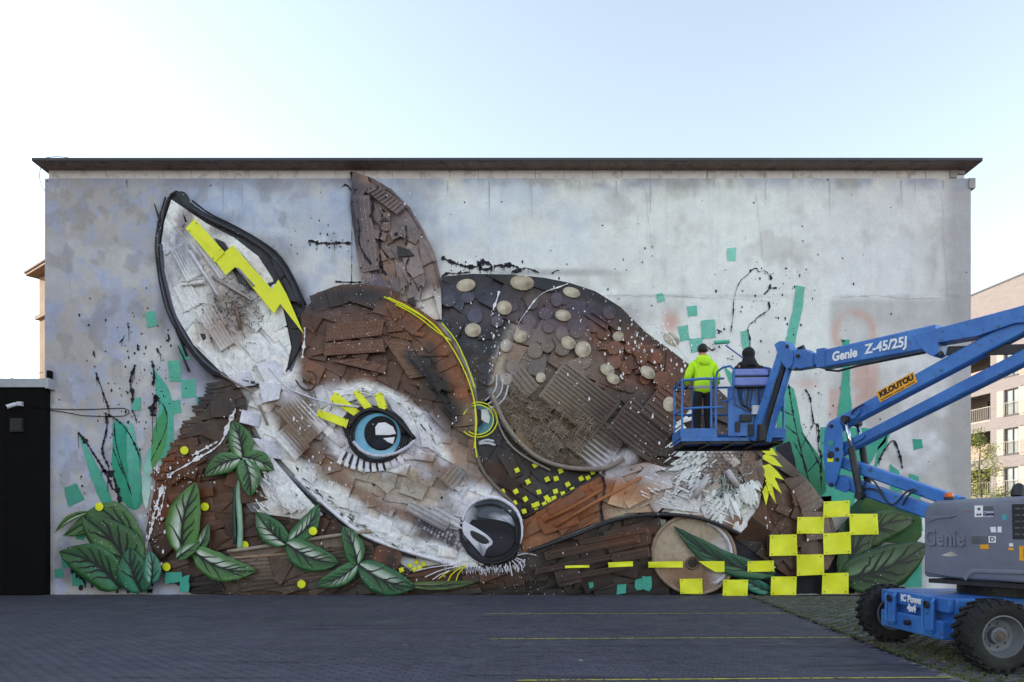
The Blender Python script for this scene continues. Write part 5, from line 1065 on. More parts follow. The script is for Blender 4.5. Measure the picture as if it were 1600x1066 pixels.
for a in ((600,370,34,60,120,1.5),(700,790,40,40,70,1.2),(650,500,60,50,70,1.0),(960,800,60,20,60,1.2),(330,880,60,40,90,1.1),(790,470,60,30,70,1.1),(1090,860,40,40,30,1.2)): drops(sp, *a, '#211d2a')
for pts, w0 in (([(558,340),(562,360),(560,380),(570,400),(580,412)],3),([(578,300),(584,320),(580,340),(596,356),(592,380),(596,420),(604,430)],3),([(634,352),(636,372),(634,384)],2),([(640,400),(632,420),(648,440),(655,455)],2),([(930,742),(942,744),(946,765),(938,790),(942,815)],3),([(1140,850),(1110,862),(1080,870),(1050,880),(1030,886)],1.6)):
    ribbon(sp, smooth_pts(pts, 1), lambda t: w0*(.5+.7*abs(math.sin(t*9))), '#221e2b', .018, .6)
tag(sp.build('paint_splashes', PAINT, fawn, cols=True), kind='stuff')
# painted soft back line of the body on the plaster
# --- yellow cable round the brow
yc = empty('yellow_cable', W(745, 600, .35), 'bundle of thin yellow cable edging the brow and far eye', 'cable')
for pts in ([(600,464),(622,475),(650,488),(680,508),(702,536),(722,570),(738,610),(744,650),(742,690),(745,715)],[(606,465),(640,480),(672,502),(700,532),(724,574),(740,616),(745,660),(741,700)],[(618,476),(650,492),(684,520),(704,532)],[(690,505),(712,530),(730,570),(742,606)]):
    m_ = MB(); m_.tube([Vector(W(x, y, .36)) for x, y in smooth_pts(pts, 2)], .016, 5); m_.build('strand', YEL, yc)
for rx, ry, a0, a1 in ((30,26,-2.2,2.4),(24,22,-2.8,2.2)):
    m_ = MB(); m_.tube([Vector(W(747+rx*math.cos(q), 656+ry*math.sin(q)*1.05, .3)) for q in np.linspace(a0, a1, 26)], .015, 5); m_.build('loop', YEL, yc)
# ------------------------------------------------------------------ yellow sheets fixed over the picture
def sheet(name, poly, label, cat, group=None, th=.02, off=None, buckle=.012, parent=None):
    o_ = max(off or .03, hmax(poly)+.035); xs = [p[0] for p in poly]; ys = [p[1] for p in poly]
    if len(poly) == 4:
        n = 7; V = []; Fc = []; s1, s2 = rng.random()*6, rng.random()*6
        for k in (0, 1):
            for j in range(n):
                for i in range(n):
                    u, v = i/(n-1), j/(n-1); x = (poly[0][0]*(1-u)+poly[1][0]*u)*(1-v)+(poly[3][0]*(1-u)+poly[2][0]*u)*v; y = (poly[0][1]*(1-u)+poly[1][1]*u)*(1-v)+(poly[3][1]*(1-u)+poly[2][1]*u)*v
                    V.append(W(x, y, o_+buckle*math.sin(u*4+s1)*math.sin(v*3.3+s2)-(th if k else 0)))
        for j in range(n-1):
            for i in range(n-1):
                a = j*n+i; Fc.append((a, a+n, a+n+1, a+1)); a += n*n; Fc.append((a, a+1, a+n+1, a+n))
        rim = [i for i in range(n)]+[j*n+n-1 for j in range(1, n)]+[(n-1)*n+i for i in range(n-2, -1, -1)]+[j*n for j in range(n-2, 0, -1)]
        Fc += [(rim[i], rim[(i+1) % len(rim)], rim[(i+1) % len(rim)]+n*n, rim[i]+n*n) for i in range(len(rim))]
        o = mk(name, V, Fc, YEL, parent, None, True); smooth_angle(o, 50)
        cs = [(poly[k][0]+(poly[(k+2) % 4][0]-poly[k][0])*.1, poly[k][1]+(poly[(k+2) % 4][1]-poly[k][1])*.1) for k in range(4)] if min(max(xs)-min(xs), max(ys)-min(ys)) > 14 else []
        for x, y in cs: 
            m_ = MB(); p = Vector(W(x, y, o_+.01)); m_.tube([p, p+Vector((0,-.012,0))], .017, 6); m_.build('screw', screw, o)
    else:
        o = piece(name, None, poly, o_, th, mat=YEL, bev=.6, dome=0, rec=False)
        # star fan is unsafe on jagged outlines: rebuild as two n-gon faces with a rim
        P2 = poly if area(poly) < 0 else poly[::-1]; n = len(P2); me = bpy.data.meshes.new(name)
        me.from_pydata([W(x, y, o_) for x, y in P2]+[W(x, y, o_-th) for x, y in P2], [], [tuple(range(n)), tuple(range(2*n-1, n-1, -1))]+[(i, n+i, n+(i+1) % n, (i+1) % n) for i in range(n)])
        me.materials.append(YEL); o.data = me; setp(o, parent)
    if parent is None: tag(o, label, cat, group)
    return o
screw = plain('screw_head', '#8c8a20', .5)
bolt = empty('yellow_lightning_bolt', W(385, 430, .2), 'large yellow lightning bolt fixed inside the left ear', 'lightning bolt')
sheet('bolt_segment', [(290,357),(304,342),(351,394),(336,410)], None, None, off=.30, parent=bolt)
sheet('bolt_segment', [(329,398),(341,404),(352,393),(364,383),(375,396),(425,452),(435,437),(448,460),(475,523),(438,475),(428,490),(368,417),(353,430)], None, None, off=.275, parent=bolt)
zz_ = empty('yellow_zigzag_fringe', W(1205, 740, .2), 'yellow sawtooth fringe on the right side of the tail', 'zigzag panel')
for q in ([(1183,700),(1196,694),(1205,698),(1215,712),(1198,710)], [(1192,712),(1198,709),(1210,715),(1223,730),(1206,726),(1192,717)], [(1191,728),(1202,725),(1214,736),(1225,750),(1208,745),(1196,736)], [(1193,741),(1204,738),(1213,752),(1222,772),(1210,762),(1198,750)], [(1195,750),(1206,756),(1213,788),(1202,770)], [(1191,768),(1196,758),(1202,768),(1197,790)], [(1194,728),(1210,732),(1212,758),(1200,762),(1196,745)]):
    sheet('tooth', q, None, None, off=.29+rng.uniform(0,.012), parent=zz_)
for q, lb in (([(494,650),(498,640),(545,656),(541,669)], 'lowest yellow strip left of the big eye'), ([(515,625),(524,612),(564,644),(559,654)], 'longest yellow lash strip above the big eye'), ([(551,614),(559,609),(584,638),(574,646)], 'third yellow lash strip from the left above the big eye'), ([(585,617),(596,612),(605,637),(594,645)], 'shortest, rightmost yellow lash strip above the big eye')):
    sheet('yellow_lash_strip', q, lb, 'strip', 'yellow lash strips over the eye', off=.43)
SQ = [([(1287,784),(1328,782),(1327,807),(1286,809)], 'topmost yellow square of the checkerboard'), ([(1327,803),(1371,803),(1373,835),(1328,836)], 'rightmost yellow square, sticking out over the green leaves'), ([(1246,808),(1288,808),(1287,834),(1245,834)], 'yellow square with a small bump left below the topmost one'), ([(1203,836),(1245,835),(1246,868),(1202,869)], 'leftmost yellow square of the raised checkerboard block'),
      ([(1286,834),(1329,831),(1330,865),(1287,867)], 'yellow square directly below the topmost one'), ([(1245,867),(1287,866),(1288,898),(1245,900)], 'yellow square above the dark gap at the checkerboard foot'), ([(1285,896),(1326,895),(1326,928),(1284,928)], 'rightmost of the four yellow squares at ground level'), ([(1205,901),(1245,901),(1244,930),(1204,930)], 'third yellow square from the left at ground level'), ([(1130,906),(1169,906),(1168,931),(1129,931)], 'second yellow square from the left at ground level'), ([(1062,905),(1097,904),(1098,928),(1063,928)], 'leftmost yellow square at ground level, below the bin lid')]
for i, (q, lb) in enumerate(SQ): sheet('yellow_square', q, lb, 'square', 'yellow squares of the checkerboard', off=.30+.012*(i % 3), buckle=.02)
for q, lb in (([(883,884),(921,883),(921,887),(883,888)], 'thinnest yellow dash, leftmost of the row'), ([(950,879),(989,877),(989,885),(951,887)], 'second yellow dash from the left of the row'), ([(1013,878),(1067,877),(1067,887),(1013,887)], 'longest yellow dash, across the left rim of the bin lid'), ([(1168,877),(1209,876),(1210,893),(1168,894)], 'rightmost yellow dash, right of the bin lid')):
    sheet('yellow_dash', q, lb, 'dash', 'row of yellow dashes', off=.36)
LID = empty('bin_lid', W(1085, 925, .1), 'round beige bin lid with a rim fixed low on the wall', 'lid')
lc = blend('#a8957f', [(1060,860,40,40,'#b9a78f',.8),(1090,905,50,24,'#7d5b45',.9),(1130,880,26,40,'#cdc8cc',.9),(1080,890,30,16,'#8c6a52',.8),(1040,890,20,24,'#9a7c64',.8)])
dkp = flat('dark_paint', wall, [(1040,800),(1130,812),(1200,870),(1210,928),(1040,929)], '#2b2830', .03)
lo_ = piece('plate', LID, blobpoly(1084, 867, 64, 59, 36, D(18)), .2, .16, col=lc, tint=1, bev=2, dome=.03)
m_ = MB(); m_.tube([Vector(W(1084+65*math.cos(q)*math.cos(.31)-60*math.sin(q)*math.sin(.31), 867+65*math.cos(q)*math.sin(.31)+60*math.sin(q)*math.cos(.31), .21)) for q in np.linspace(0, 6.2832, 44)], .05, 7, C('#97826e')); m_.build('rim', SCRAP, LID, smooth=True, cols=True)
m_ = MB(); m_.tube([Vector(W(1084+58*math.cos(q), 867+54*math.sin(q), .22)) for q in np.linspace(-1.2, 1.0, 20)], .05, 7, C('#d6d3d8')); m_.build('rim', SCRAP, LID, smooth=True, cols=True)
ring(LID, 'hub', 1082, 880, 9, 9, .03, '#6d5a4c', .24); piece('hole', LID, blobpoly(1082, 880, 7, 7, 14), .245, .02, col=np.array(C('#33261f')), tint=1)
sheet('yellow_dash', [(1091,877),(1132,877),(1132,894),(1118,894),(1104,886)], 'yellow dash with a clipped corner on the right half of the bin lid', 'dash', 'row of yellow dashes', off=.38)
for i, (x, y) in enumerate(((651,879),(662,882),(648,890),(627,891),(656,888),(641,884))):
    o_ = piece('yellow_tile', neck, rect(x, y, 7, 7, D(-20), .06), hat(x, y)+.05, .02, mat=YEL, bev=.5)
# teal paint on the bottom boards
for q in ([(920,911),(926,909),(927,917),(922,921)], [(964,914),(978,913),(978,927),(964,929)], [(992,906),(1003,903),(1004,921),(996,923),(991,918)], [(1004,901),(1018,900),(1019,918),(1014,925),(1004,921)], [(258,895),(284,893),(284,909),(258,912)], [(281,903),(296,898),(295,925),(280,925)]): flat('teal_paint', low if q[0][0] > 600 else neck, q, '#49a792', hmax(q)+.015)
# ------------------------------------------------------------------ sheet-metal leaves
VEIN = plain('dark_vein_paint', '#16171c', .5, .2)
def leaf(parent, base, tip, wd, bend=0, off=.2, dark='#2f5f38', mid='#4d7d46', pale='#dfe9da', flip=1, curl=.012, veins=4, sharp=.55):
    """one leaf sheet: bellied outline, folded along the midrib, painted veins"""
    off = max(off, .0); n = 11; bx, by = base; tx, ty = tip; dx, dy = tx-bx, ty-by; L_ = math.hypot(dx, dy); ux, uy = dx/L_, dy/L_; nx_, ny_ = -uy, ux
    mid_ = []; V = []; Cc = []; rows = 9
    prof = lambda t: (max(0, t)**.55*max(0, 1-t)**.8)/.52
    cm, cd, cp = np.array(C(mid)), np.array(C(dark)), np.array(C(pale))
    for i in range(n):
        t = i/(n-1); c = bend*math.sin(math.pi*t); mx, my = bx+dx*t+nx_*c, by+dy*t+ny_*c; mid_.append((mx, my)); h = wd*1.12/2*prof(.02+t*.98)*rng.uniform(.95,1.05)
        for j in range(rows):
            s = (j/(rows-1)*2-1); x, y = mx+nx_*h*s, my+ny_*h*s; o = off+curl*(abs(s)**1.4)*(1-.6*t)+.05*math.sin(t*3.1)+.012*rng.random(); V.append(W(x, y, o))
            side = s*flip; wob = rng.uniform(-.06, .06); aa = abs(s)
            if side >= 0: k_ = min(1, max(0, .25+.75*aa+wob)); c_ = cd*(1-k_)+cm*k_ if aa < .7 else cm
            else: k_ = max(0, 1-abs(aa-.3)/.42)*max(0, min(1, (.85-t)/.35))*(.95+wob); c_ = cm*(1-k_)+cp*k_
            if aa < .06: c_ = cd
            k2 = max(0, (aa-.78)/.22)*.55*(.6+.4*math.sin(t*7+off*50)); c_ = c_*(1-k2)+cd*.6*k2
            Cc.append(np.minimum(.95, c_*(1.05-.3*t)))
    Fc = [(i*rows+j, i*rows+j+1, (i+1)*rows+j+1, (i+1)*rows+j) for i in range(n-1) for j in range(rows-1)]
    o = mk('leaf', V, Fc, LEAFM, parent, Cc, True)
    sm = o.modifiers.new('thickness', 'SOLIDIFY'); sm.thickness = .02; sm.offset = 0
    vb = MB(); S = lambda t, s: (lambda i, f, h: (mid_[i][0]+(mid_[i+1][0]-mid_[i][0])*f+nx_*h*s, mid_[i][1]+(mid_[i+1][1]-mid_[i][1])*f+ny_*h*s, off+curl*(abs(s)**1.4)*(1-.6*t)+.05*math.sin(t*3.1)+.03))(min(n-2, int(t*(n-1))), t*(n-1)-min(n-2, int(t*(n-1))), wd*1.12/2*prof(.02+t*.98))
    wv = max(.010, wd/61*.024)
    def vr(pts, w0, w1):
        Q = [Vector(W(*p)) for p in pts]; VV = []; m = len(Q)
        for i, q in enumerate(Q):
            d = (Q[min(m-1, i+1)]-Q[max(0, i-1)]).normalized(); sd = d.cross(Vector((0,1,0))); ww = w0+(w1-w0)*i/(m-1); VV += [q-sd*ww, q+sd*ww]
        vb.add(VV, [(2*i, 2*i+1, 2*i+3, 2*i+2) for i in range(m-1)])
    vr([S(t, 0) for t in np.linspace(0, .97, 12)], wv*1.5, wv*.5)
    for k in range(veins):
        t = .12+.62*k/veins+rng.uniform(-.03,.03)
        for s in (-1, 1):
            t2 = t+rng.uniform(-.03, .03)
            if rng.random() < .85: vr([S(min(.95, t2+.26*q**.8), s*q*rng.uniform(.62,.85)) for q in np.linspace(0, 1, 6)], wv*1.1, wv*.35)
    vb.build('veins', VEIN, o); P_ = [(mid_[i][0]+nx_*wd*1.12/2*prof(.02+i/(n-1)*.98)*s, mid_[i][1]+ny_*wd*1.12/2*prof(.02+i/(n-1)*.98)*s) for s, ii in ((1, range(n)), (-1, range(n-1, -1, -1))) for i in ii]
    stamp(P_, off+.06); return o
def plant(label, at): return empty('leaf_sprig', W(*at, .2), label, 'leaves', 'green leaf sprigs cut from sheet')
def stem(parent, pts, r, col='#3f6d52', off=.24): 
    m_ = MB(); m_.tube([Vector(W(x, y, off)) for x, y in smooth_pts(pts, 1)], r, 7, C(col)); m_.build('stem', LEAFM, parent, smooth=True, cols=True)
P1 = plant('green four leaf sprig on a tall pale stem over the neck', (375, 862))
stem(P1, [(377,745),(372,770),(374,800),(376,830),(374,860)], [.05,.1,.09,.08,.08,.09,.1,.1][:8] if False else .07, '#8fb59c', .22); stem(P1, [(368,760),(366,800),(368,850)], .05, '#1f4a40', .2)
leaf(P1, (380,715), (364,658), 44, 3, .30); leaf(P1, (380,714), (428,734), 36, -4, .31, flip=-1); leaf(P1, (374,716), (320,742), 38, 4, .32); leaf(P1, (382,718), (392,776), 42, -3, .34, pale='#c9d8c6')
P2 = plant('upright green leaf pair beside the brown neck at lower left', (285, 870))
leaf(P2, (284,866), (306,754), 62, -8, .30, mid='#5b8a45', dark='#3c6b35'); leaf(P2, (302,862), (400,892), 50, 12, .33, mid='#57864a'); leaf(P2, (276,872), (312,846), 24, 0, .36, veins=2); leaf(P2, (300,870), (326,818), 22, 4, .26, mid='#477040', veins=2)
P3 = plant('three dark heart shaped leaves in front of the trough', (450, 848))
leaf(P3, (447,850), (400,800), 46, -4, .32, mid='#3c7046', dark='#265235'); leaf(P3, (452,846), (498,788), 36, 8, .33, mid='#3f7848', dark='#285a38'); leaf(P3, (448,850), (530,880), 52, 8, .35, mid='#3f7242', dark='#254f33')
P4 = plant('three leaf sprig at the foot of the wall below the jaw', (560, 884))
leaf(P4, (558,882), (536,822), 38, 4, .34, mid='#3c7244', dark='#275438', flip=-1); leaf(P4, (558,882), (494,914), 34, -6, .34, mid='#437a4c', pale='#c5d6c8'); leaf(P4, (562,884), (648,918), 54, 8, .36, mid='#356a44', dark='#245237')
leaf(P4, (640,914), (748,908), 16, 4, .3, mid='#506a38', dark='#3c4f2c', pale='#7c8c58', veins=3)
P5 = plant('big arching leaves low at the left end of the wall', (220, 900))
leaf(P5, (226,868), (98,838), 66, 44, .12, mid='#547c48', dark='#34603a', pale='#c2d3bb', sharp=.8); leaf(P5, (212,916), (128,806), 84, 14, .2, mid='#3f6b3c', dark='#234a30', pale='#5d8a55', sharp=.75); leaf(P5, (186,916), (92,862), 70, 12, .27, mid='#35683a', dark='#1c4a33', pale='#3c8268'); leaf(P5, (222,926), (202,856), 60, -6, .28, mid='#2c6b4a', dark='#1f5440', pale='#3f8f72')
leaf(P5, (136,800), (86,832), 12, 6, .2, mid='#56813c', veins=1); leaf(P5, (236,912), (234,860), 32, 3, .3, mid='#4b8f74', dark='#2c6b55', pale='#a9cfc0', veins=3)
P6 = plant('long dark green blade leaf crossing the bin lid', (1180, 900))
leaf(P6, (1210,898), (1052,822), 40, -16, .27, mid='#2c5f42', dark='#1d4733', pale='#3f7a52', sharp=.9, veins=4); leaf(P6, (1206,925), (1148,888), 26, -6, .18, mid='#2f7a68', dark='#1f5548', pale='#56a08c', veins=3)
P7 = plant('dark round leaves behind the machine at the right end of the wall', (1370, 920))
leaf(P7, (1318,905), (1450,850), 84, 10, .2, mid='#2f4f2b', dark='#1d3a25', pale='#6f8c6a', sharp=.75); leaf(P7, (1320,912), (1372,812), 52, -10, .16, mid='#304f2c', dark='#1e3b24', pale='#46643f'); leaf(P7, (1340,850), (1430,812), 60, -12, .12, mid='#38572c', dark='#243f24', pale='#546f3c', veins=4); leaf(P7, (1312,862), (1330,806), 34, 3, .1, mid='#2b4d30', dark='#1f3d27', pale='#47684a')
for x, y, lb in ((155,792,'on the arching leaf at the left'),(288,704,'highest, on the brown neck'),(320,792,'on the upright leaf'),(382,852,'at the foot of the four leaf stem'),(260,886,'lowest at the left, above the teal block'),(489,830,'right of the heart shaped leaves'),(471,913,'on the trough just above the paving')):
    p = blobpoly(x, y, 6.6, 6.6, 18); o_ = max(.06, hmax(p)+.06); d_ = piece('yellow_dot', None, p, o_, .02, mat=YEL, bev=.5, rec=False)
    tag(d_, 'round yellow dot '+lb, 'dot', 'yellow dots')
# ------------------------------------------------------------------ the boom lift
lift = empty('boom_lift', (6.5, 8.85, 0), 'blue and grey articulated boom lift parked on the grass pavers', 'boom lift')
BLUE = plain('lift_blue_paint', '#1f5db4', .38, .14, 3, bmp=.06, dirt=None, coat=.2)
def worn_blue():
    m, n, p = newmat('worn_blue_paint'); P = pos(n)
    c = rmp(n, noise(n, P, 2.5, 5), .3, .7, (*C('#2d62ac'),1), (*C('#4480c6'),1))
    c = mixc(n, rmp(n, noise(n, P, 13, 8, .72), .585, .65), c, C('#3a3c42')); c = mixc(n, mixc(n, 1., rmp(n, noise(n, P, 26, 6, .8), .6, .7), (.5,.5,.5), 'MULTIPLY'), c, C('#8fa6c6')); c = mixc(n, mixc(n, 1., rmp(n, noise(n, P, 1.4, 4), .5, .7), (.4,.4,.4), 'MULTIPLY'), c, C('#3a5f97'))
    n.links.new(c, p.inputs['Base Color']); n.links.new(rmp(n, noise(n, P, 7), .3, .7, (.3,)*3+(1,), (.55,)*3+(1,)), p.inputs['Roughness']); bump(n, p, noise(n, P, 60), .08, .003); return m
BL = worn_blue()
def worn_grey():
    m, n, p = newmat('grey_moulded_cover'); P = pos(n)
    c = rmp(n, noise(n, P, 2, 6, .6), .3, .7, (*C('#676d7c'),1), (*C('#7c8290'),1)); c = mixc(n, rmp(n, noise(n, P, 9, 8, .75), .66, .7), c, C('#a5a8ae'))
    c = mixc(n, mixc(n, 1., rmp(n, noise(n, P, 3.3, 6, .7), .55, .7), (.35,.35,.35), 'MULTIPLY'), c, C('#55565c'))
    n.links.new(c, p.inputs['Base Color']); p.inputs['Roughness'].default_value = .42; bump(n, p, noise(n, P, 90), .1, .003); return m
GREY = worn_grey(); RUB = plain('tyre_rubber', '#17171a', .78, .35, 7, bmp=.3, dirt='#2a2926'); STEEL = plain('chrome_rod', '#c4c8cf', .18, .05, 3, metal=1, bmp=0); DKM = plain('dark_metal', '#26262a', .55, .3, 8)
RIMM = plain('grey_rim', '#65686d', .5, .15, 6, dirt='#4d4a46'); LETW = plain('white_lettering', '#e8ebf2', .5, .04); ORG = plain('orange_sign', '#e8a21c', .5, .05); BLKL = plain('black_lettering', '#15120c', .6)
GRM = plain('marking_grey', '#5e6067', .5)
# chassis
WX, YN, YF, WZ, TR = 5.5, 7.78, 9.98, .42, .42
m_ = MB(); m_.box((5.28, 8.12, .36), (8.4, 9.64, .80)); ch = bevel(m_.build('chassis', BL, lift), .03)
m_ = MB(); m_.box((5.16, 8.2, .29), (5.5, 9.56, .52)); bevel(m_.build('front_skirt', BL, ch), .02)
m_ = MB(); m_.box((5.2, 8.14, .62), (5.275, 9.62, .795)); bevel(m_.build('bumper_plate', BL, ch), .015)
for yy in (8.42, 9.25):     # lashing loops
    m_ = MB(); m_.tube([(5.15, yy-.09, .78), (5.12, yy-.1, .74), (5.12, yy-.1, .4), (5.15, yy-.08, .36), (5.15, yy+.08, .36), (5.12, yy+.1, .4), (5.12, yy+.1, .74), (5.15, yy+.09, .78), (5.15, yy-.09, .78)], .016, 6); m_.box((5.13, yy-.085, .38), (5.16, yy+.085, .77)); m_.build('lashing_plate', BL, ch)
    m_ = MB(); m_.lathe((5.125, yy, .7), (-1,0,0), [(.03,0),(.045,.01),(.05,.02),(.045,.03),(.03,.03)], 14); m_.build('lashing_eye', DKM, ch)
m_ = MB(); m_.tube([(5.155, 8.85, .42), (5.09, 8.85, .42)], .035, 8); m_.build('tow_pin', DKM, ch)
m_ = MB(); m_.box((5.4, 7.98, .34), (5.62, 9.8, .5)); m_.build('axle', BL, ch)
m_ = MB(); m_.box((7.4, 7.98, .34), (7.66, 9.8, .5)); m_.build('axle', BL, ch)
# near-side frame web towards the wheel
m_ = MB(); m_.box((5.62, 7.98, .4), (5.9, 8.115, .62)); m_.build('steering_knuckle', BL, ch)
def wheel(cx, cy, out, parent, lab):
    wd = .32; e = piece_ = empty('wheel_tmp', (cx, cy, TR), 'x', 'x'); bpy.data.objects.remove(e)
    ax = Vector((0, out, 0)); o = Vector((cx, cy, TR)); m = MB()
    prof = [(.235,-.14),(.27,-.155),(.33,-.163),(.375,-.15),(.392,-.12),(.394,0),(.392,.12),(.375,.15),(.33,.163),(.27,.155),(.235,.14),(.235,-.14)]
    m.lathe(o, ax, prof, 40)
    for k in range(22):          # chevron lugs
        for s in (-1, 1):
            q0 = 2*math.pi*(k+(.25 if s > 0 else -.25))/22; V = []
            for rr in (.386, TR):
                for t, dq in ((0, .0), (.158, .16)):
                    for w_ in (-.055, .055):
                        q = q0+dq+w_; r2 = rr if t < .1 else (rr-.012); V.append(o+Vector((math.cos(q)*r2, 0, math.sin(q)*r2))+ax*(s*(t+.006)))
            m.add(V, [(0,1,3,2),(4,6,7,5),(0,4,5,1),(2,3,7,6),(0,2,6,4),(1,5,7,3)])
            V = []
            for rr, t in ((TR-.012, .164), (.36, .172), (.36, .15), (TR-.03, .15)):
                for w_ in (-.055, .055): q = q0+.16+w_; V.append(o+Vector((math.cos(q)*rr, 0, math.sin(q)*rr))+ax*(s*t))
            m.add(V, [(0,1,3,2),(2,3,5,4),(4,5,7,6),(0,2,4,6),(1,7,5,3)])
    w_ = smooth_angle(m.build('wheel', RUB, parent), 35)
    m = MB(); m.lathe(o, ax, [(.24,.142),(.225,.146),(.22,.13),(.2,.06),(.185,.03),(.17,.025),(.16,.02),(.0,.02)], 32); m.lathe(o, ax, [(.24,-.142),(.22,-.146),(.2,-.04),(.0,-.02)], 32); smooth_angle(m.build('rim', RIMM, w_), 30)
    m = MB(); m.lathe(o, ax, [(.0,.112),(.055,.11),(.062,.1),(.066,.085),(.095,.075),(.098,.02)], 24); hub = smooth_angle(m.build('hub', RIMM, w_), 35)
    m = MB(); m.lathe(o, ax, [(.0,.122),(.045,.12),(.05,.108)], 20); m.build('hub_cap', plain('rusty_cap', '#5a4d40', .7, .3, 20), hub)
    for k in range(9):
        q = 6.2832*k/9; p = o+Vector((math.cos(q)*.135, 0, math.sin(q)*.135)); m = MB(); m.tube([p+ax*.022, p+ax*.045], .012, 6); m.build('wheel_nut', RIMM, hub)
    return w_
wheel(WX, YN, -1, lift, ''); wheel(WX, YF, 1, lift, ''); wheel(WX+2.03, YN, -1, lift, ''); wheel(WX+2.03, YF, 1, lift, '')
for t, z, s in (('IC Power', .715, .125), ('4x4', .6, .125)): lettering('lettering', t, s, (5.108 if False else 5.195, 8.88 if s else 0, z), (0,-1,0), (0,0,1), LETW, ch, .003, .006)
m_ = MB(); m_.box((5.27, 8.16, .69), (5.279, 8.3, .76)); m_.build('warning_sticker', ORG, ch); m_ = MB(); m_.box((5.27, 8.32, .7), (5.279, 8.38, .76)); m_.build('sticker', LETW, ch)
# turntable
m_ = MB(); m_.lathe((6.5, 8.85, .8), (0,0,1), [(0,.0),(.62,.0),(.62,.1),(.55,.1),(.55,.17),(0,.17)], 32); m_.build('slew_ring', DKM, lift)
TL = Vector((5.42, 9.0, 0)); td = Vector((.41,-.912,0)).normalized(); tn = Vector((-td.y*-1, 0, 0)); tn = Vector((td.y, -td.x, 0)); tn = tn if tn.x < 0 else -tn
Zb, Zt = .985, 2.0
def hood_shape(off, u0, u1, d0, d1, prof):
    V = []
    for d in (d0, d1):
        for u, z in prof: V.append(TL+td*u+tn*(d)+Vector((0,0,z)))
    n = len(prof); return V, [tuple(range(n))[::-1], tuple(range(n, 2*n))]+[(i, (i+1) % n, n+(i+1) % n, n+i) for i in range(n)]
prof = [(0,Zb+.02),(0,Zt-.16),(.05,Zt-.05),(.16,Zt),(2.25,Zt+.02),(2.36,Zt-.1),(2.4,Zb+.1),(2.3,Zb)]
m_ = MB(); m_.add(*hood_shape(0, 0, 2.3, -.62, 0, prof)); hood = bevel(m_.build('engine_cover', GREY, lift), .045, 3); smooth_angle(hood, 40)
m_ = MB(); m_.add(*hood_shape(0, 0, 2.3, -1.75, -1.12, prof)); hood2 = bevel(m_.build('engine_cover', GREY, lift), .045, 3); smooth_angle(hood2, 40)
m_ = MB(); m_.add(*hood_shape(0, 0, 0, -1.72, -.02, [(.06,.93),(.06,Zb-.001),(2.2,Zb-.001),(2.2,.93)])); m_.build('turntable_deck', DKM, lift)
m_ = MB(); m_.add(*hood_shape(0, 0, 0, -1.1, -.63, [(.7,Zb),(.6,1.55),(1.0,1.85),(1.9,1.85),(2.1,Zb)])); m_.build('turntable_frame', BL, lift)
HPn = tn; HP0 = TL+tn*.002
def hp(px, py, o=.0): return ray(px, py, TL+tn*o, tn)
def hpoly(name, pts, mat, o0, o1, par):
    Q = [hp(x, y, 0) for x, y in pts]; V = [q+tn*o0 for q in Q]+[q+tn*o1 for q in Q]; n = len(Q)
    m = MB(); m.add(V, [tuple(range(n)), tuple(range(n, 2*n))]+[(i, (i+1) % n, n+(i+1) % n, n+i) for i in range(n)]); return m.build(name, mat, par)
# moulded features: swage line, lower step, raised name
bevel(hpoly('swage', [(1446,815),(1452,808),(1470,806),(1495,805),(1488,809),(1465,811),(1452,816)], GREY, -.01, .012, hood), .006)
bevel(hpoly('step_moulding', [(1504,902),(1510,893),(1520,889),(1640,893),(1640,899),(1524,895),(1516,900),(1510,908)], GREY, -.01, .02, hood), .008)
hpoly('seam', [(1446,895),(1505,906),(1640,918),(1640,917),(1505,905),(1446,894)], DKM, .0, .004, hood)
g0 = hp(1476, 841, .0); lettering('raised_name', 'Genie', .30, g0, td, (0,0,1), GREY, hood, .02, .008, sx=.72)
for pts, mt in (([(1523,790),(1536,790),(1536,808),(1523,808)], LETW), ([(1537,791),(1552,791),(1552,798),(1537,798)], GRM), ([(1537,799),(1552,799),(1552,808),(1537,808)], plain('lilac_sticker', '#b9b6d2', .5)), ([(1517,838),(1544,838),(1544,850),(1518,850)], GRM), ([(1545,838),(1556,838),(1556,848),(1545,848)], LETW), ([(1532,851),(1545,851),(1545,858),(1532,858)], ORG), ([(1576,856),(1584,856),(1584,860),(1576,860)], ORG), ([(1547,824),(1556,823),(1557,832),(1549,832)], LETW), ([(1559,823),(1565,823),(1565,832),(1559,832)], LETW), ([(1566,804),(1574,804),(1574,813),(1566,813)], plain('teal_sticker', '#4f9aa5', .5)), ([(1577,849),(1583,849),(1583,854),(1577,854)], LETW), ([(1593,853),(1640,854),(1640,877),(1593,876)], ORG), ([(1471,868),(1486,862),(1496,868),(1484,870)], plain('bare_patch', '#b9b3a8', .7)), ([(1508,799),(1518,799),(1518,800.5),(1508,800.5)], plain('red_mark', '#8d5a50', .6))):
    hpoly('sticker', pts, mt, -.002, .004, hood)
for x, y, t, s in ((1529.5,796,'≡',.06),(1544.5,803.5,'Genie',.05),(1550.5,843,'D',.075),(1529.5,804,'▲▲',.03),(1606,865,'K',.16)):
    try: lettering('sticker_print', t, s, hp(x, y, .006), td, (0,0,1), BLKL, hood, .001, .002)
    except Exception: pass
cp_ = hpoly('control_panel', [(1582,788),(1650,787),(1650,844),(1583,842)], DKM, -.005, .012, hood)
for i in range(5):
    for j in range(3): hpoly('control_marking', [(1587+j*11,794+i*10),(1595+j*11,794+i*10),(1595+j*11,796+i*10),(1587+j*11,796+i*10)], GRM, .012, .015, cp_)
bc_ = hp(1483, 781, -.1); bc_.z = Zt+.01
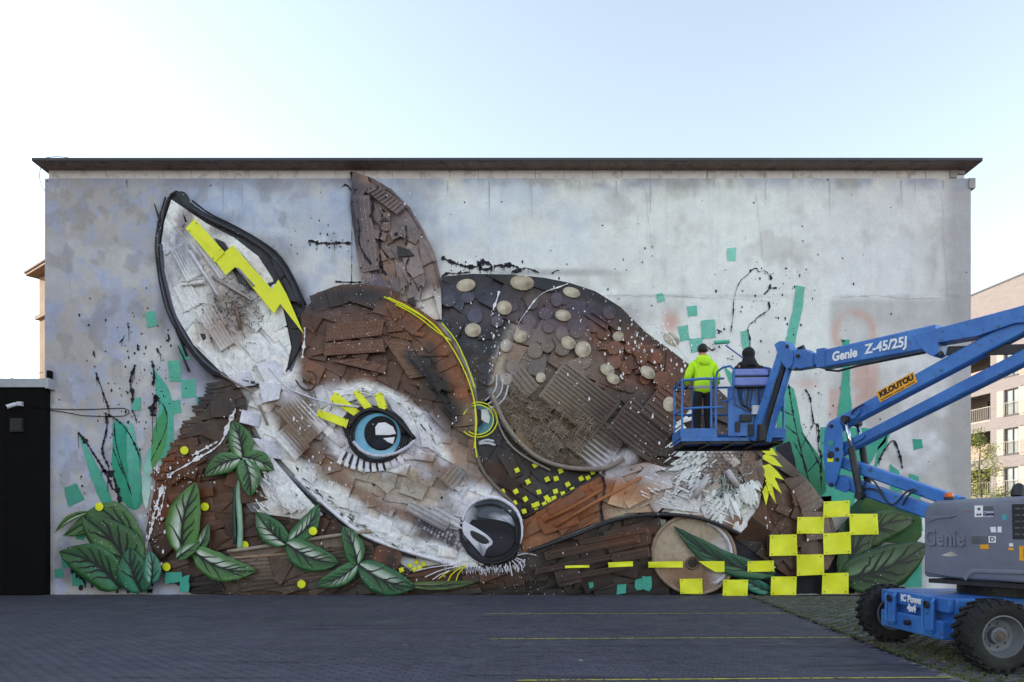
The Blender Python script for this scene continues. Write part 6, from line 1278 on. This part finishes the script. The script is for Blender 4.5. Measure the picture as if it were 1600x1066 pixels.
m_ = MB(); m_.lathe(bc_, (0,0,1), [(0,0),(.06,0),(.06,.03),(0,.03)], 16); be = m_.build('beacon', DKM, lift)
m_ = MB(); m_.lathe(bc_, (0,0,1), [(0.048,.03),(.052,.04),(.05,.075),(.042,.088),(0,.09)], 16); m_.build('beacon_lens', plain('amber_lens', '#e0651a', .2, .1, bmp=0), be)
ec = hp(1590, 777, -.25); ec.z = Zt+.02; m_ = MB(); m_.lathe(ec, (.2,.1,1), [(0,0),(.07,.0),(.075,.06),(.06,.13),(.02,.16),(0,.162)], 16); smooth_angle(m_.build('exhaust_cap', DKM, lift), 60)
# boom plane
BO = Vector((6.5, 8.85, 0)); bd_ = Vector((-.535,.845,0)).normalized(); bn = Vector((-.845,-.535,0)).normalized()
def BP(px, py, s=0.): return ray(px, py, BO+bn*s, bn)
def arm(name, a, b, h, wd, par, s=0., h1=None, mat=None, ch=.02):
    m = MB(); m.beam(BP(*a, s), BP(*b, s), h, wd, bn, h1=h1, ch=ch); return m.build(name, mat or BL, par)
def plate_b(name, pts, s0, s1, par, mat=None, bv=.008):
    Q0 = [BP(x, y, s0) for x, y in pts]; Q = [q for q in Q0]; V = Q+[q+bn*(s1-s0) for q in Q]; n = len(Q); m = MB(); m.add(V, [tuple(range(n)), tuple(range(n, 2*n))]+[(i, (i+1) % n, n+(i+1) % n, n+i) for i in range(n)]); o = m.build(name, mat or BL, par); return bevel(o, bv) if bv else o
def pin(par, x, y, s, r=.03): 
    p = BP(x, y, s); m = MB(); m.lathe(p, bn, [(0,.02),(r*.8,.02),(r,.012),(r,-.01)], 14); m.build('pivot_pin', DKM, par)
# lower pair of arms: turntable to elbow
la = arm('lower_arm', (1316,752), (1490,812), .2, .22, lift); arm('lower_arm', (1316,722), (1500,786), .17, .2, lift)
plate_b('bracket', [(1304,743),(1312,742),(1328,752),(1330,764),(1322,770),(1306,764)], .11, .14, la)
# elbow
el = empty('tmp', (0,0,0), 'x', 'x'); bpy.data.objects.remove(el)
ep = closed_smooth([(1292,668),(1300,656),(1312,656),(1318,668),(1319,705),(1314,735),(1307,758),(1300,763),(1293,756),(1289,720),(1289,690)], 1)
elbow = plate_b('elbow_plate', ep, .15, .19, lift); plate_b('elbow_plate', ep, -.19, -.15, lift)
for x, y in ((1299,666),(1308,702),(1308,718),(1299,757)): pin(elbow, x, y, .195, .03)
for x, y, r in ((1298,693,.05),(1298,711,.06)):
    p = BP(x, y, .193); m = MB(); m.lathe(p, bn, [(0,.0),(r,.0),(r,.004),(0,.004)], 16); m.build('hole', DKM if y > 700 else plain('teal_gap', '#3f8f7c', .8), elbow)
plate_b('yellow_sticker', [(1293,716),(1302,716),(1302,722),(1293,722)], .192, .195, elbow, YEL, 0)
# upper pair of arms: elbow up to the rear link (off frame)
ua = arm('upper_arm', (1304,668), (1640,488), .205, .18, lift, h1=.23); ua2 = arm('upper_arm', (1312,706), (1640,540), .165, .18, lift, h1=.18)
plate_b('gusset', [(1306,672),(1334,642),(1344,638),(1345,644),(1338,653),(1314,668)], .105, .125, ua); plate_b('gusset', [(1326,690),(1340,680),(1352,678),(1350,685),(1334,694)], .105, .125, ua2)
rl = plate_b('rear_link', closed_smooth([(1596,495),(1604,488),(1645,480),(1690,500),(1690,620),(1660,640),(1640,600),(1620,520)], 1), .14, .18, lift); plate_b('rear_link', closed_smooth([(1630,480),(1690,490),(1690,620),(1650,620)], 1), -.18, -.14, lift)
for s in (.07, -.09):
    cyl = MB(); a, b, c = BP(1321,655,s+.12), BP(1330,700,s+.12), BP(1344,775,s+.12); 
    if s < 0: a, b, c = BP(1340,662,-.16), BP(1346,690,-.16), BP(1358,768,-.16)
    cyl.tube([b, c], .052, 12); cy = cyl.build('hydraulic_cylinder', DKM, lift, smooth=False); r_ = MB(); r_.tube([a, b+(c-b)*.1], .032, 10); r_.build('piston_rod', STEEL, cy, smooth=True)
    k = MB(); k.lathe(a, bn, [(0,.05),(.055,.05),(.055,-.05),(0,-.05)], 14); k.lathe(c, bn, [(0,.06),(.06,.06),(.06,-.06),(0,-.06)], 14); k.build('cylinder_eye', DKM, cy)
for pts in ([(1346,772),(1352,752),(1362,748),(1372,760),(1384,784),(1396,790),(1406,780),(1416,768),(1428,764)],[(1345,768),(1356,762),(1372,766),(1380,776)],[(1410,790),(1420,772),(1432,766)],[(1330,648),(1334,640),(1350,632)]):
    m = MB(); m.tube([BP(x, y, .15) for x, y in smooth_pts(pts, 2)], .013, 6); m.build('hose', DKM, lift)
# main boom
mbm = arm('main_boom', (1296,561.5), (1468,527), .29, .24, lift, h1=.33); 
plate_b('main_boom_root', [(1440,527),(1465,521),(1600,486),(1660,470),(1660,508),(1600,510),(1540,530),(1480,540),(1480,556),(1472,561),(1462,556),(1450,545)], -.12, .135, lift)
pin(mbm, 1470, 553, .14, .035)
m_ = MB(); m_.beam(BP(1482,549,0), BP(1640,545,0), .12, .1, bn); m_.build('lift_cylinder', DKM, lift)
ext = arm('extension_boom', (1262,563), (1298,561), .2, .16, lift); arm('slide_rail', (1280,563.5), (1297,563), .16, .12, lift, .03, mat=RIMM)
plate_b('boom_collar', [(1291,549),(1304,547),(1304,577),(1291,578)], -.135, .14, mbm)
m_ = MB(); m_.tube([BP(x, y, .05) for x, y in ((1290,578),(1310,580),(1340,572),(1420,556),(1446,551))], .018, 6); m_.build('hose', DKM, lift)
m_ = MB(); m_.tube([BP(x, y, .0) for x, y in ((1386,532),(1392,526),(1402,527))], .03, 6); m_.build('hose_guide', DKM, mbm)
a_, b_ = BP(1312,557,.125), BP(1448,530,.125); dv = (b_-a_).normalized(); upv = bn.cross(dv); upv = upv if upv.z > 0 else -upv
pA, pB = BP(1330,554,.0), BP(1398,540,.0)
lettering('lettering', 'Genie', .20, BP(1327,556.5,.0)+bn*.127, dv, upv, LETW, mbm, .003, .007, sx=.86); lettering('lettering', 'Z-45/25J', .20, BP(1391,542.5,.0)+bn*.127, dv, upv, LETW, mbm, .003, .006, sx=.9)
a_, b_ = BP(1304,668,.0), BP(1640,488,.0); dv2 = (b_-a_).normalized(); up2 = bn.cross(dv2); up2 = up2 if up2.z > 0 else -up2; c_ = BP(1406,606.5,.0)+bn*.09
m_ = MB(); hh = .085; ll = .29
m_.frame(c_, dv2, bn, up2, (-ll,.001,-hh), (ll,.006,hh)); sg = m_.build('rental_sign', ORG, ua)
lettering('lettering', 'KILOUTOU', .115, c_+bn*.008+up2*.018, dv2, up2, BLKL, sg, .001, .007, shear=.1, sx=.9); 
for a, b in ((-.27,-.07),(-.05,.1),(.12,.26)):      # the small print, too fine to read
    m_ = MB(); m_.frame(c_, dv2, bn, up2, (a,.0065,-.068), (b,.0085,-.056)); m_.build('small_print', BLKL, sg)
# jib
plate_b('knuckle', [(1222,541),(1230,536),(1238,536),(1246,546),(1252,560),(1250,574),(1242,580),(1236,572),(1228,558)], -.1, .12, lift)
kp = plate_b('knuckle_link', [(1248,550),(1268,548),(1281,556),(1281,575),(1250,580),(1242,576)], -.09, .1, lift)
for x, y in ((1230,541),(1244,577),(1246,556)): pin(kp, x, y, .125, .03)
m_ = MB(); m_.tube([BP(x, y, .0) for x, y in ((1247,546),(1254,542),(1258,552))], .035, 6); m_.build('hose', DKM, lift)
jb = arm('jib', (1226,545), (1178,688), .17, .13, lift, .0); arm('jib_link', (1234,572), (1200,690), .1, .08, lift, -.02)
m_ = MB(); m_.tube([BP(1226,568,.0), BP(1198,664,.0)], .045, 8); m_.build('jib_cylinder', DKM, lift)
for q in ([(1222,566),(1214,590),(1208,612),(1204,640),(1196,664)],[(1220,570),(1206,600),(1200,630),(1190,660)]): 
    m_ = MB(); m_.tube([BP(x, y, .04) for x, y in smooth_pts(q, 1)], .014, 5); m_.build('hose', DKM, lift)
# platform
pf = Vector((4.0, 12.7, 3.27)); rot = Matrix.Rotation(R(-3), 3, 'Z')
def pl_(x, y, z): return pf+rot @ Vector((x, y, z))
def pbox(m, lo, hi): m.frame(pf, rot @ Vector((1,0,0)), rot @ Vector((0,1,0)), (0,0,1), lo, hi)
m_ = MB(); pbox(m_, (-.92,-.4,-.03), (.92,.42,.03)); plat = m_.build('platform_floor', BL, lift)
m_ = MB()
for i in range(5): pbox(m_, (-.9+i*.43,-.38,-.09), (-.84+i*.43,.4,-.031))
pbox(m_, (-.9,.36,-.12), (.9,.4,-.032)); pbox(m_, (-.9,-.38,-.07), (.9,-.34,-.032)); m_.build('floor_beams', DKM, plat)
for lo, hi in (((-.92,-.4,.032), (-.3,-.385,.2)), ((.32,-.4,.032), (.92,-.385,.2)), ((-.92,.405,.032), (.92,.42,.2)), ((-.935,-.4,.032), (-.921,.42,.2)), ((.921,-.4,.032), (.935,.42,.2))):
    m_ = MB(); pbox(m_, lo, hi); m_.build('toe_board', BL, plat)
tb = .021
def rail(pts, r=tb): 
    m = MB(); m.tube([pl_(*p) for p in smooth_pts3(pts)], r, 8); return smooth_angle(m.build('guard_rail', BL, plat), 50)
def smooth_pts3(p): return p
for x, y in ((-.9,-.38),(-.9,.4),(.9,.4),(.9,-.38),(-.38,-.38),(-.3,.4),(.35,.4),(-.55,.4)): rail([(x,y,.03),(x,y,1.1)])
for z in (1.1, .58): rail([(-.15,-.38,z),(-.5,-.38,z),(-.84,-.38,z-.02),(-.9,-.32,z-.02),(-.9,.36,z),(-.84,.4,z),(.86,.4,z),(.9,.36,z),(.9,-.34,z),(.85,-.38,z),(.5,-.38,z)])
# control console on the near side
m_ = MB(); pbox(m_, (-.1,-.47,.05), (.62,-.41,.93)); cons = m_.build('console_column', BL, plat)
m_ = MB(); pbox(m_, (-.03,-.6,1.1), (.57,-.42,1.22)); FAD = plain('faded_lilac_blue', '#7d8ccf', .5, .1, 5, dirt='#6674b0'); bx_ = bevel(m_.build('console_lid', FAD, plat), .02)
m_ = MB(); pbox(m_, (-.03,-.6,.92), (.57,-.42,1.07)); bevel(m_.build('console_box', FAD, plat), .02)
m_ = MB(); pbox(m_, (-.02,-.58,1.07), (.56,-.44,1.1)); m_.build('console_gap', DKM, plat)
m_ = MB(); pbox(m_, (-.0,-.58,.9), (.54,-.42,.919)); m_.build('console_underside', DKM, plat)
rail([(-.2,-.42,.66),(-.06,-.6,.7),(-.04,-.62,1.2),(-.1,-.6,1.27),(-.2,-.5,1.27),(-.28,-.42,1.22),(-.3,-.38,1.1),(-.3,-.38,.03)]); rail([(.6,-.42,.6),(.6,-.6,.66),(.6,-.6,1.22),(.5,-.6,1.24)])
for i in range(9):
    x = .02+i*.06; m_ = MB(); m_.tube([pl_(*p) for p in smooth_pts([(0,0)],0) and [(x,-.5,.9),(x+rng.uniform(-.03,.03),-.5,.75),(x+rng.uniform(-.08,.12),-.5,.6),(.35+rng.uniform(-.1,.1),-.5,.48)]], .011, 5); m_.build('control_cable', DKM if i % 3 else RIMM, cons)
m_ = MB(); pbox(m_, (.3,-.56,.42), (.42,-.475,.58)); m_.build('connector_box', sw, cons)
m_ = MB(); pbox(m_, (.1,-.54,.3), (.3,-.475,.42)); pbox(m_, (.25,-.52,.05), (.33,-.475,.25)); pbox(m_, (.02,-.5,.12), (.1,-.471,.3)); m_.build('valve_block', DKM, cons)
m_ = MB(); m_.beam(pl_(-.1,-.44,.52), pl_(.3,-.44,.36), .05, .03, (0,1,0)); m_.beam(pl_(-.1,-.44,.6), pl_(.4,-.46,.63), .04, .04, (0,1,0)); m_.build('cross_brace', BL, cons)
m_ = MB(); pbox(m_, (.4,-.6,-.02), (.62,-.4,.16)); pbox(m_, (.62,-.6,.0), (.86,-.4,.03)); m_.build('platform_mount', BL, plat)
m_ = MB(); m_.lathe(pl_(.5,-.55,-.05), (0,0,1), [(0,0),(.12,0),(.12,.28),(0,.28)], 18); m_.build('rotator', DKM, plat)
# ------------------------------------------------------------------ the two workers
def skin_mesh(name, joints, edges, mats, parent, root, sub=2, fmat=None):
    """one continuous surface grown round a jointed skeleton"""
    me = bpy.data.meshes.new(name); names = list(joints); idx = {k: i for i, k in enumerate(names)}
    me.from_pydata([joints[k][0] for k in names], [(idx[a], idx[b]) for a, b in edges], [])
    o = bpy.data.objects.new(name, me); COL.objects.link(o)
    sk = o.modifiers.new('skin', 'SKIN'); sk.use_smooth_shade = True; sk.branch_smoothing = .4
    for k in names:
        r = joints[k][1]; v = me.skin_vertices[0].data[idx[k]]; v.radius = (r, r) if not isinstance(r, tuple) else r; v.use_root = (k == root)
    ss = o.modifiers.new('subdiv', 'SUBSURF'); ss.levels = sub; ss.render_levels = sub
    bpy.context.view_layer.update(); me2 = bpy.data.meshes.new_from_object(o.evaluated_get(bpy.context.evaluated_depsgraph_get()))
    bpy.data.objects.remove(o); me2.name = name; me2.materials.clear()
    for m in mats: me2.materials.append(m)
    if fmat:
        for p in me2.polygons: p.material_index = fmat(p.center)
    me2.polygons.foreach_set('use_smooth', [True]*len(me2.polygons))
    o = bpy.data.objects.new(name, me2); COL.objects.link(o); setp(o, parent); return o
SKIN = plain('skin', '#b98a70', .5, .08, 20, bmp=.05); HAIR = plain('dark_hair', '#15110f', .6, .3, 60, bmp=.6); HIV = plain('hi_vis_fabric', '#bdf41a', .7, .10, 7, bmp=.35); REF = plain('reflective_tape', '#a9a9a6', .35, .08, 20, bmp=.05)
TRO = plain('black_trousers', '#16161c', .85, .3, 12, bmp=.3); HOO = plain('black_hoodie', '#1d1a20', .9, .25, 12, bmp=.4); BOOT = plain('work_boot', '#1b1713', .7)
def person(label, base, arms, top_m, jh, hooded=False, hs=1.0):
    P = empty('person', base, label, 'person'); B = Vector(base); v = lambda x, y, z: tuple(B+Vector((x, y, z*hs)))
    J = {'pel': (v(0,0,.96), (.155,.115)), 'wai': (v(0,.01,1.1), (.14,.1)), 'che': (v(0,.0,1.33), (.165,.115)), 'sho': (v(0,-.01,1.46), (.11,.085)), 'nec': (v(0,.0,1.55), .058), 'hd0': (v(0,.025,1.63), .075), 'hd1': (v(0,.025,1.72), (.085,.1)), 'hd2': (v(0,.01,1.79), .06)}
    E_ = [('pel','wai'),('wai','che'),('che','sho'),('sho','nec'),('nec','hd0'),('hd0','hd1'),('hd1','hd2')]
    for s, n in ((-1,'l'),(1,'r')):
        J['hip'+n] = (v(s*.095,0,.9), .105); J['kne'+n] = (v(s*.105,.02,.5), .084); J['ank'+n] = (v(s*.11,-.01,.11), .068); J['hee'+n] = (v(s*.118,-.03,.045), .044); J['toe'+n] = (v(s*.13,.17,.04), .04)
        E_ += [('pel','hip'+n),('hip'+n,'kne'+n),('kne'+n,'ank'+n),('ank'+n,'hee'+n),('hee'+n,'toe'+n)]
        a = arms[n]; J['clv'+n] = (v(s*.17,0,1.44), .07); J['elb'+n] = (v(*a[0]), .048); J['wri'+n] = (v(*a[1]), .032); J['pal'+n] = (v(*a[2]), (.042,.02))
        E_ += [('sho','clv'+n),('clv'+n,'elb'+n),('elb'+n,'wri'+n),('wri'+n,'pal'+n)]
        d = (Vector(a[2])-Vector(a[1])).normalized(); sd = Vector((0,0,1)) if abs(d.z) < .7 else Vector((1,0,0)); sd = (sd-d*sd.dot(d)).normalized(); cu = d.cross(sd)*(-1 if n == 'l' else 1)
        for f in range(4):
            p0 = Vector(a[2])+d*.03+sd*(.03-.02*f); ln = (.034,.038,.036,.028)[f]; p1 = p0+d*ln+cu*.008; p2 = p1+d*ln*.5+cu*.03
            J[f'f{f}a'+n] = (v(*p1), .0105); J[f'f{f}b'+n] = (v(*p2), .0085); E_ += [('pal'+n, f'f{f}a'+n), (f'f{f}a'+n, f'f{f}b'+n)]
        t1 = Vector(a[2])+sd*.045+cu*.012-d*.01; t2 = t1+d*.035+cu*.02; J['th'+n] = (v(*t1), .012); J['ti'+n] = (v(*t2), .009); E_ += [('pal'+n,'th'+n),('th'+n,'ti'+n)]
    zb = B.z
    body = skin_mesh('body', J, E_, [SKIN, TRO, BOOT], P, 'pel', 2, lambda c: 2 if c.z < zb+.11 else (1 if c.z < zb+1.08 else 0))
    # jacket
    G = {'hem': (v(0,0,jh), (.2,.15)), 'wai': (v(0,.0,jh+.2), (.185,.14)), 'che': (v(0,-.005,1.32), (.2,.15)), 'sho': (v(0,-.01,1.46), (.15,.11)), 'col': (v(0,.0,1.555), .075)}
    g = [('hem','wai'),('wai','che'),('che','sho'),('sho','col')]
    for s, n in ((-1,'l'),(1,'r')):
        a = arms[n]; G['clv'+n] = (v(s*.185,0,1.43), .095); G['elb'+n] = (v(*a[0]), .074); G['wri'+n] = (v(*(Vector(a[1])*.93+Vector(a[0])*.07)), .052); g += [('sho','clv'+n),('clv'+n,'elb'+n),('elb'+n,'wri'+n)]
    jk = skin_mesh('jacket', G, g, [top_m], P, 'che', 2)
    tx = bpy.data.textures.new('folds', 'CLOUDS'); tx.noise_scale = .11; dm = jk.modifiers.new('folds', 'DISPLACE'); dm.texture = tx; dm.strength = .03; dm.texture_coords = 'GLOBAL'
    # head: hair or hood, ears, nose
    m = MB(); hc = B+Vector((0,.012,1.715*hs))
    def cap(m, c, rx, ry, rz, z0, face=True):
        n, k = 20, 10; V = []; Fc = []
        for j in range(k+1):
            t = j/k; lat = math.pi/2-t*(math.pi/2+z0)
            for i in range(n):
                q = 6.2832*i/n; yy = math.sin(q); fz = .0
                r_ = math.cos(lat); cut = max(0, yy)*(t**2)*.13 if face else 0
                V.append(c+Vector((rx*r_*math.cos(q)*(1+rng.uniform(-.015,.015)), ry*r_*yy*(1+rng.uniform(-.015,.015)), rz*math.sin(lat)+cut+fz)))
        for j in range(k):
            for i in range(n): Fc.append((j*n+i, j*n+(i+1) % n, (j+1)*n+(i+1) % n, (j+1)*n+i))
        m.add(V, Fc)
    if hooded:
        cap(m, hc+Vector((0,-.01,0)), .118, .13, .13, .9); m.build('hood', HOO, P, smooth=True)
        m = MB(); m.lathe(B+Vector((0,-.02,1.5*hs)), (0,.1,1), [(.15,-.06),(.16,0),(.135,.06),(.115,.1),(.11,.14)], 20); m.build('hood_collar', HOO, P, smooth=True)
    else:
        cap(m, hc, .09, .106, .103, .85); m.build('hair', HAIR, P, smooth=True)
        for s in (-1, 1):
            m = MB(); m.tube([hc+Vector((s*.088,.0,-.01)), hc+Vector((s*.104,-.012,.005)), hc+Vector((s*.1,-.008,-.04)), hc+Vector((s*.088,.0,-.045))], .011, 6); m.build('ear', SKIN, P, smooth=True)
        m = MB(); m.lathe(B+Vector((0,-.04,1.5*hs)), (0,-.35,1), [(.11,-.05),(.14,-.02),(.135,.03),(.1,.07),(.085,.09)], 20); hd = m.build('folded_hood', HIV, P, smooth=True)
        m = MB(); cap(m, B+Vector((0,-.11,1.45*hs)), .12, .07, .09, 1.2, False); m.build('hood_back', HIV, P, smooth=True)
    m = MB(); m.tube([hc+Vector((0,.105,.0)), hc+Vector((0,.135,-.04)), hc+Vector((0,.11,-.05))], [.012,.017,.01], 6); nz_ = m.build('nose', SKIN, P, smooth=True)
    for s in (-1, 1):
        m = MB(); m.lathe(hc+Vector((s*.034,.102,.002)), (0,1,0), [(0,.006),(.011,.004),(.014,0)], 10); m.build('eye', BLK, P)
    m = MB(); m.tube([hc+Vector((-.025,.103,-.085)), hc+Vector((0,.111,-.087)), hc+Vector((.025,.103,-.085))], .006, 5); m.build('mouth', plain('lips', '#8d5a4c', .5), P)
    return P, jk
FL = pf.z+.031
p1b = pl_(-.44, .02, 0); p1b.z = FL
w1, jk1 = person('person in a yellow hi-vis jacket and black trousers standing in the lift basket', tuple(p1b), {'l': [(-.285,.02,1.17),(-.24,.22,1.07),(-.22,.3,1.07)], 'r': [(.285,.02,1.17),(.26,.22,1.07),(.24,.3,1.07)]}, HIV, .84)
def band(parent, c, ax, rx, ry, h, nm='reflective_band'):
    m = MB(); m.lathe(c, ax, [(1,-h/2),(1.0,h/2)], 28); c = Vector(c)
    m.v = [tuple(c+Vector(((x-c.x)*rx, (y-c.y)*ry, z-c.z))) for x, y, z in m.v]; return m.build(nm, REF, parent, smooth=True)
from mathutils.bvhtree import BVHTree
def wrap_band(parent, jk, z0, h, cx, cy, rmax):
    """a tape ring laid on the jacket's own surface"""
    dg = bpy.context.evaluated_depsgraph_get(); bpy.context.view_layer.update(); t = BVHTree.FromObject(jk, dg); V = []; Fc = []; n = 40; inv = Vector(jk.matrix_world.translation)
    for i in range(n):
        q = 6.2832*i/n; d = Vector((math.cos(q), math.sin(q), 0))
        for z in (z0-h/2, z0, z0+h/2):
            o = Vector((cx, cy, z)); hit = t.ray_cast(o+d*rmax-inv*0, -d)
            p = hit[0] if hit[0] is not None else o+d*.15
            V.append(p+d*.006)
    for i in range(n):
        for k in (0, 1): Fc.append((i*3+k, ((i+1) % n)*3+k, ((i+1) % n)*3+k+1, i*3+k+1))
    return mk('reflective_band', V, Fc, REF, parent, None, True)
for z in (.98, 1.135): wrap_band(w1, jk1, p1b.z+z, .05, p1b.x, p1b.y, .235)
for s in (-1, 1):
    c = Vector((p1b.x+s*.272, p1b.y+.14, p1b.z+1.115)); d = Vector((s*-.045, .2, -.1)).normalized(); m = MB(); m.lathe(c, d, [(.079,-.03),(.078,.03)], 20); m.build('reflective_band', REF, w1, smooth=True)
p2b = pl_(.42, .1, 0); p2b.z = FL
w2, jk2 = person('person in a black hooded sweatshirt with hood up behind the basket console, rolling paint', tuple(p2b), {'l': [(-.16,.26,1.42),(.03,.40,1.66),(.09,.43,1.71)], 'r': [(.42,.0,1.30),(.34,.16,1.40),(.31,.2,1.43)]}, HOO, .88, True, .95)
# paint roller on a pole, held in both hands
ro = empty('paint_roller', tuple(p2b+Vector((-.3,.9,1.6))), 'teal paint roller on a violet extension pole held by the hooded person', 'paint roller')
hA = p2b+Vector((-.085,.53,1.46)); hB = p2b+Vector((.13,.45,1.2)); dirp = Vector((-.30,.55,.24)).normalized()
tip = ray(1134, 540, (0, 13.55, 0), (0, 1, 0)); end = ray(1196, 585, (0, 12.9, 0), (0, 1, 0))
POLE = plain('violet_pole', '#4b4f9e', .4, .1, 6)
m_ = MB(); m_.tube([end, tip], .014, 8); m_.build('pole', POLE, ro, smooth=True)
r0, r1 = ray(1116, 535.5, (0, 13.6, 0), (0, 1, 0)), ray(1139, 534, (0, 13.6, 0), (0, 1, 0))
m_ = MB(); m_.tube([tip, tip+Vector((.06,.03,.04)), r1+Vector((.03,0,0)), r1, r0], .006, 5); m_.build('frame', STEEL, ro)
m_ = MB(); m_.tube([r0, r0+(r1-r0)*.02, r0+(r1-r0)*.98, r1], [.034,.04,.04,.034], 14); m_.build('sleeve', plain('teal_fleece', '#58b79c', .9, .15, 40, bmp=.6), ro)
